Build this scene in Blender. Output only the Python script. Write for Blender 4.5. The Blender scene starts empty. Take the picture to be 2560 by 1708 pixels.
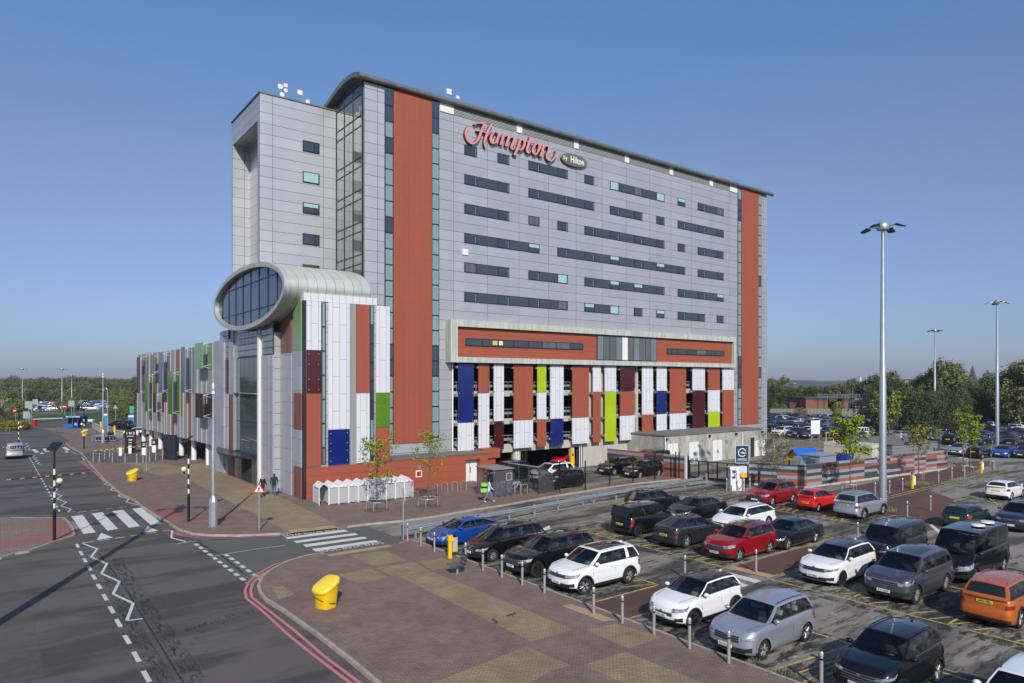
import bpy, bmesh, math, random
from mathutils import Vector, Matrix, Euler
R=math.radians; pi=math.pi
random.seed(7)
# ---------------------------------------------------------------- camera, sky, sun
S=bpy.context.scene; COL=S.collection
F=1706.;H=9.3;CX=1280.;HY=952.
cam=bpy.data.cameras.new('camera'); cob=bpy.data.objects.new('camera',cam); COL.objects.link(cob)
cam.lens=36*F/2560; cam.sensor_width=36; cam.shift_y=(HY-854)/2560; cam.clip_start=.3; cam.clip_end=6000
cob.location=(0,0,H); cob.rotation_euler=(R(90),0,0); S.camera=cob
SUN_DIR=Vector((.18*.829,-.984*.829,.559)).normalized()   # towards the sun
w=bpy.data.worlds.new('World'); S.world=w; w.use_nodes=True; nt=w.node_tree
bg=nt.nodes['Background']; sky=nt.nodes.new('ShaderNodeTexSky'); sky.sky_type='NISHITA'; sky.sun_disc=False
sky.sun_elevation=R(34); sky.sun_rotation=math.atan2(SUN_DIR.x,SUN_DIR.y); sky.altitude=0; sky.air_density=1.0; sky.dust_density=.6; sky.ozone_density=2.2

tcw=nt.nodes.new('ShaderNodeTexCoord'); sw=nt.nodes.new('ShaderNodeSeparateXYZ'); nt.links.new(tcw.outputs['Generated'],sw.inputs[0])
rw=nt.nodes.new('ShaderNodeValToRGB'); nt.links.new(sw.outputs[2],rw.inputs[0]); e=rw.color_ramp.elements
e[0].position=0; e[0].color=(.46,.54,.83,1); e[1].position=1; e[1].color=(.72,.82,.92,1)
for ps,cc in((.06,(.50,.57,.84,1)),(.27,(.86,.80,.90,1)),(.5,(.80,1.04,1.28,1))):
    k=e.new(ps); k.color=cc
mw=nt.nodes.new('ShaderNodeMix'); mw.data_type='RGBA'; mw.blend_type='MULTIPLY'; mw.inputs[0].default_value=1; nt.links.new(sky.outputs[0],mw.inputs[6]); nt.links.new(rw.outputs[0],mw.inputs[7]); nt.links.new(mw.outputs[2],bg.inputs[0]); bg.inputs[1].default_value=.118
sl=bpy.data.lights.new('sun','SUN'); sl.energy=4.3; sl.angle=R(.55); sl.color=(1,.935,.83)
so=bpy.data.objects.new('sun',sl); COL.objects.link(so); so.rotation_euler=SUN_DIR.to_track_quat('Z','Y').to_euler()
S.view_settings.view_transform='Standard'; S.view_settings.look='None'; S.view_settings.exposure=0; S.view_settings.gamma=1
S.render.engine='CYCLES'; S.cycles.max_bounces=5; S.cycles.diffuse_bounces=2; S.cycles.glossy_bounces=3; S.cycles.transmission_bounces=3; S.cycles.transparent_max_bounces=8
S.cycles.caustics_reflective=False; S.cycles.caustics_refractive=False
# ---------------------------------------------------------------- coordinates
class Frame:
    def __init__(s,P,ang):
        s.P=P; s.a=ang; s.U=(math.cos(ang),math.sin(ang)); s.V=(-math.sin(ang),math.cos(ang))
        s.pu=P[0]*s.U[0]+P[1]*s.U[1]; s.pv=P[0]*s.V[0]+P[1]*s.V[1]
    def loc(s,X,Y): return (X*s.U[0]+Y*s.U[1]-s.pu, X*s.V[0]+Y*s.V[1]-s.pv)
    def wor(s,u,v): return (s.P[0]+u*s.U[0]+v*s.V[0], s.P[1]+u*s.U[1]+v*s.V[1])
    def fr(s,x,y,d):
        t=(x-CX)/F; D=(d+s.pv)/(t*s.V[0]+s.V[1]); return (s.loc(t*D,D)[0], H+(HY-y)/F*D)
    def lf(s,x,y,c):
        t=(x-CX)/F; D=(c+s.pu)/(t*s.U[0]+s.U[1]); return (s.loc(t*D,D)[1], H+(HY-y)/F*D)
    def g(s,x,y,z=0):
        D=F*(H-z)/(y-HY); return s.loc((x-CX)/F*D,D)
def gp(x,y,z=0):
    D=F*(H-z)/(y-HY); return ((x-CX)/F*D,D)
HF=Frame((-16.1,52.7),R(37.1))
WF=Frame((-30.7,70.4),R(39.6))
def zf(ox,oy,s): return lambda x,y:(ox+x*s,oy+y*s)
z1=zf(0,850,.27421);z2=zf(0,1250,.2921);z8=zf(600,1350,.27234);z5=zf(1000,1250,.2921);z6=zf(1560,1280,.273);z7=zf(2020,1250,.29205)
z7b=zf(740,1080,.22958);z2b=zf(1200,1050,.24878);z3b=zf(1600,1030,.23599);z4b=zf(1880,850,.28936);zC=zf(400,1150,.13617)
g5=zf(1080,200,.38273);g4=zf(560,150,.35066);g3=zf(500,650,.40193);g6=zf(1080,780,.36596);gW=zf(340,840,.22321)
zS=zf(1180,1130,.12766);zE=zf(1660,1060,.12766);zT=zf(2040,980,.12758);zN=zf(200,1010,.08511);zL=zf(0,980,.1617);zR=zf(2200,960,.15319)
# ---------------------------------------------------------------- materials
def mat(name,col=(.5,.5,.5),rough=.6,metal=0,ns=0,na=0,stretch=None,bump=0,coat=0,spec=.5,emit=None,alpha=1,ns2=0,na2=0,dark=(0,0,0),ior=None,transm=0):
    m=bpy.data.materials.new(name); m.use_nodes=True; t=m.node_tree; b=t.nodes['Principled BSDF']
    b.inputs['Base Color'].default_value=(*col,1); b.inputs['Roughness'].default_value=rough; b.inputs['Metallic'].default_value=metal
    b.inputs['Specular IOR Level'].default_value=spec
    if ior: b.inputs['IOR'].default_value=ior
    if coat: b.inputs['Coat Weight'].default_value=coat; b.inputs['Coat Roughness'].default_value=.04
    if alpha<1: b.inputs['Alpha'].default_value=alpha
    if transm: b.inputs['Transmission Weight'].default_value=transm
    if emit: b.inputs['Emission Color'].default_value=(*emit[:3],1); b.inputs['Emission Strength'].default_value=emit[3]
    m['c']=b.name
    out=None
    if ns:
        out=noise_mix(m,None,ns,na,dark,stretch)
    if ns2: out=noise_mix(m,out,ns2,na2,dark,stretch)
    if bump and ns:
        bp=t.nodes.new('ShaderNodeBump'); bp.inputs['Strength'].default_value=bump; bp.inputs['Distance'].default_value=.02
        t.links.new(m.node_tree.nodes['N%g'%ns].outputs['Fac'],bp.inputs['Height']); t.links.new(bp.outputs[0],b.inputs['Normal'])
    return m
def tc(t):
    for n in t.nodes:
        if n.type=='TEX_COORD': return n.outputs['Object']
    return t.nodes.new('ShaderNodeTexCoord').outputs['Object']
def noise_mix(m,src,scale,amt,dark,stretch=None,lo=.35,hi=.65,detail=5):
    t=m.node_tree; b=t.nodes['Principled BSDF']
    n=t.nodes.new('ShaderNodeTexNoise'); n.name='N%g'%scale; n.inputs['Scale'].default_value=scale; n.inputs['Detail'].default_value=detail; n.inputs['Roughness'].default_value=.6
    mp=t.nodes.new('ShaderNodeMapping'); t.links.new(tc(t),mp.inputs[0]); t.links.new(mp.outputs[0],n.inputs['Vector'])
    if stretch: mp.inputs['Scale'].default_value=stretch
    r=t.nodes.new('ShaderNodeMapRange'); r.inputs[1].default_value=lo; r.inputs[2].default_value=hi; r.inputs[3].default_value=0; r.inputs[4].default_value=amt
    t.links.new(n.outputs['Fac'],r.inputs[0])
    x=t.nodes.new('ShaderNodeMix'); x.data_type='RGBA'; t.links.new(r.outputs[0],x.inputs[0])
    cb=b.inputs['Base Color']
    if cb.is_linked: t.links.new(cb.links[0].from_socket,x.inputs[6])
    else: x.inputs[6].default_value=cb.default_value
    x.inputs[7].default_value=(*dark,1)
    t.links.new(x.outputs[2],cb); return x
def mth(t,op,a,b=None):
    n=t.nodes.new('ShaderNodeMath'); n.operation=op
    for i,v in enumerate((a,b)):
        if v is None: continue
        if isinstance(v,(int,float)): n.inputs[i].default_value=v
        else: t.links.new(v,n.inputs[i])
    return n.outputs[0]
def joints(m,rules,col,bump=True):
    """rules: list of (axis, pitch, offset, width) straight joints in object space"""
    t=m.node_tree; b=t.nodes['Principled BSDF']; sx=t.nodes.new('ShaderNodeSeparateXYZ'); t.links.new(tc(t),sx.inputs[0])
    tot=None
    for ax,p,o,wd in rules:
        f=mth(t,'FRACT',mth(t,'DIVIDE',mth(t,'SUBTRACT',sx.outputs[ax],o-wd/2),p))
        l=mth(t,'LESS_THAN',f,wd/p); tot=l if tot is None else mth(t,'MAXIMUM',tot,l)
    x=t.nodes.new('ShaderNodeMix'); x.data_type='RGBA'; t.links.new(tot,x.inputs[0]); cb=b.inputs['Base Color']
    if cb.is_linked: t.links.new(cb.links[0].from_socket,x.inputs[6])
    else: x.inputs[6].default_value=cb.default_value
    x.inputs[7].default_value=(*col,1); t.links.new(x.outputs[2],cb); return m
def bricks(m,vec,bw,rh,mort,mc,off=.5,c2=None,rot=0,bias=0,freq=2,loc=(0,0,0)):
    """brick pattern; vec: 'uz' 'vz' 'zu' 'zv' 'uv'"""
    t=m.node_tree; b=t.nodes['Principled BSDF']; sx=t.nodes.new('ShaderNodeSeparateXYZ'); t.links.new(tc(t),sx.inputs[0])
    cx=t.nodes.new('ShaderNodeCombineXYZ'); k={'u':0,'v':1,'z':2}
    t.links.new(sx.outputs[k[vec[0]]],cx.inputs[0]); t.links.new(sx.outputs[k[vec[1]]],cx.inputs[1])
    mp=t.nodes.new('ShaderNodeMapping'); mp.inputs['Rotation'].default_value=(0,0,rot); mp.inputs['Location'].default_value=loc; t.links.new(cx.outputs[0],mp.inputs[0])
    br=t.nodes.new('ShaderNodeTexBrick'); t.links.new(mp.outputs[0],br.inputs[0]); br.offset=off; br.offset_frequency=freq
    br.inputs['Scale'].default_value=1; br.inputs['Brick Width'].default_value=bw; br.inputs['Row Height'].default_value=rh; br.inputs['Mortar Size'].default_value=mort; br.inputs['Mortar Smooth'].default_value=.1; br.inputs['Bias'].default_value=bias
    cb=b.inputs['Base Color']; c=cb.default_value[:3]; c2=c2 or tuple(x*.86 for x in c)
    if cb.is_linked:
        t.links.new(cb.links[0].from_socket,br.inputs['Color1']); 
        x=t.nodes.new('ShaderNodeMix'); x.data_type='RGBA'; x.blend_type='MULTIPLY'; x.inputs[0].default_value=1; t.links.new(cb.links[0].from_socket,x.inputs[6]); x.inputs[7].default_value=(*[c2[i]/max(c[i],1e-3) for i in range(3)],1); t.links.new(x.outputs[2],br.inputs['Color2'])
    else: br.inputs['Color1'].default_value=(*c,1); br.inputs['Color2'].default_value=(*c2,1)
    br.inputs['Mortar'].default_value=(*mc,1); t.links.new(br.outputs[0],cb)
    bp=t.nodes.new('ShaderNodeBump'); bp.inputs['Strength'].default_value=.3; bp.inputs['Distance'].default_value=.01; bp.invert=True
    t.links.new(br.outputs['Fac'],bp.inputs['Height']); t.links.new(bp.outputs[0],b.inputs['Normal']); return m
DK=(.012,.013,.016)
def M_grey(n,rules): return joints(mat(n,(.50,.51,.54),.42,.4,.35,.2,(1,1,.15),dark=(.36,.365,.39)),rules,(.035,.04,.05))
def G2(n,vec,bw,off): 
    m=mat(n,(.56,.57,.60),.46,.5,.35,.3,(1,1,.12),dark=(.41,.415,.445),ns2=.06,na2=.15); return bricks(m,vec,bw,.9283,.016,(.05,.055,.065),off=0,c2=(.50,.51,.54),loc=(-off,-.0878,0))
m_grey_f=G2('grey_panel_front','uz',3.875,3.575)
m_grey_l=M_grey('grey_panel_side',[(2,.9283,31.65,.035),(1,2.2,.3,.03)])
m_grey_t=G2('tower_panel','uz',4.6,.33)
m_white=bricks(mat('white_panel',(.67,.675,.71),.45,0,.6,.28,(1,1,.12),dark=(.5,.5,.54)),'zu',2.75,.58,.014,(.2,.2,.23),c2=(.64,.65,.7))
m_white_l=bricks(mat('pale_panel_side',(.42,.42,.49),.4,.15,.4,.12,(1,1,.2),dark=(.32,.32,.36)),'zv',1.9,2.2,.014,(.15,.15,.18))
ORC=(.315,.078,.042)
m_or=bricks(mat('terracotta_panel',ORC,.62,0,.7,.4,(1,1,.15),dark=(.26,.06,.032)),'zu',2.7,.55,.01,(.16,.045,.03),c2=(.33,.08,.04))
m_or_h=bricks(mat('terracotta_panel_long',ORC,.62,0,.5,.2,(.2,1,1),dark=(.27,.065,.034)),'uz',6.1,.62,.012,(.14,.04,.025),c2=(.34,.082,.04))
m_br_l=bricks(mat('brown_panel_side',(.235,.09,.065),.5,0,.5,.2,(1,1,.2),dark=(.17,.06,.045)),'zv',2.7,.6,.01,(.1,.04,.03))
m_frame=mat('dark_frame',(.018,.024,.032),.4,0)
m_glass=mat('dark_glass',(.03,.04,.052),.06,0,spec=.9,ior=1.65)
m_spand=mat('dark_spandrel',(.05,.062,.08),.18,0,.3,.25,dark=(.035,.045,.06),spec=.7)
m_blue_g=mat('blue_glass',(.045,.06,.09),.07,0,spec=.9,ior=1.6,ns=.25,na=.4,dark=(.02,.03,.05))
m_teal=mat('teal_glass',(.20,.31,.31),.12,0,.3,.25,dark=(.13,.21,.22),spec=.8,ior=1.6)
m_blind=mat('pale_blind_pane',(.34,.52,.5),.2,0,spec=.7)
m_curt=mat('curtained_pane',(.12,.14,.15),.2,0,6,.5,(1,1,.05),dark=(.04,.05,.06),spec=.7)
m_slot=mat('stair_glass',(.16,.17,.165),.05,0,.5,.3,dark=(.09,.1,.1),spec=.9,ior=1.7)
m_patina=mat('patina_metal',(.52,.55,.50),.5,.15,1.5,.35,(1,1,.4),dark=(.2,.24,.22),ns2=7,na2=.35)
m_patina2=mat('streaked_frame',(.52,.55,.5),.6,0,2.5,.6,(2,2,.12),dark=(.24,.27,.24))
m_roof=mat('weathered_roof_metal',(.22,.235,.22),.45,.4,1.2,.5,dark=(.1,.115,.11))
m_drum=bricks(mat('drum_metal',(.60,.63,.58),.42,.3,.8,.3,dark=(.44,.48,.44)),'uz',.75,30,.02,(.2,.23,.21))
m_dblue=mat('blue_glass_panel',(.006,.02,.16),.12,0,.6,.4,dark=(.004,.008,.06),spec=.8)
m_dred=mat('dark_red_glass_panel',(.07,.006,.012),.12,0,.6,.4,dark=(.025,.004,.006),spec=.8)
m_burg=mat('burgundy_panel',(.05,.014,.018),.3,0,spec=.6)
m_lime=mat('lime_glass_panel',(.40,.52,.01),.2,0,.5,.35,dark=(.22,.34,.008),spec=.6)
m_green=mat('green_glass_panel',(.09,.23,.012),.15,0,.5,.5,dark=(.05,.16,.01),spec=.7)
m_green2=mat('pale_green_panel',(.2,.34,.16),.3,0,.5,.3,dark=(.12,.25,.09),spec=.6)
m_conc=mat('cream_concrete',(.50,.48,.42),.85,0,1.2,.5,(1,1,.4),dark=(.33,.32,.28),ns2=9,na2=.25,bump=.3)
m_conc_st=mat('stained_concrete',(.55,.54,.49),.9,0,.9,.75,(1,1,.35),dark=(.2,.2,.17),ns2=4,na2=.5)
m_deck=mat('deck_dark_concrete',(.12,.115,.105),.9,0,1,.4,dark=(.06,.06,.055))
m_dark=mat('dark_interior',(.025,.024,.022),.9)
m_galv=mat('galvanised_steel',(.42,.47,.52),.42,.55,3,.35,dark=(.25,.29,.33))
m_steel=mat('stainless_steel',(.56,.55,.54),.38,.6,8,.2,(1,1,.1),dark=(.4,.4,.4))
m_black=mat('black_paint',(.008,.008,.009),.4)
m_whitep=mat('white_paint',(.75,.75,.74),.45,0,2,.12,dark=(.55,.55,.53))
m_red=mat('red_paint',(.5,.012,.012),.4)
m_blue=mat('blue_paint',(.01,.06,.3),.4)
m_yel=mat('yellow_plastic',(.80,.50,.008),.4,0,2,.15,dark=(.6,.36,.01))
# ---------------------------------------------------------------- mesh builder
class MB:
    def __init__(s): s.v=[];s.f=[];s.m=[]
    def add(s,vs,fs,m=0,mx=None):
        o=len(s.v)
        if mx is not None: vs=[tuple(mx@Vector(p)) for p in vs]
        s.v+=[tuple(p) for p in vs]; s.f+=[tuple(i+o for i in f) for f in fs]; s.m+=[m]*len(fs)
        return s
    def box(s,a,b,m=0,mx=None):
        x0,y0,z0=a;x1,y1,z1=b
        return s.add([(x0,y0,z0),(x1,y0,z0),(x1,y1,z0),(x0,y1,z0),(x0,y0,z1),(x1,y0,z1),(x1,y1,z1),(x0,y1,z1)],[(0,3,2,1),(4,5,6,7),(0,1,5,4),(1,2,6,5),(2,3,7,6),(3,0,4,7)],m,mx)
    def quad(s,a,b,c,d,m=0): return s.add([a,b,c,d],[(0,1,2,3)],m)
    def prism(s,pts,z0,z1,m=0,mx=None):
        n=len(pts); ar=sum(pts[i][0]*pts[(i+1)%n][1]-pts[(i+1)%n][0]*pts[i][1] for i in range(n))
        if ar<0: pts=pts[::-1]
        return s.add([(x,y,z0) for x,y in pts]+[(x,y,z1) for x,y in pts],[tuple(range(n))[::-1],tuple(range(n,2*n))]+[(i,(i+1)%n,n+(i+1)%n,n+i) for i in range(n)],m,mx)
    def tube(s,p0,p1,r0,r1=None,n=8,m=0,caps=True):
        p0=Vector(p0);p1=Vector(p1);r1=r0 if r1 is None else r1; d=(p1-p0)
        if d.length<1e-6: return s
        q=d.to_track_quat('Z','Y'); vs=[]
        for p,r in((p0,r0),(p1,r1)):
            for i in range(n): vs.append(p+q@Vector((r*math.cos(2*pi*i/n),r*math.sin(2*pi*i/n),0)))
        fs=[(i,(i+1)%n,n+(i+1)%n,n+i) for i in range(n)]
        if caps: fs+=[tuple(range(n))[::-1],tuple(range(n,2*n))]
        return s.add(vs,fs,m)
    def path(s,pts,r,n=6,m=0):
        for a,b in zip(pts[:-1],pts[1:]): s.tube(a,b,r,r,n,m)
        return s
    def sph(s,c,r,m=0,nu=12,nv=8,sc=(1,1,1),top=1,bot=-1):
        vs=[];fs=[]
        for j in range(nv+1):
            th=math.acos(max(-1,min(1,top+(bot-top)*j/nv))) if False else (math.acos(top)+(math.acos(bot)-math.acos(top))*j/nv)
            for i in range(nu): vs.append((c[0]+r*sc[0]*math.sin(th)*math.cos(2*pi*i/nu),c[1]+r*sc[1]*math.sin(th)*math.sin(2*pi*i/nu),c[2]+r*sc[2]*math.cos(th)))
        for j in range(nv):
            for i in range(nu): fs.append((j*nu+i,(j+1)*nu+i,(j+1)*nu+(i+1)%nu,j*nu+(i+1)%nu))
        return s.add(vs,fs,m)
    def lathe(s,prof,n=12,m=0,mx=None):
        vs=[];fs=[]
        for r,z in prof:
            for i in range(n): vs.append((r*math.cos(2*pi*i/n),r*math.sin(2*pi*i/n),z))
        for j in range(len(prof)-1):
            for i in range(n): fs.append((j*n+i,j*n+(i+1)%n,(j+1)*n+(i+1)%n,(j+1)*n+i))
        return s.add(vs,fs,m,mx)
    def build(s,name,mats,parent=None,loc=None,rz=None,smooth=0,rot=None,**pr):
        me=bpy.data.meshes.new(name); me.from_pydata(s.v,[],s.f)
        if not isinstance(mats,(list,tuple)): mats=[mats]
        for x in mats: me.materials.append(x)
        if len(mats)>1: me.polygons.foreach_set('material_index',s.m)
        if smooth:
            me.polygons.foreach_set('use_smooth',[True]*len(me.polygons)); me.set_sharp_from_angle(angle=R(smooth))
        me.update()
        o=bpy.data.objects.new(name,me); COL.objects.link(o)
        if parent is not None: o.parent=parent
        if loc: o.location=loc
        if rz is not None: o.rotation_euler=(0,0,rz)
        if rot: o.rotation_euler=rot
        for k,v in pr.items(): o[k]=v
        return o
def thing(name,label,cat,loc=(0,0,0),rz=0,group=None):
    o=bpy.data.objects.new(name,None); COL.objects.link(o); o.location=loc; o.rotation_euler=(0,0,rz); o.empty_display_size=.2
    o['label']=label; o['category']=cat
    if group: o['group']=group
    return o
def tag(o,label,cat,group=None):
    o['label']=label; o['category']=cat
    if group: o['group']=group
    return o
def dup(o,loc=None,rz=None,parent=None,label=None,group=None):
    c=o.copy(); COL.objects.link(c)
    if parent is not None: c.parent=parent
    if loc is not None: c.location=loc
    if rz is not None: c.rotation_euler=(0,0,rz)
    if label: c['label']=label
    if group: c['group']=group
    for ch in o.children: dup(ch,parent=c)
    return c
_tx={}
def text(s,size=1.,depth=.0,align='CENTER',bold=0):
    k=(s,size,depth,align,bold)
    if k in _tx: return _tx[k]
    c=bpy.data.curves.new('t','FONT'); c.body=s; c.size=size; c.extrude=depth/2; c.align_x=align; c.align_y='CENTER'; c.resolution_u=2; c.offset=bold
    o=bpy.data.objects.new('t',c); COL.objects.link(o); bpy.context.view_layer.update()
    me=bpy.data.meshes.new_from_object(o.evaluated_get(bpy.context.evaluated_depsgraph_get()))
    r=([tuple(v.co) for v in me.vertices],[tuple(p.vertices) for p in me.polygons])
    bpy.data.objects.remove(o); bpy.data.meshes.remove(me); bpy.data.curves.remove(c); _tx[k]=r; return r
def axes(o,x,y,z):
    return Matrix(((x[0],y[0],z[0],o[0]),(x[1],y[1],z[1],o[1]),(x[2],y[2],z[2],o[2]),(0,0,0,1)))
FX=lambda u,v,z:axes((u,v,z),(1,0,0),(0,0,1),(0,-1,0))     # text plane on a wall facing -v
LX=lambda u,v,z:axes((u,v,z),(0,-1,0),(0,0,1),(-1,0,0))    # text plane on a wall facing -u
# ================================================================= GROUND (in the hotel frame)
GK=dict(loc=(*HF.P,0),rz=HF.a,kind='structure')
def hg(zfun,pts): return [HF.g(*zfun(x,y)) for x,y in pts]
def hw(pts): return [HF.loc(x,y) for x,y in pts]
def sheet(name,pts,z,m,**k):
    b=MB(); b.add([(x,y,z) for x,y in pts],[tuple(range(len(pts)))]); kk=dict(GK); kk.update(k); return b.build(name,m,**kk)
def asph(name,c,stains,rough=.85):
    m=mat(name,c,rough,0,.12,.5,dark=tuple(x*.72 for x in c),ns2=9,na2=.3); 
    if stains: noise_mix(m,None,.33,stains,tuple(x*.22 for x in c),(.3,1.3,1),.47,.58,8); noise_mix(m,None,1.7,.35,tuple(x*.5 for x in c),(.5,1.2,1),.55,.7,6)
    t=m.node_tree; n=t.nodes.new('ShaderNodeTexNoise'); n.inputs['Scale'].default_value=60; n.inputs['Detail'].default_value=3
    t.links.new(tc(t),n.inputs['Vector']); x=t.nodes.new('ShaderNodeMix'); x.data_type='RGBA'; x.blend_type='MULTIPLY'; x.inputs[0].default_value=.5
    cb=t.nodes['Principled BSDF'].inputs['Base Color']; t.links.new(cb.links[0].from_socket,x.inputs[6]); t.links.new(n.outputs['Fac'],x.inputs[7]); 
    g=t.nodes.new('ShaderNodeMix'); g.data_type='RGBA'; g.blend_type='ADD'; t.links.new(x.outputs[2],g.inputs[6]); g.inputs[0].default_value=.25; t.links.new(cb.links[0].from_socket,g.inputs[7]); t.links.new(g.outputs[2],cb)
    return m
m_road=asph('road_asphalt',(.116,.104,.097),.6)
m_road2=asph('new_asphalt',(.118,.116,.108),.15)
m_lot=asph('lot_asphalt',(.26,.238,.21),.97)
m_lot2=asph('far_lot_asphalt',(.15,.145,.135),.6)
m_brown=asph('brown_walkway',(.12,.062,.05),.3)
m_grass=mat('grass',(.055,.085,.018),.95,0,.4,.6,dark=(.03,.055,.012),ns2=5,na2=.4)
m_pave=bricks(mat('brick_paving',(.30,.212,.162),.8,0,.3,.6,dark=(.20,.135,.115),ns2=1.6,na2=.4),'uv',.24,.12,.009,(.10,.07,.06),c2=(.23,.168,.14),rot=R(45))
m_pave_t=bricks(mat('tan_brick_paving',(.40,.30,.175),.8,0,.3,.6,dark=(.28,.20,.115),ns2=1.6,na2=.4),'uv',.24,.12,.009,(.14,.105,.07),c2=(.33,.25,.155),rot=R(45))
m_tact=mat('tactile_paving',(.42,.31,.16),.8,0,4,.3,dark=(.3,.22,.11))
m_redb=mat('red_blister_paving',(.30,.115,.095),.8,0,1.5,.4,dark=(.2,.085,.07))
m_kerb=mat('kerb_stone',(.40,.345,.29),.85,0,2.5,.6,(1,1,1),dark=(.2,.18,.15))
m_line=mat('road_line_white',(.66,.66,.63),.7,0,3,.35,dark=(.3,.3,.29),ns2=25,na2=.3)
def worn(name,c,a,lo=.42,hi=.56,st=None):
    m=mat(name,c,.7,0); t=m.node_tree; n=t.nodes.new('ShaderNodeTexNoise'); n.inputs['Scale'].default_value=1.6; n.inputs['Detail'].default_value=9; n.inputs['Roughness'].default_value=.75
    mp=t.nodes.new('ShaderNodeMapping'); mp.inputs['Scale'].default_value=st or (1,1,1); t.links.new(tc(t),mp.inputs[0]); t.links.new(mp.outputs[0],n.inputs['Vector']); r=t.nodes.new('ShaderNodeMapRange'); r.inputs[1].default_value=lo; r.inputs[2].default_value=hi; r.inputs[3].default_value=a; r.inputs[4].default_value=0
    t.links.new(n.outputs['Fac'],r.inputs[0]); t.links.new(r.outputs[0],t.nodes['Principled BSDF'].inputs['Alpha']); return m
m_lw=worn('worn_white_line',(.6,.6,.57),.95)
m_ly=worn('worn_yellow_line',(.57,.45,.12),.85,.48,.66)
m_lp=worn('pink_red_line',(.55,.19,.2),.95,.6,.8)
m_cw=mat('crossing_white',(.68,.67,.64),.7,0,1.5,.35,dark=(.42,.41,.39),ns2=20,na2=.2)
sheet('ground',hw([(-3000,-200),(3000,-200),(3000,4200),(-3000,4200)]),-.03,m_grass)
sheet('road',hw([(-140,4),(60,4),(60,60),(-20,150),(-60,175),(-100,160),(-140,120)]),0,m_road)
lot=[(-1.2,-10.8),(.3,-16.2),(.55,-60),(75,-60),(150,-28),(185,45),(110,110),(60,45),(66.5,8),(55,0),(40,0),(10,2.5),(9,-9)]
sheet('parking_lot',[(0.0,-16.0),(.5,-60),(100,-75),(200,-40),(200,60),(120,130),(66,60),(66,2.5),(8,2.5),(8,-10.6),(0,-10.7)],.004,m_lot)
sheet('service_road',[HF.g(*p) for p in [(700,1337),(640,1344),(560,1350),(500,1347),(600,1440),(640,1478),(665,1440),(720,1402),(790,1384),(900,1374),(1020,1350),(1020,1349)]]+[(9,-16),(36,-16),(36,-10),(8,-10.6),(0,-10.7)],.0035,m_road2)
PZ=.11
def slab(name,pts,m,z=PZ,**k):
    b=MB(); b.prism(pts,-.02,z); kk=dict(GK); kk.update(k); return b.build(name,m,**kk)
def strip(b,pts,w,z,m=0,off=0,h=None):
    """ribbon of width w along pts (2-D), mitred"""
    n=len(pts); L=[];Q=[]
    for i in range(n):
        a=Vector(pts[max(i-1,0)]);c=Vector(pts[min(i+1,n-1)]);p=Vector(pts[i]); d=(c-a).normalized(); nr=Vector((-d.y,d.x))
        L.append(p+nr*(off-w/2)); Q.append(p+nr*(off+w/2))
    for i in range(n-1):
        if h is None: b.quad((*L[i],z),(*L[i+1],z),(*Q[i+1],z),(*Q[i],z),m)
        else: 
            A=[L[i],L[i+1],Q[i+1],Q[i]]; b.prism([tuple(p) for p in A],z,h,m)
def kerb(pts,m=None,zt=.122,w=.13,name='kerb'):
    b=MB(); strip(b,pts,w,-.02,0,0,zt); return b.build(name,m or m_kerb,**GK)
# pavement in front of the hotel
kA=[(120,1078),(150,1086),(168,1098),(172,1104),(164.5,1108),(176,1118),(203,1132.5),(219,1151.6),(263,1201),(301.6,1234),(336,1250),(356,1266),(385,1285),(415,1302),(447,1323),(482,1333),(526,1337),(590,1337.5),(663,1335),(700,1333)]
kA=[HF.g(*p,.1) for p in kA]; kA2=[HF.g(x,y,.1) for x,y in [(868,1316),(919,1309.2),(1008,1301),(1084,1290.5),(1176,1274.5),(1260,1262),(1374,1241.2),(1498,1221.2),(1585,1208.5),(1700,1197)]]
kA2[0]=(kA2[0][0],kA2[0][1]); kerb(kA[4:]); kerb(kA2); 
slab('pavement',kA+[kA2[0]]+kA2+[(32.5,-7),(18,-9),(16.5,-1),(15,3),(15,90),(-10,90)],m_pave)
kB=[(1060,1770),(948.6,1708),(872,1644),(790.6,1581.5),(709,1524),(665,1497),(651,1480.7),(646,1464),(655.5,1442.6),(681.7,1421),(722.6,1402),(763,1389.5),(790.6,1384.5),(812,1383.5)]
kB=[HF.loc(2.0,12.6)]+[HF.g(*p,.1) for p in kB[1:]]; kerb(kB)
kB2=[HF.g(*p,.1) for p in [(1000,1358),(1020,1349)]]+[(.35,-18),(.38,-24),(.45,-30),(.5,-38),(.6,-42),(.75,-55)]; kerb(kB2,w=.12,zt=.118)
slab('pavement',kB+kB2+[(-2,-60)],m_pave)
# traffic island on the left
kC=[HF.g(*z2(x,y),.1) for x,y in [(-900,560),(0,495),(120,455),(240,435),(480,350),(635,300),(625,250),(585,190),(540,152),(300,155),(100,150),(-900,140)]]
kerb(kC[1:-1],w=.14); slab('pavement',kC,m_pave)
kD=[HF.g(*z1(x,y),.1) for x,y in [(-700,960),(60,1000),(150,1035),(232,1030),(225,995),(170,990),(60,985),(-700,900)]]; 
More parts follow.
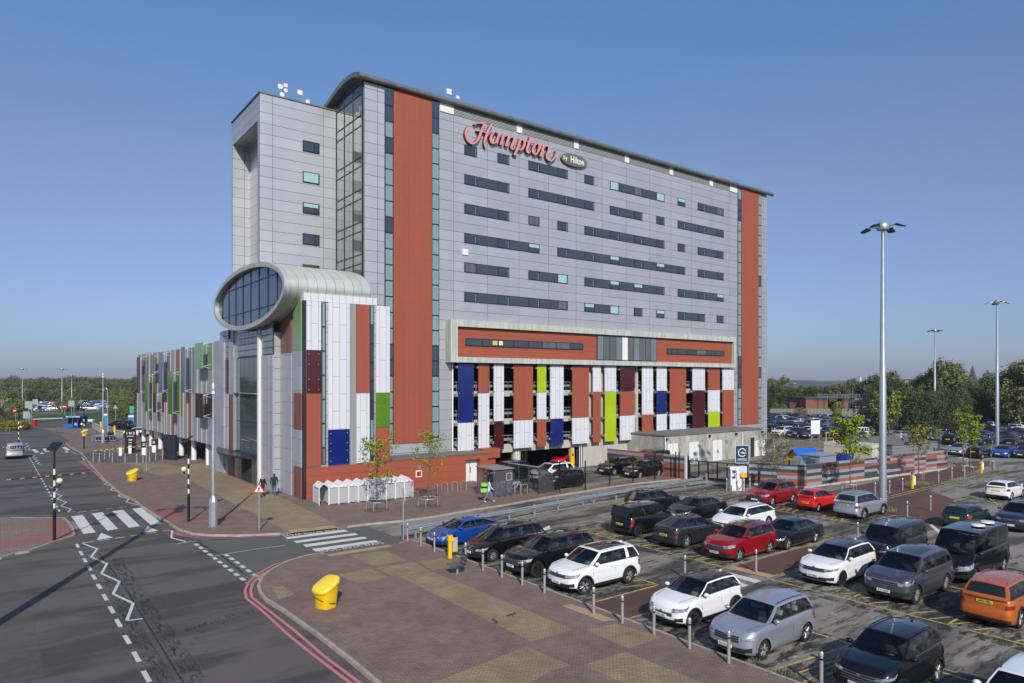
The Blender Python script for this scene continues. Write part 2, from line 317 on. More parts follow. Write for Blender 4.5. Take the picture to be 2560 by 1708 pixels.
# far left paving and verges
def px(name,zfun,pts,z,m,zz=0): return sheet(name,[HF.g(*zfun(x,y),zz) for x,y in pts],z,m)
px('pavement',z1,[(360,806),(560,800),(640,812),(740,806),(840,806),(900,850),(1000,880),(1300,890),(1300,940),(1000,930),(640,915),(700,880),(640,850),(480,833)],.016,m_pave)
px('grass_verge',z1,[(-600,805),(-600,770),(100,770),(240,785),(300,798),(180,803),(60,806)],.06,m_grass)
px('grass_verge',z1,[(330,680),(580,680),(580,696),(330,698)],.02,m_grass)
px('grass_verge',z1,[(780,700),(1260,690),(1260,752),(760,752)],.02,m_grass)
px('grass_verge',z1,[(750,600),(1300,600),(1300,690),(720,690)],.016,m_grass)
px('parking_lot',z1,[(250,655),(300,590),(520,590),(560,640),(560,678),(330,679)],.012,m_lot2)
px('parking_lot',z1,[(700,668),(740,585),(1060,585),(1060,640),(820,660)],.02,m_lot2)
# surface changes on the paving
def patch(zfun,pts,m,name='paving_pattern',z=PZ+.004): return sheet(name,[HF.g(*zfun(x,y),PZ) for x,y in pts],z,m)
ident=lambda x,y:(x,y)
patch(z8,[(1000,140),(1340,100),(1540,190),(1225,240)],m_pave_t)
patch(z8,[(1240,255),(1600,205),(1750,290),(1400,335)],m_pave_t)
patch(z8,[(1640,200),(1860,165),(1950,200),(1920,255),(1770,280)],m_pave_t)
patch(z8,[(890,320),(1200,265),(1360,345),(1080,400)],m_pave_t)
patch(ident,[(996,1441),(1082,1430),(1435,1574.5),(1328,1604)],m_pave_t)
patch(ident,[(1464.5,1575.5),(1541,1560),(1656,1592.5),(1571,1622)],m_pave_t)
patch(z5,[(-60,1700),(1080,1255),(1460,1415),(1270,1475),(900,1700)],m_pave_t)
patch(ident,[(1457,1663),(1564,1630),(1760,1708),(1820,1735),(1640,1745)],m_pave_t)
patch(z8,[(290,430),(390,420),(500,500),(360,550)],m_pave_t)
patch(z8,[(790,135),(1360,45),(1400,62),(830,152)],m_tact)
patch(z5,[(1380,905),(1470,890),(1850,1030),(1740,1040)],m_tact)
patch(z7b,[(-90,1072),(0,1057),(395,1015),(455,1045),(0,1095),(-60,1105)],m_tact)
patch(ident,[(430,1170),(500,1158),(610,1204),(720,1252),(838,1309),(712,1326),(610,1272),(500,1217)],m_pave_t)
patch(ident,[(300,1150),(420,1160),(480,1180),(400,1190),(330,1165)],m_pave_t,z=PZ+.002)
patch(z2,[(1282,72),(1400,52),(1570,150),(1430,205)],m_redb)
patch(z2,[(1650,160),(2080,90),(2120,100),(1700,185)],m_redb)
patch(z8,[(560,640),(700,590),(930,570),(890,640),(700,690),(560,700)],mat('worn_pink_paving',(.25,.15,.13),.8,0,2,.4,dark=(.17,.115,.105)))
patch(z2,[(400,172),(535,153),(622,290),(480,340),(430,290)],m_redb)
patch(z2,[(0,370),(430,290),(480,345),(0,400)],m_redb)
patch(z1,[(720,1045),(870,1008),(1100,1035),(1480,1038),(1780,1025),(1900,1050),(1760,1085),(1480,1092),(1300,1118),(1030,1118),(850,1112),(790,1098)],m_road2,z=PZ+.006)
m_grime=worn('paving_grime',(.06,.048,.042),.18,.32,.58,(.6,.6,1)); m_grime.node_tree.nodes['Principled BSDF'].inputs['Roughness'].default_value=.9
sheet('paving_stain',kB+kB2+[(-2,-60)],PZ+.0065,m_grime)
sheet('paving_stain',kA+[kA2[0]]+kA2+[(32.5,-7),(18,-9),(16.5,-1),(15,3),(15,90),(-10,90)],PZ+.0085,m_grime)
# iron covers
patch(z5,[(905,990),(985,965),(1000,975),(925,1000)],z=PZ+.009,m=mat('rusty_cover',(.12,.05,.035),.7)); patch(z5,[(780,1020),(800,1012),(845,1050),(815,1065)],z=PZ+.009,m=bpy.data.materials['rusty_cover'])
# ---- painted markings
LZ=.011
def lines(name,groups,m,z=LZ):
    b=MB()
    for pts,wd in groups: strip(b,pts,wd,z)
    return b.build(name,m,**GK)
def quads(name,qs,m,z=LZ):
    b=MB()
    for q in qs: b.add([(x,y,z) for x,y in q],[tuple(range(len(q)))])
    return b.build(name,m,**GK)
quads('road_marking',[hg(z2,q) for q in [[(610,143),(708,130),(820,280),(715,293)],[(783,118),(876,106),(1010,250),(920,265)],[(960,98),(1052,86),(1200,225),(1105,240)],[(1130,77),(1210,68),(1385,203),(1290,215)],
 [(828,345),(865,283),(968,322)],[(1228,283),(1262,228),(1357,266)]]]+[hg(z7b,q) for q in [[(-120,1150),(0,1135),(530,1065),(570,1085),(0,1158),(-95,1170)],[(-27,1190),(640,1103),(680,1121),(5,1211)],[(70,1230),(740,1142),(778,1161),(115,1255)],[(172,1277),(860,1180),(902,1198),(215,1305)]]]
 +[hg(z1,q) for q in [[(288,1000),(322,996),(360,1025),(320,1029)],[(383,993),(420,989),(455,1018),(415,1022)],[(563,980),(598,976),(643,1005),(605,1009)],[(355,1042),(378,1027),(412,1038)],[(583,1028),(605,1013),(636,1024)]]],m_cw)
cd=[(655,378,672,410),(685,440,705,475),(717,502,737,536),(755,567,778,606),(790,642,818,684),(835,720,863,764),(883,808,915,862),(938,912,973,972),(995,1023,1034,1090),(1065,1160,1110,1234),(1142,1302,1192,1388),(1226,1466,1280,1560),(1318,1640,1390,1760)]
L=[([HF.g(*z2(a,b)),HF.g(*z2(c,d))],.15) for a,b,c,d in cd]
def dashes(a,b,on,off,wd):
    a=Vector(a);b=Vector(b);n=(b-a).length;d=(b-a)/n;t=0;o=[]
    while t<n: o.append(([tuple(a+d*t),tuple(a+d*min(t+on,n))],wd)); t+=on+off
    return o
L+=dashes(HF.g(*z1(262,1060)),HF.g(*z1(545,1568)),1,1,.12)
L+=dashes(HF.g(*z1(180,905)),HF.g(*z1(235,1000)),1,1,.1)
for a,b,c,d in [(665,108,740,98),(783,94,850,86),(900,80,968,71),(1010,66,1083,58),(705,370,800,357),(845,350,940,338),(980,330,1068,319),(1115,310,1208,297),(1252,289,1340,278),(1390,269,1475,260)]: L.append(([HF.g(*z2(a,b)),HF.g(*z2(c,d))],.12))
def poly(zfun,pts,wd): return ([HF.g(*zfun(x,y)) for x,y in pts],wd)
for zg in [poly(z2,[(708,375),(832,420),(780,490),(915,548),(868,632),(1022,700),(968,805),(1140,888),(1085,1035),(1222,1018)],.12),
 poly(z1,[(450,1340),(525,1362),(490,1395),(565,1420),(520,1450),(605,1480),(555,1515),(650,1545),(618,1572),(690,1566)],.1),
 poly(z1,[(925,1298),(985,1295),(950,1320),(1035,1335),(1010,1370),(1105,1392),(1080,1425),(1175,1450),(1150,1480),(1260,1505),(1190,1515)],.1),
 poly(z2,[(1475,265),(1465,325),(1590,358)],.13),poly(z2,[(1515,378),(1668,353)],.1),
 poly(z1,[(285,1048),(325,1055),(295,1068),(335,1075),(308,1088),(350,1096),(322,1108),(362,1118),(338,1132),(382,1138)],.1),
 poly(z1,[(220,935),(255,940),(230,955),(265,962),(240,978),(280,985),(255,1000),(290,1008)],.1),
 poly(z1,[(640,1020),(705,1043)],.1),poly(z1,[(742,1045),(775,1097)],.3),poly(z1,[(783,1047),(815,1090)],.3)]:
    p,wd=zg
    for a,b in zip(p[:-1],p[1:]): L.append(([a,b],wd))
L.append(([HF.g(*z2(1812,485)),HF.g(*z2(2191,422)),HF.g(714,1363.6)],.07))
L+=dashes(HF.g(*z2(1672,376)),HF.g(*z2(2120,712)),.55,.4,.2)+dashes(HF.g(*z2(1925,465)),HF.g(*z2(2260,700)),.55,.4,.2)
lines('road_marking',L,m_line)
pk=[(z8,[(735,122),(500,172),(300,235),(150,320),(75,395),(45,470),(60,540),(200,650),(450,880),(700,1080),(1010,1315),(1300,1540)]),(z8,[(745,135),(560,178),(330,250),(190,325),(115,400),(98,470),(110,530),(250,640),(500,835),(760,1060),(1080,1300),(1380,1530)]),
 (zC,[(255,1325),(400,1370),(700,1405),(1200,1415),(1600,1400),(2200,1385)]),(zC,[(215,1345),(400,1395),(700,1435),(1200,1445),(1600,1425),(2200,1402)]),(z1,[(722,1105),(850,1195),(950,1295)]),(z1,[(742,1100),(870,1185),(972,1285)])]
Lp=[([HF.g(*zf_(*a)) for a in p],.12) for zf_,p in pk]
lines('road_marking',Lp,m_lp,.0145)
# words on the road
def road_words(s,p0,p1,size,flip=False,z=.013):
    a=Vector(p0);b=Vector(p1);d=(b-a);L_=d.length;d.normalize();n=Vector((-d.y,d.x)); vs,fs=text(s,1,0,'LEFT',.01)
    x1=max(v[0] for v in vs); sx=L_/x1
    mb=MB(); mb.add([( a.x+d.x*v[0]*sx+n.x*v[1]*size, a.y+d.y*v[0]*sx+n.y*v[1]*size, z) for v in vs],fs)
    mb.build('road_marking',m_line,**GK)
road_words('LOOK BOTH WAYS',HF.g(*z7b(240,1303)),HF.g(*z7b(945,1207)),.95)
road_words('LOOK BOTH WAYS',HF.g(*z7b(500,1058)),HF.g(*z7b(-150,1132)),.95)
road_words('LOOK RIGHT',HF.g(*z2(1368,160)),HF.g(*z2(1276,104)),.55); road_words('LOOK RIGHT',HF.g(*z2(590,185)),HF.g(*z2(660,250)),.55)
# parking bays: brown walkways, yellow bay outlines with hatched ends
quads('walkway_surface',[[(.65,-31.0),(5.2,-31.0),(5.2,-33.2),(.65,-33.2)],[(10.0,-31.2),(17.2,-31.2),(19,-31.9),(19,-33.5),(10,-33.4)],
   [(30.2,-28.5),(36,-24.6),(46,-25),(38,-33),(31,-34),(27,-33.6),(29,-31.5)]],m_brown,.0075)
px('walkway_surface',z4b,[(1160,1430),(1600,1560),(1700,1490),(1180,1370)],.0078,m_brown)
px('pavement',z4b,[(380,1300),(700,1310),(1300,1180),(1640,1130),(1900,1050),(2060,1050),(2050,1080),(1850,1170),(1560,1250),(1090,1370),(900,1400),(380,1400)],.055,m_brown)
quads('walkway_surface',[[(10.0,-31.15),(10.6,-31.15),(10.7,-33.3),(10.1,-33.3)]],m_tact,.010)
quads('road_marking',[hg(z6,q) for q in [[(800,535),(868,530),(1258,632),(1200,652)],[(760,570),(800,560),(1140,672),(1090,692)]]]+[[(26.8,-34.3),(27.3,-34.3),(29.4,-32.9),(29.0,-32.9)]],m_cw,.0085)
Y=[]
def bay(u0,u1,vs,hatch=None):
    for v in vs: Y.append(([(u0,v),(u1,v)],.1))
for v in (-17.6,-21.5,-24.9,-28.2,-31.0,-33.25,-37.0,-40.4,-44.4,-48): Y.append(([(.9,v),(5.0,v)],.1))
for v0,v1 in((-16.5,-31.0),(-33.3,-60)): Y.append(([(5.1,v0),(5.1,v1)],.1))
for v0,v1 in((-19.5,-31.0),(-33.3,-60)): Y.append(([(9.95,v0),(9.95,v1)],.1)); Y.append(([(20.6,v0),(20.6,v1)],.1)) 
for v in (-21.8,-25.6,-29.2,-31.05,-33.35,-37.2,-41,-44.6): Y.append(([(9.95,v),(20.6,v)],.1))
Y.append(([(15.3,-19.5),(15.3,-30)],.1)); Y.append(([(15.4,-34),(15.4,-46)],.1))
random.seed(3)
def hatch(u0,u1,v0,v1,n):   # crossed hatch next to bays
    for i in range(n):
        v=v0+(v1-v0)*(i+.1)/n; Y.append(([(u0,v),(u1,v+(v1-v0)/n*.8)],.09))
for v0,v1 in((-21.8,-23.5),(-25.6,-27.0),(-29.2,-30.3),(-37.2,-38.3),(-41,-42.3),(-44.6,-45.8)):
    hatch(5.2,1.2,v0+.9,v0,2) if v0<-30 else None; hatch(10.1,11.4,v0+1.5,v0-1.5,4); hatch(19.2,20.5,v0+1.5,v0-1.5,4)
hatch(1.2,5.0,-39.3,-41.5,4); hatch(5.1,3.5,-30.9,-28.5,3); hatch(5.1,3.6,-37,-34,3)
for v in (-17.5,-20.5,-24.3,-28,-31.8,-35.2): Y.append(([(25.6,v),(30.5,v)],.1))
for v0,v1 in((-17.5,-31.8),): Y.append(([(25.6,v0),(25.6,v1)],.1))
hatch(25.7,27.2,-21.6,-19.4,4); hatch(25.7,27.2,-25.4,-23.4,4); hatch(25.7,27.2,-28.9,-27.0,3); hatch(24.9,23.0,-16.5,-21,4); hatch(20.8,22.3,-16.5,-20.5,4)
for v in (-5,-8.8,-1.3): 
    for u in (23.5,28.2,33): Y.append(([(u,v),(u+1.2,v)],.09)); Y.append(([(u+.6,v-.6),(u+.6,v+.6)],.09))
lines('road_marking',Y,m_ly,.013)
px_l=[poly(z4b,[(1740,1400),(2000,1335),(2120,1430)],.12),poly(z4b,[(1740,1400),(1900,1440),(2060,1400),(1900,1365)],.1),poly(z4b,[(1150,1365),(1700,1235),(2230,1128)],.1),poly(z4b,[(1170,1378),(1720,1245),(2230,1138)],.1),
 poly(z4b,[(1150,1545),(1250,1520),(1420,1548)],.1)]
lines('road_marking',px_l,m_ly,.062)
# straight-on arrow and faded words
quads('road_marking',[hg(z2b,q) for q in [[(620,1098),(700,1062),(707,1110),(672,1108),(665,1118),(640,1112),(680,1138),(640,1138),(600,1120),(612,1108)]]],m_cw,.0115)
lines('road_marking',[poly(z3b,[(430,860),(640,850)],.2),poly(z3b,[(560,870),(690,828)],.12),poly(z3b,[(800,905),(920,925)],.3),poly(z7,[(590,950),(660,925)],.1),poly(z7,[(110,1010),(240,1040)],.12),poly(z7,[(200,970),(270,1000)],.1),poly(z6,[(1450,1365),(1580,1325)],.08),poly(z2b,[(190,1030),(290,1012),(540,950),(780,893)],.1)],m_lw,.013)
# damp dark patches lying in the bays
m_damp=worn('damp_patch',(.035,.032,.028),.88,.42,.54,(.55,1.5,1)); m_damp.node_tree.nodes['Principled BSDF'].inputs['Roughness'].default_value=.45
m_damp2=worn('damp_patch_light',(.05,.046,.04),.7,.38,.5,(.3,1.6,1))
quads('damp_patch',[[(9.2,-19),(21.2,-19),(21.2,-31),(9.2,-31)],[(9.2,-33.6),(21.2,-33.6),(21.2,-50),(9.2,-50)],[(.6,-17),(5.4,-17),(5.4,-30.9),(.6,-30.9)],[(.65,-33.3),(5.4,-33.3),(5.4,-56),(.65,-56)],[(24.8,-17),(31,-17),(31,-31.8),(24.8,-31.8)],[(42,-30),(52,-30),(52,-40),(42,-40)]],m_damp,.0062)
quads('damp_patch',[[(5.5,-16.5),(9.1,-16.5),(9.1,-56),(5.5,-56)],[(21.3,-15),(24.7,-15),(24.7,-50),(21.3,-50)],[(9,-15),(31,-14),(31,-16.9),(9,-18.9)],[(8,-10.8),(33,-10),(33,-12.8),(8,-14.2)],[(31,-16.5),(36,-24),(75,-26),(75,-30),(32,-28)]],m_damp2,.0062)
# long seams, wear strips and dark tyre smudges on the left road
m_seam=worn('road_seam',(.035,.033,.032),.85,.45,.6); m_smud=worn('tyre_smudge',(.035,.034,.034),.75,.36,.52,(5,1.2,1)); m_smud2=worn('tyre_smudge_edge',(.035,.034,.034),.6,.30,.44,(5,1.2,1)); m_lt=worn('pale_wear',(.17,.155,.145),.5,.35,.75)
lines('road_marking',[poly(z2,[(840,450),(960,600),(1100,800),(1240,1030),(1380,1260),(1540,1520),(1640,1680)],.07),poly(z2,[(1690,360),(1900,480),(2110,650)],.12),poly(z2,[(860,410),(1280,360),(1660,350)],.06)],m_seam,.0075)
lines('road_marking',[poly(z2,[(1000,500),(1150,760),(1330,1020),(1540,1320),(1700,1568)],.55),poly(z2,[(900,560),(990,800),(1140,1080),(1290,1330),(1430,1568)],.5),poly(z2,[(1600,1120),(1900,1010),(2191,940)],.3)],m_smud,.006)
_sm=[[(1000,500),(1150,760),(1330,1020),(1540,1320),(1700,1568)],[(900,560),(990,800),(1140,1080),(1290,1330),(1430,1568)],[(1600,1120),(1900,1010),(2191,940)]]
lines('road_marking',[poly(z2,p,1.7) for p in _sm],m_smud2,.0058)
lines('road_marking',[poly(z2,[(930,560),(1060,770),(1200,1000),(1350,1250),(1520,1540)],.35),poly(z2,[(-50,600),(60,1000),(120,1568)],1.6)],m_lt,.0065)
# black and yellow rubber cable ramp lying across the road
b=MB(); a0=Vector(HF.g(*z1(60,1277)));a1=Vector(HF.g(*z1(810,1213))); nseg=20
m_yr=mat('ramp_yellow',(.5,.33,.03),.6)
for i in range(nseg):
    p=a0.lerp(a1,i/nseg);q=a0.lerp(a1,(i+1)/nseg); d=(q-p).normalized(); n=Vector((-d.y,d.x))*.17
    A=[p-n,p-n*.4,p+n*.4,p+n];B=[q-n,q-n*.4,q+n*.4,q+n];zz=[.012,.06,.06,.012]
    b.add([(*x,z) for x,z in zip(A,zz)]+[(*x,z) for x,z in zip(B,zz)],[(0,4,5,1),(1,5,6,2),(2,6,7,3),(0,1,2,3),(4,7,6,5)],0 if i%3 else 1)
tag(b.build('cable_ramp',[m_black,m_yr],loc=(*HF.P,0),rz=HF.a),'black and yellow rubber speed ramp lying across the left road','speed ramp')
# ================================================================= HOTEL
def tagf(o): return o
hotel=thing('hotel_building','tall grey panelled hotel slab with terracotta stripes, glass stair tower and an oval drum','hotel building',(*HF.P,0),HF.a)
LV=[15.5,11.68,8.3,5.42,2.62]
u0,u1,v0,v1=6.26,66.5,2.5,17.5; zr=34.95
def PB(name,m,fn,parent=hotel,smooth=0,**k):
    b=MB(); fn(b); return b.build(name,m,parent,smooth=smooth,**k)
# main slab walls (front / sides), open car park bay below
b=MB(); b.box((u0,v0,11.0),(u1,v1,zr)); b.box((u0,v0,-.1),(15.2,v1,10.99)); b.box((58.1,v0,-.1),(u1,v1,10.99)); b.box((15.3,v1-.3,-.1),(58,v1,10.98)); b.build('wall',m_grey_f,hotel)
# curved roof
prof=[(2.2,35.45),(2.8,35.68),(3.8,35.9),(5.4,35.95),(7,35.75),(8.6,35.35),(10.4,34.9),(12.5,34.1),(15,32.8),(18.2,30.8)]
b=MB(); n=len(prof); ua,ub=5.55,67.3
for i in range(n-1):
    (a,za),(c,zc)=prof[i],prof[i+1]
    b.add([(ua,a,za),(ub,a,za),(ub,c,zc),(ua,c,zc),(ua,a,za-.4),(ub,a,za-.4),(ub,c,zc-.4),(ua,c,zc-.4)],[(0,1,2,3),(4,7,6,5),(0,3,7,4),(1,5,6,2)])
b.quad((ua,prof[0][0],prof[0][1]),(ub,prof[0][0],prof[0][1]),(ub,prof[0][0],prof[0][1]-.4),(ua,prof[0][0],prof[0][1]-.4))
b.tube((ua,2.2,35.22),(67.4,2.2,35.22),.25,n=12)
b.build('roof',m_roof,hotel,smooth=40)
# end wall filler up to the roof (dark glass gable)
b=MB(); g=[(v0+.02,34.95)]+[(a,z-.42) for a,z in prof[1:-1] if a>2.4]+[(17.4,30.9),(17.4,30.0),(v0+.02,30.0)]
g=[(max(a,v0+.02),z) for a,z in g]; b.add([(u0+.02,a,z) for a,z in g]+[(u1-.02,a,z) for a,z in g],[tuple(range(len(g))),tuple(range(len(g),2*len(g)))[::-1]]+[(i,(i+1)%len(g),len(g)+(i+1)%len(g),len(g)+i) for i in range(len(g))])
b.build('gable',m_blue_g,hotel)
# louvre band with white blocks
lou=mat('louvre_metal',(.42,.42,.4),.5,.3); joints(lou,[(2,.14,0,.06)],(.05,.05,.05))
b=MB(); b.box((15.2,v0-.06,34.2),(57.9,v0-.003,35.2)); b.build('louvre',lou,hotel)
b=MB()
for a,c in((13.7,15.2),(22.6,23.3),(30.35,31.0),(38.1,38.8),(45.85,46.5),(53.6,54.3),(57.9,59.5)): b.box((a,v0-.09,34.18),(c,v0-.061 if a>15 and a<57 else v0-.003,35.2))
b.build('louvre_block',m_whitep,hotel)
# terracotta stripes, with their flanking strip windows
def strip_window(ua,ub,za,zb,d,pitch,frame=.09,cols=None,normal='v',parent=hotel,seed=1,z0=None):
    """tall strip window: frame mesh part with panes as its children"""
    rnd=random.Random(seed); f=MB(); f.box((ua,d-.05,za),(ub,d-.002,zb)); fo=f.build('window',m_frame,parent)
    by={}; z=zb if z0 is None else z0
    while z>za+.25:
        zl=max(z-pitch+frame,za+frame*.5); k=cols(z,rnd) if cols else (m_teal if rnd.random()<.8 else m_glass)
        if k.name not in by: by[k.name]=(k,MB())
        MB().box((ua+frame*.9,d-.075,zl),(ub-frame*.9,d-.052,z-frame*.4)).build('pane',k,fo); z-=pitch
    return fo
for (a,c,e,f_) in((8.11,8.96,12.82,13.64),(59.65,60.45,64.3,65.1)):
    lo=3.75 if a<20 else 3.45
    b=MB(); b.box((c,v0-.12,lo),(e,v0-.002,35.0)); b.build('cladding',m_or,hotel)
    def cc(z,r,a=a):
        if a<20: return m_blue_g if (z>33.0 or (11<z<13.5)) else (m_teal if r.random()<.9 else m_glass)
        return m_teal if r.random()<.85 else m_blue_g
    strip_window(a,c-.003,lo,34.75,v0,1.3925,cols=cc,seed=int(a)); strip_window(e+.003,f_,lo,34.75,v0,1.3925,cols=cc,seed=int(e)+1)
# bedroom window strips
N0,NP,NW=16.4,3.875,1.45
rows=[[(0,0),(1,1),(2,3),(4,4),(5,7),(8,8),(9,10)],[(0,1),(2,4),(5,6),(7,7),(8,10)],[(0,1),(2,2),(3,3),(4,7),(8,8),(9,10)],[(0,2),(3,8),(9,10)],[(0,1),(2,3),(4,7),(8,10)],[(0,3),(4,5),(6,6),(7,7),(8,9),(10,10)]]
special={(0,5):m_blind,(0,7):m_blind,(0,6):m_curt,(0,8):'h',(0,10):m_curt,(1,10):m_glass,(2,2):m_curt,(3,5):'h',(3,2):'h',(4,0):m_curt,(4,3):m_blind,(4,5):'h',(4,6):'h',(4,10):'h',(5,3):m_curt,(5,4):'h',(5,5):m_blind,(5,7):'h',(3,7):'h'}
for r,runs in enumerate(rows):
    zt=31.66-2.785*r; zb=zt-.96
    for a,c in runs:
        x0=N0+a*NP; x1=N0+c*NP+NW
        f=MB(); f.box((x0,v0-.045,zb),(x1,v0-.002,zt)); fo=f.build('window',m_frame,hotel)
        G={}
        def put(k,*bx):
            MB().box(*bx).build('pane' if k is not m_spand else 'spandrel_panel',k,fo)
        for i in range(a,c+1):
            s=special.get((r,i)); X=N0+i*NP
            if s=='h': put(m_blind,(X+.09,v0-.065,zt-.42),(X+NW-.09,v0-.047,zt-.08)); put(m_glass,(X+.09,v0-.065,zb+.08),(X+NW-.09,v0-.047,zt-.43))
            else: put(s or m_glass,(X+.09,v0-.065,zb+.08),(X+NW-.22,v0-.047,zt-.08)); put(m_teal if not s else s,(X+NW-.19,v0-.065,zb+.08),(X+NW-.13,v0-.047,zt-.16))
            if i<c: put(m_spand,(X+NW+.02,v0-.06,zb+.06),(X+NP-.02,v0-.046,zt-.06))
# framed terracotta storey with long windows
fd=1.5; A0,A1,Z0,Z1=14.3,57.9,11.0,14.95
b=MB(); b.box((A0,fd,Z1-.62),(A1,v0-.004,Z1)); b.box((A0,fd,Z0),(A1,v0-.004,Z0+.5)); b.box((A0,fd,Z0+.5),(A0+.75,v0-.004,Z1-.62)); b.box((A1-.45,fd,Z0+.5),(A1,v0-.004,Z1-.62)); b.build('projecting_frame',m_patina2,hotel)
for a,c in((A0+.753,33.1),(42.8,A1-.453)): 
    b=MB(); b.box((a,1.85,Z0+.503),(c,v0-.006,Z1-.623)); b.build('cladding',m_or_h,hotel)
def hwin(a,c,za,zb,d,n,special={}):
    f=MB(); f.box((a,d-.05,za),(c,d-.002,zb)); fo=f.build('window',m_frame,hotel); G={}
    w_=(c-a-.1)/n
    for i in range(n):
        k=special.get(i,m_glass); MB().box((a+.1+i*w_,d-.07,za+.09),(a+(i+1)*w_,d-.052,zb-.09)).build('pane',k,fo)
    return fo
fo=hwin(16.1,31.1,12.55,13.3,1.85,8,{5:m_curt,6:m_curt,4:m_spand})
PB('poster',mat('window_poster',(.7,.5,.12),.6),lambda b:(b.box((19.2,1.772,12.75),(19.75,1.778,13.15))),fo); PB('poster',m_whitep,lambda b:b.box((19.95,1.772,12.75),(20.4,1.778,13.15)),fo)
hwin(44.6,55.85,12.45,13.15,1.85,6,{3:m_curt,1:m_spand})
fo=MB().box((33.1,1.8,Z0+.503),(42.8,v0-.005,Z1-.623)).build('window',m_frame,hotel)
for i in range(10): 
    MB().box((33.2+i*.96,1.77,Z0+.62),(34.07+i*.96,1.797,Z1-.75)).build('pane',m_whitep if i==4 else (m_curt if i%3 else mat('grey_curtain_pane',(.2,.22,.24),.25,0,9,.5,(1,1,.05),dark=(.08,.09,.1))),fo)
# open car park storeys behind the panels
b=MB()
for z0_,z1_ in((7.75,8.3),(5.0,5.55),(2.2,3.0)): 
    b.box((15.21,v0,z0_),(58.09,v0+.35,z1_))
for u in (15.22,19.05,22.3,29.97,36.2,40.0,48.6,57.9): b.box((u,v0+.01,-.05),(u+.45,v0+.36,2.19)) if u<36.3 else b.box((u,v0+.01,3.01),(u+.4,v0+.36,10.98))
b.box((31.75,v0+.012,-.05),(38.9,v0+.37,2.195)); b.box((31.9,v0+.02,3.005),(36.7,v0+.38,10.97))
b.box((22.35,v0-.05,-.05),(23.1,v0-.002,2.19)); 
b.build('concrete_beam',m_conc,hotel)
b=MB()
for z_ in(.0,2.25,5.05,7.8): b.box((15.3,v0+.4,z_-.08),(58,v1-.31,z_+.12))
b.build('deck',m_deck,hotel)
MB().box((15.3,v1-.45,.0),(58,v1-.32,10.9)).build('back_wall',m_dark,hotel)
b=MB()
for z_ in(3.0,5.6,8.3):
    for u in [15.6+i*.55 for i in range(77)]: b.box((u,v0+.1,z_),(u+.03,v0+.13,z_+.85))
    b.box((15.3,v0+.08,z_+.84),(58,v0+.15,z_+.9)); b.box((15.3,v0+.2,z_+.35),(58,v0+.25,z_+.6))
b.build('railing',m_galv,hotel)
MB().box((26,8,.12),(28.4,8.6,2.1)).build('yellow_wall',mat('yellow_wall',(.5,.36,.02),.7),hotel)
b=MB()
for u in(22.5,22.75,31.1,31.35): b.tube((u,v0-.12,.0),(u,v0-.12,2.9),.05,n=6)
b.tube((15.05,v0-.1,2.6),(15.05,v0-.1,10.9),.07)
b.build('drainpipe',m_whitep,hotel)
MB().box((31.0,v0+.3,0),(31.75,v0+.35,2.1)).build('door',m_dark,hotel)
cm={'w':m_white,'o':m_or,'b':m_dblue,'r':m_dred,'l':m_lime}
PN=[(15.35,17.1,'bw',[3,1]),(17.65,18.88,'ow',[2,1]),(19.45,20.63,'wr',[3,1]),(21.87,24.28,'ow',[3,1]),(24.84,26.02,'lwo',[2,3,1]),(26.59,28.39,'wb',[3,1]),(29.63,32.02,'ow',[3,1]),(32.65,33.82,'wo',[2,1]),(34.43,36.18,'wl',[2,1]),(36.83,39.17,'row',[2,3,1]),
 (40.46,42.29,'wo',[3,4]),(42.91,44.73,'wbw',[2,3,4]),(45.31,48.3,'ow',[3,4]),(49.56,51.95,'wr',[2,4]),(52.63,55.0,'owl',[2,3,4]),(55.61,57.99,'wo',[2,4])]
zz={1:2.58,2:8.1,3:5.36,4:3.42}
for a,c,cs,lv in PN:
    zt=10.9; brk=MB()
    for k,l in zip(cs,lv):
        zb=zz[l]; tr=k in 'brl'
        po=MB().box((a,1.9,zb+.015),(c,1.94 if tr else 2.0,zt-.015)).build('glass_panel' if tr else 'cladding_panel',cm[k],hotel)
        if tr:
            bolt=MB()
            for bu in(a+.15,c-.15):
                for bz in (zb+.15,zt-.15,(zb+zt)/2): bolt.sph((bu,1.89,bz),.045,0,6,4)
            bolt.build('panel_bolt',m_steel,po)
        zt=zb
    for z_ in(3.3,5.2,7.95,10.6): brk.box((a-.12,1.95,z_-.12),(a+.05,v0-.002,z_+.12))
    brk.build('fixing_bracket',m_galv,hotel)
# ---- front block with coloured columns (plane v=0)
MB().box((.02,.02,-.1),(7.3,v0-.003,15.45)).build('block_core',m_grey_f,hotel)
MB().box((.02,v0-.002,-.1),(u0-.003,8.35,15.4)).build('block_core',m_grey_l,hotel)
MB().box((-.02,-.06,-.05),(.17,.3,15.52)).build('corner_post',m_frame,hotel)
cols=[(.2,1.36,'wro',[1,2,4]),(1.95,3.73,'wb',[3,4]),(4.35,5.48,'ow',[2,4]),(6.06,7.3,'wlo',[2,3,4])]
for a,c,cs,lv in cols:
    zt=LV[0]
    for k,l in zip(cs,lv):
        zb=LV[l]; tr=k in 'brl'; MB().box((a,-.12,zb+.012),(c,-.06 if tr else .018,zt-.012)).build('glass_panel' if tr else 'cladding_panel',m_green if k=='l' else cm[k],hotel)
        if tr:
            q=MB()
            for bu in(a+.2,c-.2):
                for bz in (zb+.3,zb+1.1,zt-1.1,zt-.3): q.sph((bu,-.13,bz),.05,0,6,4)
            q.build('panel_bolt',m_steel,hotel)
        zt=zb
MB().box((3.75,-.02,2.65),(4.33,.017,15.5)).build('cladding_panel',mat('mid_grey_panel',(.27,.27,.27),.5),hotel)
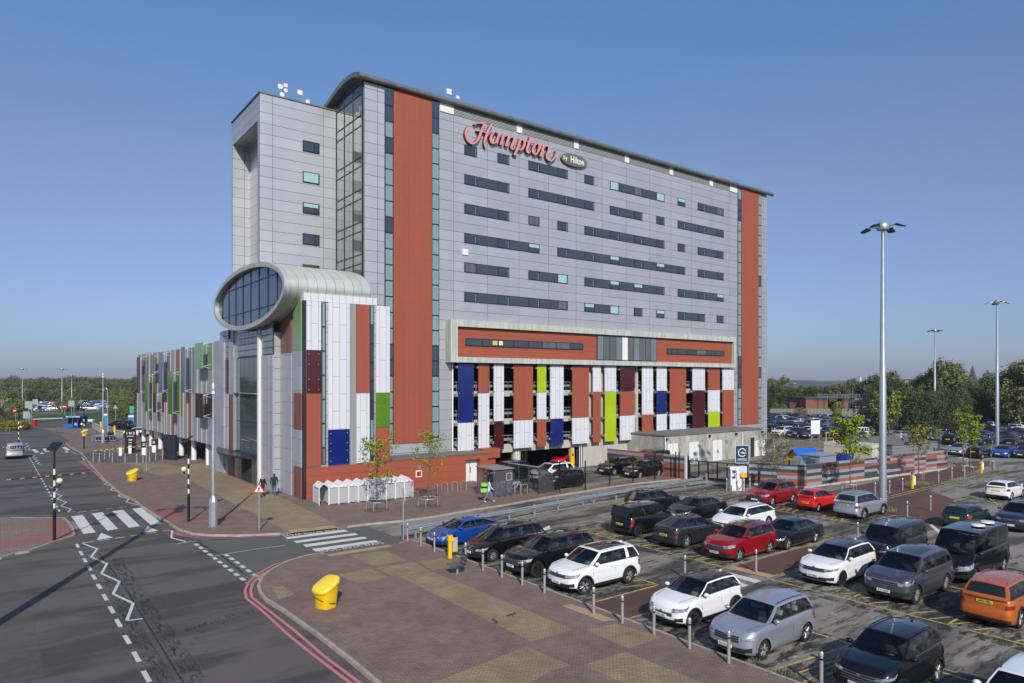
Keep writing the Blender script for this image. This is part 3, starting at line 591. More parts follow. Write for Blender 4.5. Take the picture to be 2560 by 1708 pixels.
strip_window(1.4,1.78,2.7,15.4,0,1.9,cols=lambda z,r:m_teal if r.random()<.8 else m_slot,seed=4); strip_window(5.52,5.9,2.7,15.4,0,1.55,cols=lambda z,r:m_teal if r.random()<.7 else m_glass,seed=5)
MB().box((.02,.0,15.52),(6.2,v0-.01,16.12)).build('upper_band',m_white,hotel)
# low terracotta plinth wall and ground-floor annex
MB().box((.19,-.1,-.05),(7.5,.015,2.55)).build('plinth_wall',m_or_h,hotel)
b=MB(); b.box((7.5,-.1,-.05),(14.9,2.45,2.62)); b.box((16.45,-.1,-.05),(17.3,2.45,2.62)); b.box((14.9,-.1,2.15),(16.45,2.45,2.62)); b.build('annex_wall',m_or_h,hotel)
MB().box((14.905,.45,-.05),(16.445,.55,2.149)).build('door',m_whitep,hotel)
b=MB(); b.box((15.66,.42,.05),(15.68,.449,2.1)); b.box((15.72,.4,.9),(15.76,.445,1.4)); b.build('door_handle',m_black,[o for o in hotel.children if o.name.startswith('door')][-1])
MB().box((7.5,-.16,2.63),(17.38,2.4,2.74)).build('annex_roof',mat('felt_roof',(.16,.155,.14),.9,0,1.5,.4,dark=(.09,.09,.08)),hotel)
MB().box((17.4,.9,-.05),(18.9,2.4,2.0)).build('annex_wall',m_or_h,hotel); MB().box((17.35,.7,2.0),(19.3,2.4,2.9)).build('canopy',m_or_h,hotel)
q=MB(); q.box((9.75,-.13,1.0),(10.35,-.104,1.6)); q.build('wall_sign',m_whitep,hotel); MB().box((9.85,-.14,1.1),(10.25,-.131,1.5)).build('sign_symbol',m_red,hotel); MB().box((9.95,-.13,1.72),(10.2,-.104,2.0)).build('wall_sign',m_galv,hotel)
# ---- left face of the block (plane u=0 then u=-.6)
def lp(name,m,va,vb,za,zb,c=0,th=.1,parent=hotel): return MB().box((c-th,va,za),(c-.002,vb,zb)).build(name,m,parent)
zt=15.5
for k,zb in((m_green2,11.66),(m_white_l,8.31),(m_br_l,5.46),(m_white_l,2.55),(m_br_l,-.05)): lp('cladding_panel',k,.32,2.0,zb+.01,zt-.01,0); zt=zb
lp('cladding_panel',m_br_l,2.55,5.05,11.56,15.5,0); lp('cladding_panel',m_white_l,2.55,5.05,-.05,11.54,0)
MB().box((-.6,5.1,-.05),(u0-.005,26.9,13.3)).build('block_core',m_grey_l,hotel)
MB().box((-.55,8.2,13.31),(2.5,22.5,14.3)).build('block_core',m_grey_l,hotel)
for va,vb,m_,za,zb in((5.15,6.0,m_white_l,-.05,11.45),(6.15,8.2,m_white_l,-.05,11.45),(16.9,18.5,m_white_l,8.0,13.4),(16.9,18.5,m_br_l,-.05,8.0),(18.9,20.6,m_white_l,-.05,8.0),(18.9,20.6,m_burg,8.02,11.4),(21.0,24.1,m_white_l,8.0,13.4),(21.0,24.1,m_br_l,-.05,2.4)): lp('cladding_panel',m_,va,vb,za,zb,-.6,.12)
lp('glass_panel',mat('navy_mirror_glass',(.02,.025,.05),.05,0,spec=.9,ior=1.7),21.0,24.1,2.45,7.98,-.6,.14)
MB().box((-.9,8.35,-.05),(-.602,8.75,13.3)).build('corner_column',m_whitep,hotel); MB().box((-.9,15.7,2.7),(-.602,16.15,11.4)).build('corner_column',m_whitep,hotel)
# entrance glazing
m_ent=mat('entrance_glass',(.05,.08,.085),.03,0,spec=1,ior=1.8)
fo=MB().box((-.72,8.87,2.7),(-.602,15.68,11.45)).build('entrance_glazing',m_frame,hotel)
q=MB()
nv=[8.95,10.3,11.65,13.0,14.35,15.62]
for i in range(5):
    for za,zb in((2.8,5.5),(5.58,8.15),(8.23,11.35)): MB().box((-.75,nv[i],za),(-.722,nv[i+1]-.08,zb)).build('pane',m_ent,fo)
q=MB(); q.box((-1.05,8.9,8.12),(-.76,15.6,8.2)); q.box((-1.05,15.6,2.75),(-.76,15.66,11.4)); q.build('fin',m_galv,fo)
# upper ladder windows under the drum
for va,vb in((5.1,8.1),(9.4,15.4),(18.6,20.9)):
    fo=MB().box((-.68,va,11.5),(-.602,vb,14.3)).build('window',m_frame,hotel); q=MB(); nn=max(2,round((vb-va)/1.3)); wv=(vb-va)/nn
    for i in range(nn):
        for j in range(5): q.box((-.71,va+i*wv+.05,11.55+j*.55),(-.682,va+(i+1)*wv-.03,11.55+j*.55+.47))
    q.build('pane',m_slot,fo)
# doors & canopy
fo=MB().box((-.66,8.9,0),(-.602,15.6,2.4)).build('entrance_doors',m_frame,hotel)
q=MB(); q.box((-.69,9.0,.15),(-.662,11.0,2.3)); q.box((-.69,14.2,.15),(-.662,15.5,2.3)); q.build('pane',m_blue_g,fo); q=MB(); q.box((-.69,11.2,.05),(-.662,12.5,2.3)); q.box((-.69,12.6,.05),(-.662,14.0,2.3)); q.build('door',m_dark,fo)
q=MB(); cp=[(-.7-1.6*math.sin(pi*min(1,(i/12)**.8)),8.9+14*i/12) for i in range(13)]
q.prism(cp+[(-.7,22.9)],2.42,2.6); q.build('canopy',mat('canopy_metal',(.05,.055,.06),.3,.5),hotel)
# ---- tower
TW=dict(a=-.75,b=6.24,v=8.43,w=17.2,t=34.2)
b=MB(); b.box((-.75,8.43,12.5),(-.25,8.7,34.2)); b.box((.85,8.431,12.5),(6.24,17.2,34.19)); b.box((-.25,8.432,12.5),(.85,9.0,34.18)); b.box((-.75,8.7,32.0),(.85,17.2,34.2)); b.box((-.75,16.9,12.5),(.85,17.2,32.0)); b.box((-.75,8.7,12.5),(-.3,9.1,32)); b.build('tower',m_grey_t,hotel)
b=MB(); b.box((-.85,8.35,34.2),(6.24,17.3,34.3)); b.build('tower_coping',m_roof,hotel)
for i in range(5):
    zt=30.9-i*2.785; MBx=MB().box((3.0,8.36,zt-.98),(4.55,8.428,zt)).build('window',m_frame,hotel)
    MB().box((3.08,8.335,zt-.9),(4.42,8.358,zt-.08) if i!=2 else (4.42,8.358,zt-.4)).build('pane',m_blind if i==1 else m_glass,MBx)
    if i==2: MB().box((3.08,8.334,zt-.39),(4.42,8.357,zt-.08)).build('pane',m_blind,MBx)
fo=MB().box((.78,10,18.9),(.848,16,20.2)).build('window',m_frame,hotel); MB().box((.75,10.1,19.0),(.778,12.9,20.1)).build('pane',m_teal,fo); MB().box((.75,13.0,19.0),(.778,15.9,20.1)).build('pane',m_teal,fo)
# stair glazing on the end wall between block and tower
fo=MB().box((6.2,2.75,16.4),(6.258,8.4,34.9)).build('stair_glazing',m_frame,hotel)
q=MB(); q2=MB(); hs_=[34.85,34.0,32.2,31.3,28.6,27.8,25.8,25.0,23.0,22.2,20.2,19.4,17.4,16.5]
cu=[2.8,4.65,6.55,8.35]
for i in range(3):
    for j in range(len(hs_)-1):
        MB().box((6.17,cu[i]+.05,hs_[j+1]+.05),(6.198,cu[i+1]-.05,hs_[j]-.05)).build('pane',m_blue_g if j<1 else m_slot,fo)
b=MB()
for v in cu: b.box((6.11,v-.04,16.4),(6.168,v+.04,34.9))
for z_ in hs_: b.box((6.12,2.78,z_-.04),(6.167,8.38,z_+.04))
b.build('mullion',m_frame,fo)
# oval drum
ec,ez,ea,eb=10.5,16.6,10.5,2.75; NE=64
def ell(s=1,k=0): return [(ec+(ea*s+k)*math.cos(2*pi*i/NE),ez+(eb*s+k)*math.sin(2*pi*i/NE)) for i in range(NE)]
b=MB(); E0=ell(1,-.02)
b.add([(-1.45,a,z) for a,z in E0]+[(5.7,a,z) for a,z in E0],[(i,(i+1)%NE,NE+(i+1)%NE,NE+i) for i in range(NE)]+[tuple(range(NE,2*NE))]); b.build('drum',m_drum,hotel,smooth=40)
b=MB(); Eo=ell(1,.06);Ei=ell(1,-.34)
for X0,X1,A,B in((-1.5,-1.5,Eo,Ei),(-1.5,-1.0,Eo,Eo),(-1.5,-.9,Ei,Ei)):
    b.add([(X0,a,z) for a,z in A]+[(X1,a,z) for a,z in B],[(i,(i+1)%NE,NE+(i+1)%NE,NE+i) for i in range(NE)])
b.build('drum_rim',m_patina,hotel,smooth=40)
b=MB(); b.add([(-1.1,a,z) for a,z in Ei],[tuple(range(NE))]); fo=b.build('oval_window',mat('oval_glass',(.05,.065,.1),.08,0,.3,.4,dark=(.03,.04,.06),spec=.8,ior=1.55),hotel)
q=MB()
for v in [ec+2.35*k for k in(-3.3,-2.3,-1.3,-.3,.7,1.7,2.7,3.7)]:
    h=(eb-.34)*math.sqrt(max(0,1-((v-ec)/(ea-.34))**2)); q.box((-1.16,v-.04,ez-h),(-1.105,v+.04,ez+h))
for z_ in(1.25,-1.15):
    h=(ea-.34)*math.sqrt(1-(z_/(eb-.34))**2); q.box((-1.155,ec-h,ez+z_-.035),(-1.106,ec+h,ez+z_+.035))
q.build('mullion',m_frame,fo)
# roof antennas
def antenna(u,v,z,label,dish,h=1.6):
    t=thing('roof_antenna',label,'antenna',(*HF.wor(u,v),z),HF.a); MB().tube((0,0,0),(0,0,h),.05,n=6).build('pole',m_galv,t)
    for (dx,dy,dz,r,k) in dish:
        if k=='d': MB().lathe([(0,0),(r*.42,.04),(r*.6,.1),(r*.6,.14),(0,.16)],14,0,Matrix.Translation((dx,dy,dz))@Matrix.Rotation(R(90),4,'X')).build('dish',m_whitep,t,smooth=30)
        else: MB().box((dx-r*.8,dy-.06,dz-r*.8),(dx+r*.8,dy+.06,dz+r*.8)).build('panel',m_whitep,t)
antenna(1.6,9.5,34.3,'antenna mast with stacked white dishes at the left end of the tower roof',[(-.35,-.2,1.2,.38,'d'),(-.2,-.25,.5,.36,'d'),(.2,-.1,1.5,.2,'b'),(.15,-.15,1.0,.3,'d')],1.9)
antenna(3.4,9.5,34.3,'antenna mast with one square panel above one dish on the tower roof',[(-.3,-.1,1.2,.27,'b'),(.35,-.2,.45,.34,'d')],1.4)
antenna(16.2,5.0,35.9,'square white antenna panel on a thin pole on the curved roof',[(0,-.1,1.5,.33,'b')],1.6)
antenna(17.1,5.0,35.9,'small cluster of antennas beside the square panel on the curved roof',[(.1,-.1,1.2,.2,'b'),(-.1,-.1,.7,.22,'d'),(.2,-.1,.5,.22,'d')],1.4)
# loose cables / small boxes on the facade
MB().box((16.15,v0-.1,21.2),(16.8,v0-.002,21.75)).build('wall_box',m_whitep,hotel)
# ================================================================= SIGNS
zh=zf(1130,280,.15745)
m_sign=mat('pink_red_sign_face',(.66,.27,.27),.4,0,2,.15,dark=(.55,.2,.21)); m_sedge=mat('sign_edge',(.06,.012,.015),.5)
sgn=thing('hotel_sign','large pink red script sign reading Hampton high on the grey facade','sign',(*HF.P,0),HF.a)
def stroke(pts,depth):
    """pts: (x,y,width) in zh pixels, smoothed; returns flat ribbon"""
    P=[]; n=len(pts)
    for i in range(n-1):
        a,b_,c,d=[pts[max(0,min(n-1,i+k))] for k in(-1,0,1,2)]
        for t in [j/5 for j in range(5)]:
            P.append([.5*((2*b_[k])+(-a[k]+c[k])*t+(2*a[k]-5*b_[k]+4*c[k]-d[k])*t*t+(-a[k]+3*b_[k]-3*c[k]+d[k])*t**3) for k in range(3)])
    P.append(list(pts[-1])); Lh=[];Rh=[]
    for i,p in enumerate(P):
        a=P[max(0,i-1)];c=P[min(len(P)-1,i+1)]; dx,dy=c[0]-a[0],c[1]-a[1]; l=math.hypot(dx,dy) or 1; nx,ny=-dy/l,dx/l; w2=p[2]*.43
        Lh.append((p[0]+nx*w2,p[1]+ny*w2)); Rh.append((p[0]-nx*w2,p[1]-ny*w2))
    return Lh,Rh
LET={'letter_h':[[(255,232,22),(225,290,40),(222,370,46),(255,455,36),(310,505,26),(365,490,34),(420,420,46),(455,330,46),(490,235,42),(512,185,36)],[(355,205,24),(385,182,26),(440,178,26),(525,180,24)],[(635,195,18),(600,240,36),(570,310,46),(535,400,46),(515,480,36),(520,540,24),(535,585,8)],[(385,305,16),(440,300,22),(520,325,22),(590,355,16)]],
'letter_a':[[(720,335,20),(680,315,26),(640,350,38),(612,420,46),(625,480,40),(665,500,26),(710,440,26),(735,370,30)],[(752,335,44),(725,420,46),(700,500,44)]],
'letter_m':[[(815,365,36),(795,440,44),(770,525,44)],[(800,430,14),(850,380,22),(885,375,34),(895,410,44),(870,490,44),(855,545,44)],[(890,450,14),(930,405,22),(975,400,36),(985,440,44),(955,520,42),(935,565,36),(960,590,24),(1000,570,14)]],
'letter_p':[[(1085,435,40),(1050,540,44),(1010,640,42),(995,690,60)],[(1060,500,14),(1100,445,24),(1140,450,38),(1145,510,44),(1115,580,40),(1070,605,26),(1045,580,14)]],
'letter_t':[[(1245,400,48),(1230,470,46),(1195,560,44),(1185,620,42),(1215,650,26),(1250,620,14)],[(1180,475,14),(1275,490,16)]],
'letter_o':[[(1350,495,26),(1310,530,38),(1280,600,46),(1295,660,38),(1335,670,28),(1370,610,42),(1385,540,44),(1365,500,30),(1350,495,22)],[(1370,580,12),(1430,575,14)]],
'letter_n':[[(1450,535,40),(1430,620,44),(1400,710,48)],[(1430,600,14),(1480,545,24),(1525,540,38),(1535,600,44),(1505,680,46),(1510,740,42),(1560,778,26),(1615,735,32),(1645,670,28),(1640,620,10)]]}
k=0
for nm,sts in LET.items():
    mb=MB()
    for st in sts:
        k+=1; d0=2.16-.003*k; Lh,Rh=stroke(st,0); n=len(Lh)
        Lf=[HF.fr(*zh(*p),2.2) for p in Lh];Rf=[HF.fr(*zh(*p),2.2) for p in Rh]
        for i in range(n-1):
            mb.quad((Lf[i][0],d0,Lf[i][1]),(Lf[i+1][0],d0,Lf[i+1][1]),(Rf[i+1][0],d0,Rf[i+1][1]),(Rf[i][0],d0,Rf[i][1]),0)
            for Q in(Lf,Rf): mb.quad((Q[i][0],d0,Q[i][1]),(Q[i+1][0],d0,Q[i+1][1]),(Q[i+1][0],v0-.003*k-.01,Q[i+1][1]),(Q[i][0],v0-.003*k-.01,Q[i][1]),1)
        for i in(0,n-1): mb.quad((Lf[i][0],d0,Lf[i][1]),(Rf[i][0],d0,Rf[i][1]),(Rf[i][0],v0-.003*k-.01,Rf[i][1]),(Lf[i][0],v0-.003*k-.01,Lf[i][1]),1)
    mb.build(nm,[m_sign,m_sedge],sgn)
ov=thing('oval_sign','grey brown oval sign reading by Hilton beside the pink script letters','sign',(*HF.P,0),HF.a)
c0=HF.fr(*zh(1945,770),2.2); eL=HF.fr(*zh(1725,700),2.2); eR=HF.fr(*zh(2160,820),2.2); cu_=(eL[0]+eR[0])/2; cz_=c0[1]; ra=(eR[0]-eL[0])/2*.95; rb=.66
MB().lathe([(0,0),(1,0),(1,.16),(0,.16)],48,0,Matrix.Translation((cu_,2.2,cz_))@Matrix.Rotation(R(-90),4,'X')@Matrix.Diagonal((ra,rb,1,1))).build('plate',mat('bronze_sign',(.19,.175,.14),.45,.4),ov,smooth=30)
mb=MB()
vs,fs=text('by',.62,.0,bold=.004); mb.add(vs,fs,0,FX(cu_-1.3,2.185,cz_+.02))
vs,fs=text('Hilton',.98,.0,bold=.015); mb.add(vs,fs,0,FX(cu_+.4,2.185,cz_)@Matrix.Scale(.8,4,(1,0,0)))
mb.build('lettering',mat('sign_white',(.85,.85,.82),.5),ov)
# ================================================================= CAR PARK WING
wing=thing('car_park_wing','long low car park wing of grey ribbed panels raised on white columns','car park building',(*WF.P,0),WF.a)
WL=37.2; WB,WT=2.6,13.05
m_wing=joints(mat('wing_grey_panel',(.37,.385,.42),.45,.2,.5,.2,(1,1,.2),dark=(.23,.24,.27)),[(1,1.15,0,.03)],(.08,.085,.1))
m_worr=mat('wing_orange_panel',(.30,.13,.09),.55,0,.6,.3,(1,1,.2),dark=(.22,.09,.06)); m_fin=mat('cream_fin',(.5,.5,.46),.5); m_navy=mat('navy_panel',(.10,.13,.23),.25,0,spec=.7)  # navy base colour lightened to paint in the light it reflects
b=MB(); b.box((0,0,WB),(.4,WL,WT)); b.box((0,WL-.3,WB),(18,WL,WT)); b.build('wall',m_wing,wing)
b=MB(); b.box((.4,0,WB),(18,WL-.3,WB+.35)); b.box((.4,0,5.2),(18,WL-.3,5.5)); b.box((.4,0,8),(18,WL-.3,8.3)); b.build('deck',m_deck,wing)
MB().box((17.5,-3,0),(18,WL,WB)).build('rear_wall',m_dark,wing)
def wy(x): return WF.lf(*gW(x,800),0)[0]
def wz(x,y): return WF.lf(*gW(x,y),0)[1]
for x0,x1,ya,yb in[(66,95,240,437),(212,245,210,640),(325,350,400,1085),(402,440,880,1115),(450,498,150,640),(590,630,640,1170),(163,190,430,640),(104,120,845,1040),(510,532,640,900)]:
    a,c=wy(x1),wy(x0); MB().box((-.03,a,max(WB,wz(x0,yb))),(-.002,c,min(WT,wz(x0,ya)))).build('cladding_panel',m_worr,wing)
b=MB()
for x in [20,62,120,158,190,250,290,325,348,390,442,500,535,585,632,693,742,797,868]: y=wy(x); b.box((-.09,y-.03,WB),(-.031,y+.03,WT+.02))
b.build('fin',m_fin,wing)
for x0,x1,ya,yb,mk in[(8,38,240,640,m_burg),(95,128,430,845,m_green),(163,196,212,425,m_navy),(190,218,640,855,m_burg),(253,290,185,635,m_navy),(360,403,400,875,m_green),(502,540,128,635,m_navy),(658,745,85,368,m_green2),(664,745,642,912,m_burg)]:
    off=-.95
    yA=WF.lf(*gW(x1,800),off)[0]; yB=WF.lf(*gW(x0,800),off)[0]; za=WF.lf(*gW(x0,ya),off)[1]; zb=WF.lf(*gW(x0,yb),off)[1]
    yB=max(yB,yA+.5)
    po=MB().box((off,yA,zb),(off+.06,yB,za)).build('projecting_panel',mk,wing)
    q=MB(); n=max(2,int((za-zb)/2.8)+1)
    for i in range(n):
        z_=zb+.2+(za-zb-.4)*i/(n-1)
        q.tube((off+.07,yA+.1,z_),(-.13,yA+.1,z_+.2),.02,n=5); q.tube((off+.07,yA+.1,z_),(-.13,yA+.1,z_-.2),.02,n=5)
    q.build('bracket',m_whitep,po)
    MB().box((-.05,yA-.25,zb),(-.003,yB-.1,za)).build('backing_panel',mk,wing)  # sheet in the panel's colour, paints the panel's mirror image on the wall
for x,y in((521.6,1165),(485,1151.6),(454,1141),(428,1132),(401.7,1124),(379,1117),(360,1109)):
    q=WF.g(x,y); c=MB().tube((max(q[0],.25),q[1],0),(max(q[0],.25),q[1],WB),.3,n=16).build('column',m_whitep,wing,smooth=40)
for yy in (4,11,18,25,32): MB().tube((9,yy,0),(9,yy,WB),.3,n=12).build('column',m_whitep,wing,smooth=40)
MB().box((7,-2.5,.0),(7.6,2.2,2.5)).build('yellow_wall',bpy.data.materials['yellow_wall'],wing)
b=MB(); b.box((10,6,0),(10.4,30,2.4)); b.build('blue_wall',mat('blue_container_wall',(.03,.06,.2),.5),wing)
# link piece between wing and hotel block
MB().box((-.05,-3.2,-.05),(6,-.02,WT+.1)).build('link_wall',m_white_l,wing)
# ================================================================= SERVICE OUTBUILDING
ob=thing('service_outbuilding','low stained concrete outbuilding with white double doors below the hotel','outbuilding',(*HF.P,0),HF.a)
OA,OB,OV=38.6,56.6,-3.0
MB().box((OA,OV,-.05),(OB,v0-.02,3.3)).build('wall',m_conc_st,ob)
MB().box((OA-.1,OV-.12,3.3),(OB+.1,v0-.03,3.44)).build('roof',mat('grey_flat_roof',(.17,.17,.16),.9,0,.8,.5,dark=(.1,.1,.09)),ob)
def ox(x): return HF.fr(*zE(x,800),OV)[0]
for x0,x1,yt,yb in((70,265,395,760),(492,675,365,740),(955,1130,325,715),(1765,1850,335,655),(1910,1975,320,640)):
    a,c=ox(x0),ox(x1); zt=HF.fr(*zE(x0,yt),OV)[1]; d=MB().box((a,OV-.06,.02),(c,OV-.002,zt)).build('door',m_whitep,ob)
    if x0<1500: 
        q=MB(); m_=(a+c)/2; q.box((m_-.01,OV-.07,.05),(m_+.01,OV-.061,zt-.05)); q.box((m_-.14,OV-.1,.95),(m_-.08,OV-.061,1.3)); q.box((m_+.08,OV-.1,.95),(m_+.14,OV-.061,1.3)); q.build('door_handle',m_black,d)
    if x0==492: MB().box((a+.15,OV-.075,.1),(m_-.12,OV-.061,.65)).box((m_+.12,OV-.075,.1),(c-.15,OV-.061,.65)).build('vent',m_galv,d)
MB().box((ox(1695),OV-.05,.02),(ox(1762),OV-.002,2.35)).build('doorway',m_dark,ob); 
b=MB()
for x in(10,1525): b.tube((ox(x),OV-.1,0),(ox(x),OV-.1,3.2),.06)
b.build('drainpipe',m_whitep,ob); b=MB()
for x in(35,880,1400,1910): b.box((ox(x)-.12,OV-.22,2.85),(ox(x)+.12,OV-.003,3.1))
b.build('floodlight',m_black,ob); MB().box((ox(1205),OV-.06,1.95),(ox(1240),OV-.003,2.35)).build('vent',m_galv,ob)
# ================================================================= CARS
def paint(n,c,metal=.0,rough=.28): 
    return mat('paint_'+n,c,rough,metal,.7,.18,dark=tuple(x*.7 for x in c),coat=.9,spec=.15 if metal<.5 else .4)
PT={'black':paint('black',(.006,.006,.008)),'navy_black':paint('navy_black',(.012,.013,.022),.2),'white':paint('white',(.78,.79,.82)),'silver':paint('silver',(.40,.44,.50),.55,.32),'blue':paint('blue',(.008,.07,.36),.35),'grey':paint('grey',(.095,.095,.12),.55,.3),'dark_grey':paint('dark_grey',(.035,.037,.048),.4),
 'red':paint('red',(.30,.006,.014),.25),'bright_red':paint('bright_red',(.62,.012,.012)),'orange':paint('orange',(.55,.13,.02),.3),'green':paint('green',(.012,.045,.05),.2),'light_blue':paint('light_blue',(.09,.18,.30),.4),'navy':paint('navy',(.015,.025,.08),.3),'pale_grey':paint('pale_grey',(.22,.23,.25),.5)}
m_cg=mat('car_glass',(.014,.018,.02),.03,0,spec=.5,ior=1.5); m_cgt=bpy.data.materials.new('see_through_car_glass'); m_cgt.use_nodes=True; _t=m_cgt.node_tree; _t.nodes.clear(); _o=_t.nodes.new('ShaderNodeOutputMaterial'); _tr=_t.nodes.new('ShaderNodeBsdfTransparent'); _tr.inputs[0].default_value=(.55,.60,.59,1); _g=_t.nodes.new('ShaderNodeBsdfGlossy'); _g.inputs['Roughness'].default_value=.03; _g.inputs[0].default_value=(.9,.95,1,1)
_f=_t.nodes.new('ShaderNodeFresnel'); _f.inputs[0].default_value=1.55; _x=_t.nodes.new('ShaderNodeMixShader'); _t.links.new(_f.outputs[0],_x.inputs[0]); _t.links.new(_tr.outputs[0],_x.inputs[1]); _t.links.new(_g.outputs[0],_x.inputs[2]); _t.links.new(_x.outputs[0],_o.inputs[0])
m_seat=mat('seat_fabric_dark',(.15,.15,.155),.8); m_seatl=mat('seat_fabric_pale',(.6,.57,.48),.8); m_cabin=mat('cabin_trim',(.07,.07,.072),.8)
m_ctr=mat('car_black_trim',(.018,.018,.019),.5); m_tyre=mat('tyre_rubber',(.014,.014,.014),.85); m_well=mat('wheel_well',(.004,.004,.004),1)
m_alloy=mat('alloy_wheel',(.38,.385,.40),.5,.45); m_dall=mat('dark_alloy_wheel',(.03,.03,.033),.3,.5); m_chr=mat('chrome_trim',(.7,.71,.73),.12,1)
m_hl=mat('headlamp',(.07,.075,.085),.06,.2,7,.75,dark=(.6,.64,.7),spec=1,coat=.6); m_tl=mat('tail_lamp',(.30,.006,.01),.12,0,spec=.9); m_am=mat('amber_lamp',(.6,.2,.01),.2)
m_pw=mat('plate_white',(.78,.78,.76),.5); m_py=mat('plate_yellow',(.75,.55,.02),.5); m_grl=mat('grille_black',(.012,.012,.014),.35,0); joints(m_grl,[(2,.07,0,.018)],(.12,.12,.13))
m_dash=mat('dashboard_paper',(.35,.6,.62),.5)
def lerp(a,b,t): return a+(b-a)*t
def interp(tab,x):
    """piecewise profile with softened linear steps"""
    if x<=tab[0][0]: return tab[0][1]
    for (a,b),(c,d) in zip(tab[:-1],tab[1:]):
        if x<=c: t=(x-a)/(c-a); t=.6*t+.4*t*t*(3-2*t); return b+(d-b)*t
    return tab[-1][1]
DEF=dict(L=4.4,W=1.84,H=1.6,wb=2.65,fo=.88,gz=.22,wr=.34,zn=.80,zc=1.02,zr=1.1,zt=1.08,xc=None,xf=None,xr=None,xb=None,yr=.62,crown=.05,rf=[(0,.12),(.15,.03),(.4,0),(.65,.02),(.85,.07),(1,.17)],win=[(.0,.04,'b'),(.04,.42,'g'),(.42,.47,'t'),(.47,.78,'g'),(.78,.82,'t'),(.82,.95,'g'),(.95,1,'b')],
 rails=None,clad=0,roof='b',hl=(.62,.86),tl=(.55,.88),gr=(.46,.80,2.9),intake=(.08,.30,4.4),rimc='alloy',spokes=5,chr=0,ywt=.93,mir='b',rcx=.42,fog=1,tlw=2.2,det=1)
class Car:
    def __init__(s,**k):
        p=dict(DEF); p.update(k); s.p=p; L=p['L']; s.Lf=L/2
        s.xfa=L/2-p['fo']; s.xra=s.xfa-p['wb']; g=lambda a,b: b if p[a] is None else p[a]
        s.xc=g('xc',s.xfa-.35); s.xf=g('xf',s.xc-.76); s.xb=g('xb',-L/2+.12); s.xr=g('xr',s.xb+.34)
        s.rf=p['rf'] or [(0,.12),(.15,.03),(.4,0),(.62,.05),(.85,.16),(1,.3)]
        s.rr=[(0,.12),(.18,.0),(.45,.02),(.6,.07),(.85,.1),(1,.14)]
        s.wt=[(0,.93),(.15,.985),(.4,1),(.6,.985),(.78,.985),(.92,.96),(1,p['ywt'])]
        # half outline
        O=[]; rc=p['rcx']
        for yf in(0,.2,.4,.6): O.append((L/2-.07*(yf/.6)**2,yf))
        for th in(18,36,54,72,90): O.append((L/2-.07-rc+rc*math.cos(R(th)),.6+.4*math.sin(R(th))))
        s.iC=3; s.iS=8
        Ra=p['wr']+.055; xs=[]
        for xa in(s.xfa,s.xra):
            for f in(1.03,1,.97,.87,.7,.45,.2,0): xs+= [xa+f*Ra,xa-f*Ra]
        xe=L/2-.07-rc; xs+=[lerp(s.xfa-Ra*1.03,s.xra+Ra*1.03,t) for t in(.2,.4,.6,.8)]
        rcr=.28; xs=sorted({round(x,4) for x in xs if -L/2+.05+rcr+.02<x<xe-.02},reverse=True)
        O+=[(x,1) for x in xs]; s.iR=len(O)
        for th in(90,65,40,18,0): O.append((-L/2+.04+rcr-rcr*math.cos(R(th)),.72+.28*math.sin(R(th))))
        for yf in(.5,.25,0): O.append((-L/2+.04*(yf/.72)**2,yf))
        s.O=O; s.Ra=Ra
        s.belt=[(s.xb,p['zt']) ,(lerp(s.xb,s.xc,.25),p['zr']),(s.xc,p['zc']),(lerp(s.xc,L/2-.25,.33),lerp(p['zc'],p['zn'],.28)),(lerp(s.xc,L/2-.25,.66),lerp(p['zc'],p['zn'],.6)),(L/2-.25,p['zn']),(L/2,p['zn']-.05)]
        if s.xb>-L/2+.3: s.belt=[(-L/2,p['zt']-.03),(s.xb-.1,p['zt'])]+s.belt[1:]
    def zlow(s,x):
        p=s.p; z=p['gz']
        for xa in(s.xfa,s.xra):
            d=abs(x-xa)
            if d<=s.Ra*1.001: z=max(z,p['wr']+math.sqrt(max(0,s.Ra**2-d*d)))
        if abs(x)>p['L']/2-.5: z=max(z,p['gz']+.06*(abs(x)-p['L']/2+.5)/.5)
        return z
    def pt(s,a,t,off=0):
        sg=1 if a>=0 else -1; a=abs(a); a=min(a,len(s.O)-1.0001); i=int(a); f=a-i
        x=lerp(s.O[i][0],s.O[i+1][0],f); yf=lerp(s.O[i][1],s.O[i+1][1],f)
        p=s.p; W=p['W']/2
        wfr=max(0,min(1,(x-s.xfa+.1)/(s.Lf-s.xfa-.3))); wrr=max(0,min(1,(s.xra+.1-x)/(s.xra+s.Lf-.3)))
        z0=s.zlow(x); zb=interp(s.belt,x); z=z0+(zb-z0)*t
        tap=1-.05*max(0,(x-s.xfa)/(s.Lf-s.xfa))**2-.05*max(0,(s.xra-x)/(s.xra+s.Lf))**2
        zt=(z-p['gz'])/(zb-p['gz']) if t<1 else 1
        zt=max(0,min(1,zt))
        X=x-interp(s.rf,zt)*wfr+interp(s.rr,zt)*wrr; Y=yf*W*tap*interp(s.wt,zt)
        X+=off*wfr*(1 if yf<.9 else .4)-off*wrr*(1 if yf<.9 else .4); Y+=off*(1 if yf>.75 else .3*yf)
        return (X,Y*sg,z)
    def sidea(s,x):
        for i in range(s.iS,s.iR):
            if s.O[i+1][0]<=x: return i+(s.O[i][0]-x)/(s.O[i][0]-s.O[i+1][0])
        return s.iR
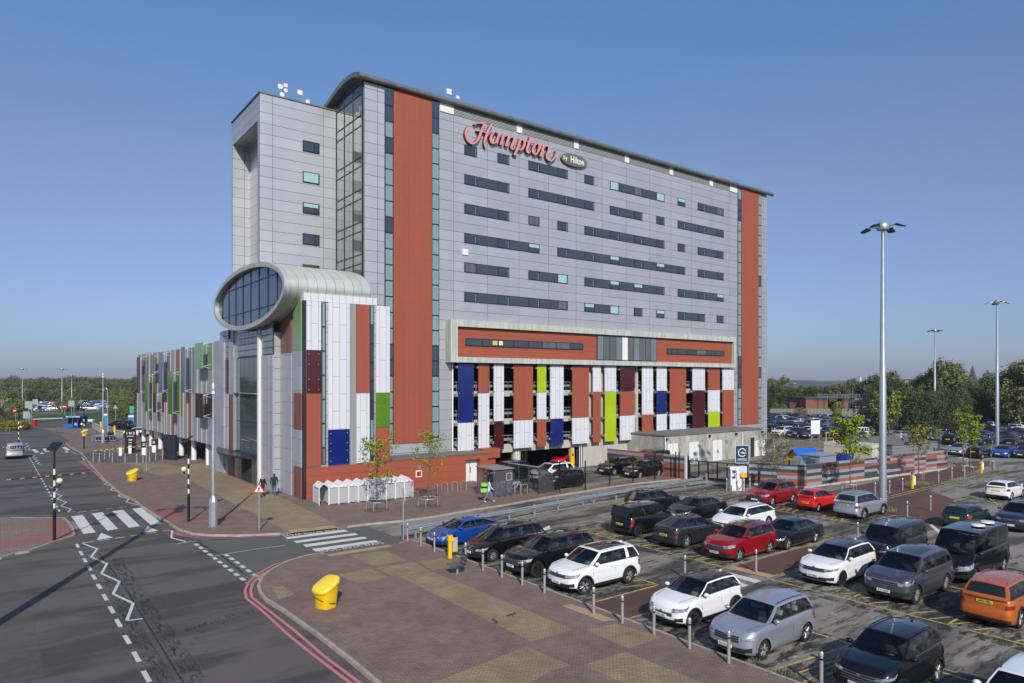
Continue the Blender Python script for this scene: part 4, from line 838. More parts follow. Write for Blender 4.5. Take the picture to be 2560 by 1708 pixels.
    def patch(s,mb,a0,a1,t0,t1,m=0,off=.006,n=6,tt=None):
        """conforming patch; t0,t1 may be (at a0, at a1) pairs"""
        if not isinstance(t0,tuple): t0=(t0,t0)
        if not isinstance(t1,tuple): t1=(t1,t1)
        vs=[];fs=[]; nt_=4
        for i in range(n+1):
            f=i/n; a=lerp(a0,a1,f)
            for j in range(nt_+1): vs.append(s.pt(a,lerp(lerp(t0[0],t0[1],f),lerp(t1[0],t1[1],f),j/nt_),off))
        for i in range(n):
            for j in range(nt_): q=i*(nt_+1)+j; fs.append((q,q+nt_+1,q+nt_+2,q+1))
        mb.add(vs,fs,m)
    def both(s,mb,a0,a1,t0,t1,m=0,**k): s.patch(mb,a0,a1,t0,t1,m,**k); s.patch(mb,-a0,-a1,t0,t1,m,**k)
    # greenhouse
    def T(s,u):   # roof edge
        p=s.p; x=lerp(s.xf,s.xr,u); yr=p['yr']; z=p['H']-.06-.09*max(0,u-.55)**1.3*2-.05*(1-u)**3
        return (x,yr-.05*u*u-.02*(1-u)**2,z)
    def B(s,u):
        x=lerp(s.xc,s.xb,u); W=s.p['W']/2*s.p['ywt']-.035
        return (x,W-.07*max(0,u-.6)/.4-.03*max(0,.15-u)/.15,interp(s.belt,x)-.01)
    def side(s,u,t,off=0):
        b=s.B(u);q=s.T(u); bl=.03*math.sin(pi*t)
        return (lerp(b[0],q[0],t),lerp(b[1],q[1],t)+bl+off,lerp(b[2],q[2],t))
    def ws(s,q,t,rear=False):
        a=s.side(1 if rear else 0,t); c=1-q*q; bx=lerp(.17,.07,t)*c; 
        if rear: bx=-lerp(.1,.05,t)*c
        return (a[0]+bx,a[1]*q,a[2]+.05*c*t+.015*c*(1-t))
    def roof(s,u,q):
        a=s.T(u); a=(a[0],s.side(u,1)[1],a[2]); c=1-q*q; return (a[0]+lerp(.07,-.05,u)*c,a[1]*q,a[2]+(.05)*c)
    def grid(s,fn,us,vs_,cls,out):
        for i in range(len(us)-1):
            for j in range(len(vs_)-1):
                k=cls(i,j); n=out.setdefault(k,MB()); su=3; sv=2
                P=[[fn(lerp(us[i],us[i+1],a/su),lerp(vs_[j],vs_[j+1],b/sv)) for b in range(sv+1)] for a in range(su+1)]
                n.add([x for r in P for x in r],[(a*(sv+1)+b,(a+1)*(sv+1)+b,(a+1)*(sv+1)+b+1,a*(sv+1)+b+1) for a in range(su) for b in range(sv)])
    def shells(s):
        p=s.p; body=MB(); ts=[0,.06,.12,.18,.26,.34,.42,.5,.58,.66,.74,.82,.89,.95,1] if s.p['det'] else [0,.1,.2,.35,.5,.65,.8,.9,1]; n=len(s.O)
        idx=list(range(n))+[-i for i in range(n-2,0,-1)]; N=len(idx); vs=[];fs=[]
        low=[]
        for t in ts:
            for a in idx: vs.append(s.pt(a,t))
        for k in range(len(ts)-1):
            for i in range(N): fs.append((k*N+i,k*N+(i+1)%N,(k+1)*N+(i+1)%N,(k+1)*N+i))
        body.add(vs,fs)
        vs=[];fs=[]
        for a in idx: q=s.pt(a,0); vs+= [q,(q[0]*.985,q[1]*.86,q[2]+.02)]
        body.add(vs,[(2*i,2*((i+1)%N),2*((i+1)%N)+1,2*i+1) for i in range(N)],1)
        vs=[];fs=[]; M_=8
        for i in range(n):
            q=s.pt(i,1); cr=p['crown']*min(1,q[1]/.5)
            for j in range(M_+1):
                f=-1+2*j/M_; vs.append((q[0],q[1]*f,q[2]+cr*(1-f*f)))
        for i in range(n-1):
            for j in range(M_): fs.append((i*(M_+1)+j,(i+1)*(M_+1)+j,(i+1)*(M_+1)+j+1,i*(M_+1)+j+1))
        cab=[s.xb+.06<vs[f[0]][0]<s.xc-.02 and s.xb+.06<vs[f[1]][0] and 0 for f in fs]
        body.add(vs,[f for f in fs if not(vs[f[0]][0]<s.xc-.1 and vs[f[1]][0]>s.xb+.1)]); 
        o=len(body.v); body.v+=vs; body.f+=[tuple(i+o for i in f) for f in fs if vs[f[0]][0]<s.xc-.1 and vs[f[1]][0]>s.xb+.1]; body.m+=[2]*(len(body.f)-len(body.m))
        out={'b':body}
        W_=p['win']; us=[w[0] for w in W_]+[1]; tv=[0,.06,.5,.88,1]
        def csd(i,j): 
            k=W_[i][2]
            if j in(0,): return ('c' if p['chr'] else 't') if p['det'] else 'b'
            if j==3: return 'b'
            return {'g':'g','t':'t','b':'b'}[k]
        for sg in(1,-1): s.grid(lambda u,t:(lambda q:(q[0],q[1]*sg,q[2]))(s.side(u,t)),us,tv,csd,out)
        s.grid(lambda q,t:s.ws(q,t),[-1,-.93,-.3,.3,.93,1],[0,.03,.95,1],lambda i,j:'w' if 0<i<4 and j<2 else ('b' if p['roof']!='k' else 'r'),out)
        s.grid(lambda q,t:s.ws(q,t,True),[-1,-.88,-.3,.3,.88,1],[0,.22 if s.xb<-s.Lf+.3 else .04,.92,1],lambda i,j:'k' if 0<i<4 and j==1 else 'b',out)
        rc=lambda i,j:{'b':'b','k':'r','p':'p' if 0<i<4 and 0<j<4 else 'b'}[p['roof']]
        for k in('g','w','k'):
            m_=out.get(k)
            if not m_: continue
            for i,f in enumerate(m_.f):
                a,b,c_=[Vector(m_.v[j]) for j in f[:3]]; n_=(b-a).cross(c_-a); ce=sum((Vector(m_.v[j]) for j in f),Vector())/len(f)-Vector((lerp(s.xf,s.xr,.5),0,s.p['zc']-.3))
                if n_.dot(ce)<0: m_.f[i]=tuple(reversed(f))
        s.grid(s.roof,[0,.06,.35,.6,.85,1],[-1,-.78,-.3,.3,.78,1],rc,out)
        return out
    def wheel_meshes(s):
        p=s.p; r=p['wr']; ty=MB(); w_=.115; prof=[(r*.66,-w_*.9),(r*.9,-w_),(r*.985,-w_*.8),(r,-w_*.5),(r,w_*.5),(r*.985,w_*.8),(r*.9,w_),(r*.66,w_*.9),(r*.64,0)]
        X=Matrix.Rotation(R(90),4,'X'); ty.lathe(prof,22,0,X)
        rim=MB(); rim.lathe([(r*.67,-w_*.88),(r*.62,-w_*.95),(r*.6,-w_*.6),(r*.6,w_*.6)],22,0,X); rim.lathe([(0,.02),(r*.62,.02)],22,1,X)
        ns=p['spokes']
        for i in range(ns):
            for dd in((-.11,.11) if ns<8 else (0,)):
                a=2*pi*i/ns+dd; b=2*pi*i/ns+dd*1.9; ca,sa=math.cos(a),math.sin(a); cb,sb=math.cos(b),math.sin(b); y=-w_*.72; h=.017 if ns<8 else .015
                q0=(ca*.05,y,sa*.05);q1=(cb*r*.61,-w_*.85,sb*r*.61); rim.tube(q0,q1,h*1.25,h,5)
        rim.lathe([(0,-w_*.85),(.05,-w_*.8),(.06,-w_*.5)],10,0,X)
        return ty,rim
def rrect_(w,h,r,n=3):
    o=[]
    for cx_,cy_,a0 in((w-r,h-r,0),(-w+r,h-r,90),(-w+r,-h+r,180),(w-r,-h+r,270)):
        for i in range(n+1): a=R(a0+90*i/n); o.append((cy_+r*math.sin(a),cx_+r*math.cos(a)))
    return o
def hash_(s_): return sum(ord(c)*(i+3) for i,c in enumerate(s_))
def car_full(name,label,cat,spec,col,u,v,face,plate=None,pale=False,group='cars in the hotel car park',roofc=None,wheelsteer=0,rz=None,loc=None,extra=None):
    c=Car(**spec); p=c.p; P=PT[col]
    t=thing(name,label,cat,loc or (*HF.wor(u,v),0.004),rz if rz is not None else HF.a+(pi if face<0 else 0),group)
    out=c.shells(); bd=out['b']
    # door gaps drawn in the body mesh
    xd=[c.xc-.12,lerp(c.xc,c.xb,.46),max(lerp(c.xc,c.xb,.8),c.xra+.3)]
    for x in xd:
        for sg in(1,-1):
            a=c.sidea(x)*sg; da=.0; q=[];
            for tt in(.1,.3,.5,.7,.85,.99):
                y=c.pt(a,tt,.0025); q+=[(y[0]-.006,y[1],y[2]),(y[0]+.006,y[1],y[2])]
            bd.add(q,[(2*i,2*i+1,2*i+3,2*i+2) for i in range(5)],1)
    for sg in(1,-1):
        q=[]
        for i in range(9):
            x=lerp(c.xc+.1,c.Lf-.36,i/8); w=abs(c.pt(c.sidea(x) if x<c.O[c.iS][0] else c.iS-.6,1)[1]); f=.84-.12*i/8; z=interp(c.belt,x)+p['crown']*(1-f*f)+.003; q+=[(x,sg*(w*f-.008),z),(x,sg*(w*f+.008),z)]
        bd.add(q,[(2*i,2*i+1,2*i+3,2*i+2) for i in range(8)],1)
    b=bd.build('body',[P,m_ctr,m_cabin],t,smooth=38)
    if 'r' in out: out['r'].build('roof',PT.get(roofc or 'black'),t,smooth=38)
    if 'p' in out: out['p'].build('panoramic_roof',m_cg,t,smooth=38)
    out['w'].build('windscreen',m_cgt,t,smooth=60); out['k'].build('rear_window' if not p.get('solid') else 'rear_door',m_cg if not p.get('solid') else P,t,smooth=60); out['g'].build('side_window',m_cgt,t,smooth=60)
    zc_=interp(c.belt,c.xc-1.0); ms_=m_seatl if pale else m_seat
    for sx,n_ in((c.xc-1.15,2),(c.xc-2.0,3)):
        if sx<c.xb+.35: continue
        for k in range(n_):
            y=(k-(n_-1)/2)*(.72 if n_==2 else .46); q=MB(); w_=.25 if n_==2 else .21; tilt=Matrix.Translation((sx,y,zc_-.12))@Matrix.Rotation(R(-14),4,'Y'); hb=min(.34,p['H']-zc_-.30)
            q.prism(rrect_(w_,.07,.06),0,hb+.05,0,tilt); q.prism(rrect_(.12,.05,.045),hb+.09,hb+.24,0,tilt); q.tube(tilt@Vector((0,-.05,hb)),tilt@Vector((0,-.05,hb+.12)),.01,n=4); q.tube(tilt@Vector((0,.05,hb)),tilt@Vector((0,.05,hb+.12)),.01,n=4); q.build('seat',ms_,t,smooth=40)
    q=MB(); a=Matrix.Translation((c.xc-.62,-.36,zc_+.03))@Matrix.Rotation(R(65),4,'Y'); q.path([a@Vector((.17*math.cos(2*pi*i/12),.17*math.sin(2*pi*i/12),0)) for i in range(13)],.015,5); q.build('steering_wheel',m_ctr,t)
    if hash_(label)%3: q=MB(); xx=c.xc-.12; zz=interp(c.belt,xx)+p['crown']+.012; y0=.18 if hash_(label)%2 else -.1; q.add([(xx-.14,y0,zz),(xx,y0,zz+.004),(xx,y0+.24,zz+.004),(xx-.14,y0+.24,zz)],[(0,1,2,3)]); q.build('dashboard_ticket',m_dash,t)
    if 't' in out: out['t'].build('window_trim',m_ctr,t,smooth=60)
    if 'c' in out: out['c'].build('chrome_trim',m_chr,t,smooth=60)
    MB().box((-c.Lf+.3,-p['W']/2+.3,p['gz']),(c.Lf-.35,p['W']/2-.3,.62)).build('underbody',m_well,t)
    q=MB(); 
    for xa in(c.xfa,c.xra): q.box((xa-c.Ra+.01,-p['W']/2+.26,.3),(xa+c.Ra-.01,p['W']/2-.26,.75))
    q.build('wheel_arch_liner',m_well,t)
    ty,rim=c.wheel_meshes(); tyo=None
    for xa in(c.xfa,c.xra):
        for sg in(-1,1):
            if tyo is None: tyo=ty.build('wheel',m_tyre,t,smooth=40); rmo=rim.build('rim',[m_alloy if p['rimc']=='alloy' else m_dall,m_ctr],tyo,smooth=30); w=tyo
            else: w=dup(tyo,parent=t)
            w.location=(xa,sg*(p['W']/2-.135),p['wr']); w.rotation_euler=(0,R(random.uniform(0,60)),(0 if sg<0 else pi)+(wheelsteer if xa==c.xfa else 0))
    for sg in(-1,1):
        q=MB(); h0,h1=p['hl']; c.patch(q,sg*(c.iC-.3),sg*(c.iS+.4),(h0,h0+.09),(h1-.03,h1),off=.018,n=10); q.build('headlight',m_hl,t,smooth=40)
        q=MB(); a0,a1=p['tl']; c.patch(q,sg*(c.iR+.1),sg*(c.iR+1+p['tlw']),(a0+.05,a0),(a1,a1-.04),off=.018,n=10); q.build('tail_light',m_tl,t,smooth=40)
        q=MB(); x=c.xc-.28; y=p['W']/2; z=interp(c.belt,x)+.09
        q.sph((x,sg*(y+.06),z),.1,0,10,6,(1,1.1,.75)); q.tube((x+.02,sg*(y-.08),z-.07),(x,sg*(y+.02),z-.03),.025,m=1); q.build('mirror',[P if p['mir']=='b' else m_ctr,m_ctr],t,smooth=60)
        q=MB()
        for x in(lerp(c.xc,c.xb,.40),lerp(c.xc,c.xb,.74)):
            y=c.pt(c.sidea(x)*sg,.80,.012); q.box((y[0]-.09,y[1]-.012,y[2]-.014),(y[0]+.09,y[1]+.012,y[2]+.014))
        q.build('door_handle',P if not p['chr'] else m_chr,t)
        if p['fog']: q=MB(); c.patch(q,sg*(c.iC+.6),sg*(c.iC+3.2),.16,(.30,.38),off=.016,n=6); q.build('bumper_vent',m_ctr,t)
    g0,g1,ga=p['gr']; q=MB(); c.patch(q,-ga,ga,g0,g1,off=.018,n=14); go=q.build('grille',m_grl,t)
    if p['chr'] or p.get('gch'):
        q=MB(); c.patch(q,-ga,ga,g1,g1+.025,off=.026,n=14); c.patch(q,-ga,ga,g0-.02,g0,off=.026,n=14); q.build('grille_trim',m_chr,go)
    q=MB(); zg=c.pt(0,(g1+g0)/2+.12,.02); q.lathe([(0,0),(.05,0),(.055,-.01)],12,0,Matrix.Translation(zg)@Matrix.Rotation(R(90),4,'Y')); q.build('badge',m_chr,t)
    i0,i1,ia=p['intake']; q=MB(); c.patch(q,-ia,ia,i0,i1,off=.016,n=14); q.build('lower_intake',m_ctr,t)
    q=MB(); c.patch(q,-len(c.O)+1.01,-c.iR-1.5,.02,.2,off=.014,n=8); c.patch(q,c.iR+1.5,len(c.O)-1.01,.02,.2,off=.014,n=8); q.build('rear_bumper_trim',m_ctr,t)
    if p['clad']:
        q=MB(); Ra=c.Ra
        for xa in(c.xfa,c.xra):
            for sg in(-1,1):
                vs=[]
                for i in range(15):
                    th=pi*i/14; 
                    for rr in(Ra-.012,Ra+.065): 
                        x=xa+rr*math.cos(th); z=p['wr']+rr*math.sin(th); aa=c.sidea(x) if abs(x)<c.Lf-.5 else (c.iS if x>0 else c.iR)
                        y=abs(c.pt(aa,.4,.0)[1])
                        vs.append((x,sg*(y+.014),z))
                q.add(vs,[(2*i,2*i+1,2*i+3,2*i+2) for i in range(14)])
        q.build('wheel_arch_trim',m_ctr if p['clad']==1 else P,t)
        if p['clad']==1:
            q=MB(); a0=c.sidea(c.xfa-c.Ra*1.04);a1=c.sidea(c.xra+c.Ra*1.04); c.both(q,a0,a1,0,.16,off=.01,n=10); c.both(q,.0,c.iS-.2,.0,.10,off=.01,n=8); q.build('sill_trim',m_ctr,t)
    if p['rails']:
        q=MB()
        for sg in(-1,1):
            pts=[c.roof(uu,sg*.93) for uu in(.04,.1,.35,.6,.85,.93)]; pts=[(x,y,z+(.045 if 0<i<5 else .0)) for i,(x,y,z) in enumerate(pts)]; q.path(pts,.018,5)
        q.build('roof_rail',m_chr if p['rails']=='c' else m_ctr,t)
    z=c.roof(.93,0); q=MB(); q.prism([(z[0]-.07,-.012),(z[0]+.07,-.012),(z[0]+.07,.012),(z[0]-.07,.012)],z[2]-.01,z[2]+.05); q.build('antenna',P,t)
    # plates
    zf_=c.pt(0,.38,0); fr=MB().box((zf_[0]+.0,-.26,.42 if p['gz']<.22 else .47),(zf_[0]+.03,.26,.53 if p['gz']<.22 else .58)).build('number_plate',m_pw,t)
    tz=.95 if not p.get('plz') else p['plz']; _z0=c.pt(len(c.O)-1.01,0)[2]; _z1=c.pt(len(c.O)-1.01,1)[2]; tz=min(tz,_z1-.08); zb=c.pt(len(c.O)-1.01,(tz-_z0)/(_z1-_z0)); rr_=MB().box((zb[0]-.025,-.26,tz-.055),(zb[0]+.03,.26,tz+.055)).build('number_plate',m_py,t)
    if plate:
        vs,fs=text(plate,.105,0,'CENTER',.002)
        if face<0: MB().add(vs,fs,0,axes((zf_[0]+.034,0,.475 if p['gz']<.22 else .525),(0,1,0),(0,0,1),(1,0,0))).build('plate_lettering',m_black,fr)
        else: MB().add(vs,fs,0,axes((zb[0]-.03,0,tz),(0,-1,0),(0,0,1),(-1,0,0))).build('plate_lettering',m_black,rr_)
    # wiper + screen paper
    q=MB(); a=c.ws(-.6,.05);b_=c.ws(.1,.1); q.tube((a[0],a[1],a[2]+.01),(b_[0],b_[1],b_[2]+.012),.01,n=4); a=c.ws(.1,.04);b_=c.ws(.75,.1); q.tube((a[0],a[1],a[2]+.01),(b_[0],b_[1],b_[2]+.012),.01,n=4); q.build('wiper',m_black,t)
    if extra: extra(c,t)
    return t
SP=dict(
 coupe=dict(plz=.72,rf=[(0,.12),(.15,.03),(.4,0),(.62,.05),(.85,.16),(1,.3)],L=4.64,W=1.83,H=1.40,wb=2.81,fo=.82,gz=.17,wr=.34,zn=.74,zc=.92,zr=.97,zt=.98,xf=.35,xr=-1.0,xb=-1.95,yr=.58,rimc='dark',hl=(.66,.86),tl=(.62,.86),gr=(.52,.74,1.6),clad=0),
 mpv=dict(rf=[(0,.12),(.15,.03),(.4,0),(.62,.05),(.85,.16),(1,.3)],L=4.66,W=1.88,H=1.67,wb=2.76,fo=.95,xc=1.35,xf=.45,yr=.64,zn=.84,zc=1.0,zr=1.08,chr=1,spokes=10,gr=(.52,.78,2.4),rails='c',roof='p'),
 bigsuv=dict(L=4.88,W=1.98,H=1.74,wb=2.9,fo=.92,gz=.24,wr=.39,zn=1.03,zc=1.14,zr=1.16,zt=1.14,yr=0.70,rimc='dark',clad=2,gr=(.44,.82,3.3),roof='p',rails='k'),
 disco=dict(L=4.6,W=1.93,H=1.76,wb=2.74,fo=.88,gz=.26,wr=.37,zn=1.05,zc=1.16,zr=1.16,zt=1.14,yr=0.71,clad=1,roof='p',gr=(.62,.82,3.0),rails=None,win=[(0,.05,'b'),(.05,.38,'g'),(.38,.42,'t'),(.42,.70,'g'),(.70,.77,'b'),(.77,.97,'g'),(.97,1,'b')],mir='b'),
 yaris=dict(L=4.18,W=1.77,H=1.61,wb=2.56,fo=.86,gz=.22,wr=.35,zn=0.99,zc=1.09,zr=1.14,zt=1.10,yr=0.63,clad=1,roof='k',rimc='dark',gr=(.38,.56,2.8),intake=(.04,.2,4.2),hl=(.60,.84),rails='k'),
 karoq=dict(L=4.38,W=1.84,H=1.64,wb=2.64,fo=.88,gz=.21,wr=.345,zn=0.99,zc=1.08,zr=1.10,zt=1.08,yr=0.67,rails='c',gr=(.54,.82,2.7),gch=1,hl=(.62,.82),clad=2),
 eco=dict(L=4.1,W=1.77,H=1.69,wb=2.52,fo=.80,gz=.22,wr=.345,zn=1.03,zc=1.12,zr=1.14,zt=1.12,yr=0.65,clad=1,gr=(.44,.80,3.0),rails='k',hl=(.68,.84)),
 ludo=dict(L=4.42,W=1.86,H=1.86,wb=2.79,fo=.88,gz=.22,wr=.33,zn=.92,zc=1.12,zr=1.14,zt=1.12,xc=1.45,xf=.62,xr=-1.98,xb=-2.12,yr=.74,clad=1,rimc='dark',tl=(.45,.98),tlw=.6,win=[(0,.06,'b'),(.06,.36,'g'),(.36,.42,'b'),(.42,.64,'g'),(.64,.68,'b'),(.68,.92,'g'),(.92,1,'b')],plz=.72),
 fastb=dict(L=4.65,W=1.88,H=1.62,wb=2.77,fo=.88,gz=.2,wr=.37,zn=.9,zc=1.04,zr=1.1,zt=1.12,xr=-.9,xb=-2.1,yr=.62,chr=1,tl=(.72,.84),tlw=2.4,plz=.72,roof='p'),
 csuv=dict(L=4.57,W=1.88,H=1.67,wb=2.72,fo=.92,gz=.21,wr=.355,zn=1.01,zc=1.10,zr=1.12,zt=1.10,yr=0.66,chr=1,gr=(.40,.78,2.8),rails='c',roof='p',clad=2),
 saloon=dict(plz=.72,L=4.85,W=1.85,H=1.47,wb=2.85,fo=.84,gz=.17,wr=.335,zn=.78,zc=.97,zr=1.02,zt=1.03,xf=.42,xr=-1.0,xb=-1.62,yr=.59,chr=1,tl=(.55,.8),gr=(.5,.75,2.2)),
 estate=dict(plz=.72,L=4.93,W=1.88,H=1.47,wb=2.92,fo=.9,gz=.16,wr=.34,zn=.76,zc=.95,zr=1.0,zt=1.02,xf=.5,yr=.61,xr=-1.75,chr=0,rails='c'),
 grand=dict(L=4.48,W=1.86,H=1.63,wb=2.68,fo=.9,gz=.2,wr=.355,zn=0.99,zc=1.08,zr=1.13,zt=1.10,yr=0.64,clad=2,roof='k',rimc='dark',gr=(.62,.84,2.95),intake=(.06,.28,3.6),hl=(.66,.86),rails='k'),
 hatch=dict(plz=.72,rf=[(0,.1),(.15,.03),(.4,0),(.62,.05),(.85,.14),(1,.28)],L=4.05,W=1.72,H=1.46,wb=2.48,fo=.82,gz=.18,wr=.31,zn=.78,zc=.96,zr=1.02,zt=1.03,yr=.58,tl=(.6,.9),tlw=1.8),
 city=dict(L=3.6,W=1.6,H=1.54,wb=2.38,fo=.7,gz=.18,wr=.29,zn=.84,zc=1.0,zr=1.04,zt=1.04,yr=.55,tlw=1.4,rimc='alloy',plz=.62),
 rr=dict(L=5.0,W=2.0,H=1.87,wb=2.92,fo=.86,gz=.25,wr=.40,zn=1.10,zc=1.22,zr=1.22,zt=1.2,xf=.55,yr=0.73,spokes=12,gr=(.62,.84,3.0),gch=1,hl=(.64,.84),roof='p',rf=[(0,.1),(.15,.02),(.4,0),(.7,.03),(.9,.07),(1,.16)],xr=-2.0),
 defender=dict(L=4.76,W=2.0,H=1.95,wb=3.02,fo=.85,gz=.28,wr=.40,zn=1.12,zc=1.24,zr=1.24,zt=1.22,xc=1.1,xf=.72,xr=-2.28,xb=-2.34,yr=.76,clad=1,rimc='dark',rf=[(0,.1),(.15,.02),(.4,0),(.8,.01),(1,.06)],hl=(.66,.82),gr=(.6,.76,3),rails='k'),
 sprinter=dict(L=5.5,W=1.95,H=2.3,wb=3.5,fo=.95,gz=.26,wr=.35,zn=1.02,zc=1.30,zr=1.34,zt=1.34,xc=1.85,xf=1.05,xr=-2.66,xb=-2.71,yr=.82,clad=0,rimc='alloy',hl=(.52,.86),gr=(.42,.7,3),intake=(.05,.3,5),mir='t',rcx=.5,win=[(0,.04,'b'),(.04,.2,'g'),(.2,.30,'b'),(.30,.58,'g'),(.58,.64,'b'),(.64,.93,'g'),(.93,1,'b')],tl=(.3,.95),tlw=.4),
 xtrail=dict(L=4.64,W=1.84,H=1.73,wb=2.7,fo=.93,gz=.22,wr=.36,zn=0.97,zc=1.10,zr=1.16,zt=1.14,yr=0.66,clad=1,rails='c',tl=(.62,.82),tlw=2.6,plz=.98),
)
CARS=[]
def nearcar(sp,col,side,u,v,face,label,plate=None,cat='car',name='parked_car',**k):
    s=dict(SP[sp]); c=Car(**s); off=s.get('W',1.84)/2-.135
    uc=u-(c.xfa if side=='F' else c.xra)*face*1.0 if face>0 else u+(c.xfa if side=='F' else c.xra)
    vc=v+off; CARS.append((uc,vc)); return car_full(name,label,cat,s,col,uc,vc,face,plate,**k)
def vent_sk(c,t):
    q=MB()
    for x in(-.3,-1.5): z=c.roof((c.xf-x)/(c.xf-c.xr),.3)[2]; q.lathe([(0,.12),(.3,.09),(.32,.05),(0,.0)],14,0,Matrix.Translation((x,.3,z))@Matrix.Diagonal((1.2,.9,1,1)))
    q.build('roof_vent',m_whitep,t,smooth=40)
def hood_panel(c,t):
    q=MB(); vs=[(1.22,-.5,1.14),(1.22,.5,1.14),(1.45,.42,1.10),(1.45,-.42,1.10)]
    MB().add([(x,y,z+.05*(1-(y/.9)**2)) for x,y,z in vs],[(0,1,2,3)]).build('bonnet_panel',m_ctr,t)
nearcar('coupe','blue','F',1.25,-19.3,-1,'bright blue coupe parked first in the front row behind the bollards','NL16 BMZ')
nearcar('mpv','black','F',1.35,-23.2,-1,'black people carrier with silver window line parked beside the bright blue coupe','RJ14 UVX')
nearcar('bigsuv','black','F',1.45,-26.7,-1,'large black estate SUV with black wheels parked next to the white SUV with side steps','W8 GFL')
nearcar('disco','white','F',1.46,-29.95,-1,'white SUV with black glass roof parked beside the brown walkway','C8 VGR',wheelsteer=R(-24),extra=hood_panel)
nearcar('yaris','white','F',1.86,-35.4,-1,'small white crossover with black roof parked between walkway and silver SUV','X25 UZP',wheelsteer=R(-8))
nearcar('karoq','silver','F',1.42,-38.6,-1,'silver blue SUV with roof rails parked nearest behind the steel bollards','DX18 JTY',pale=True)
nearcar('eco','black','F',1.66,-42.8,-1,'small black SUV cut off by the bottom edge of the picture','DE68 WKR')
nearcar('karoq','white','F',1.5,-46.4,-1,'white car of which only roof and mirror show in the bottom right corner')
nearcar('ludo','black','R',11.54,-23.8,1,'boxy black van based people carrier seen from behind with yellow plate','CE19 WNZ',cat='people carrier')
nearcar('fastb','dark_grey','R',11.65,-27.3,1,'dark grey fastback SUV seen from behind, tail towards the aisle','CY68 EXT')
nearcar('csuv','navy_black','F',19.67,-19.9,1,'black SUV with chrome window outline parked behind the boxy people carrier')
nearcar('saloon','black','R',20.35,-23.1,-1,'low black saloon nosed up to the dark grey fastback')
nearcar('estate','white','R',20.2,-26.9,-1,'white estate car with dark windows behind the dark red SUV')
nearcar('csuv','red','F',11.52,-30.75,-1,'dark red SUV with silver roof rails beside the second brown walkway','PF22 MTO')
nearcar('saloon','navy_black','F',15.7,-30.95,-1,'very dark blue saloon parked behind the dark red SUV')
nearcar('grand','white','F',11.51,-36.07,-1,'white SUV with black roof and thin black grille beside the grey luxury SUV','N19 BEG',group='cars in the hotel car park')
nearcar('defender','navy_black','F',16.6,-36.2,-1,'square black off roader behind the white SUV with thin black grille',cat='off roader')
nearcar('rr','grey','F',11.54,-39.2,-1,'large metallic grey luxury SUV with multi spoke wheels','C11 DUF')
nearcar('sprinter','black','F',16.71,-39.6,-1,'tall black minibus with two white roof vents',cat='minibus',name='minibus',extra=vent_sk)
nearcar('xtrail','orange','R',11.7,-42.75,1,'metallic orange SUV seen from behind at the right edge','AP21 FBL')
nearcar('bigsuv','black','R',21.6,-43.6,1,'black SUV with yellow rear plate cut off by the right edge','NX20 KLO')
nearcar('hatch','green','R',29.6,-35.1,1,'dark green hatchback with tall red lamps seen from behind')
nearcar('csuv','dark_grey','F',31.4,-37.6,-1,'dark grey SUV with bright lamps facing the camera beside the dark green hatchback')
nearcar('hatch','white','R',43.95,-32.8,1,'white hatchback with red tail lamps parked across the lane from the striped wall')
nearcar('estate','silver','F',51.3,-33.8,-1,'silver grey car facing the white hatchback at the right edge')
nearcar('csuv','red','F',26.96,-22.95,-1,'red SUV parked beside the white electric charger')
nearcar('city','bright_red','R',27.53,-26.2,1,'small bright red hatchback seen from behind','ET08 LCY')
nearcar('xtrail','silver','R',27.4,-29.45,1,'silver SUV seen from behind at the foot of the tallest lamp mast','LX15 PLV')
nearcar('yaris','black','F',19.2,-7.75,-1,'dark compact SUV parked beside the curved bicycle shelter')
nearcar('csuv','black','F',29.4,-4.4,-1,'black electric SUV with gold brown nose beside the striped wall')
nearcar('karoq','black','F',29.77,-7.4,-1,'black SUV parked nearest the kerb in front of the striped wall')
nearcar('disco','white','F',20.6,-4.4,-1,'white SUV with black upper half behind the bicycle shelter')
nearcar('bigsuv','navy_black','F',17.9,-.9,-1,'dark SUV parked close to the car park pillar')
nearcar('city','bright_red','F',29.3,3.3,-1,'bright red car standing just inside the car park opening')
nearcar('coupe','bright_red','F',18.4,4.6,-1,'low red car behind the mesh in the left ground floor opening')
def rack(c,t):
    q=MB()
    for x in(.2,-.6,-1.4): q.tube((x,-.7,2.1),(x,.7,2.1),.025,n=5)
    for y in(-.7,.7): q.tube((.4,y,2.06),(-1.6,y,2.06),.025,n=5)
    q.build('roof_rack',m_galv,t)
nearcar('defender','dark_grey','F',34.9,-3.7,-1,'dark off roader with roof bars parked behind the striped wall',extra=rack,cat='off roader')
# van on the left road and two cars by the drop-off
def gsts(c,t):
    vs,fs=text('GSTS',.52,0,'CENTER',.03); x=-c.Lf-.06
    MB().add(vs,fs,0,axes((x+.02,-.12,1.42),(0,-1,0),(0,0,1),(-1,0,0))).build('van_lettering',m_black,t)
    MB().lathe([(0,0),(.2,0),(.2,.02),(0,.02)],20,0,axes((x+.02,.62,1.42),(0,-1,0),(0,0,1),(-1,0,0))).build('logo',[mat('logo_orange',(.7,.25,.03),.5)],t)
vd=Vector(gp(*z1(262,1060)))-Vector(gp(*z1(545,1568))); va=math.atan2(vd.y,vd.x)
SP['gvan']=dict(SP['ludo'],win=[(0,.06,'b'),(.06,.3,'g'),(.3,1,'b')],L=4.6,xr=-2.2,xb=-2.26,solid=1)
q=gp(14,1150); car_full('small_van','silver van with GSTS lettering driving away at the left edge','van',SP['gvan'],'silver',0,0,1,None,'vehicles on the left road',rz=va,loc=(q[0]-.6,q[1]+2.2,.004),extra=gsts)
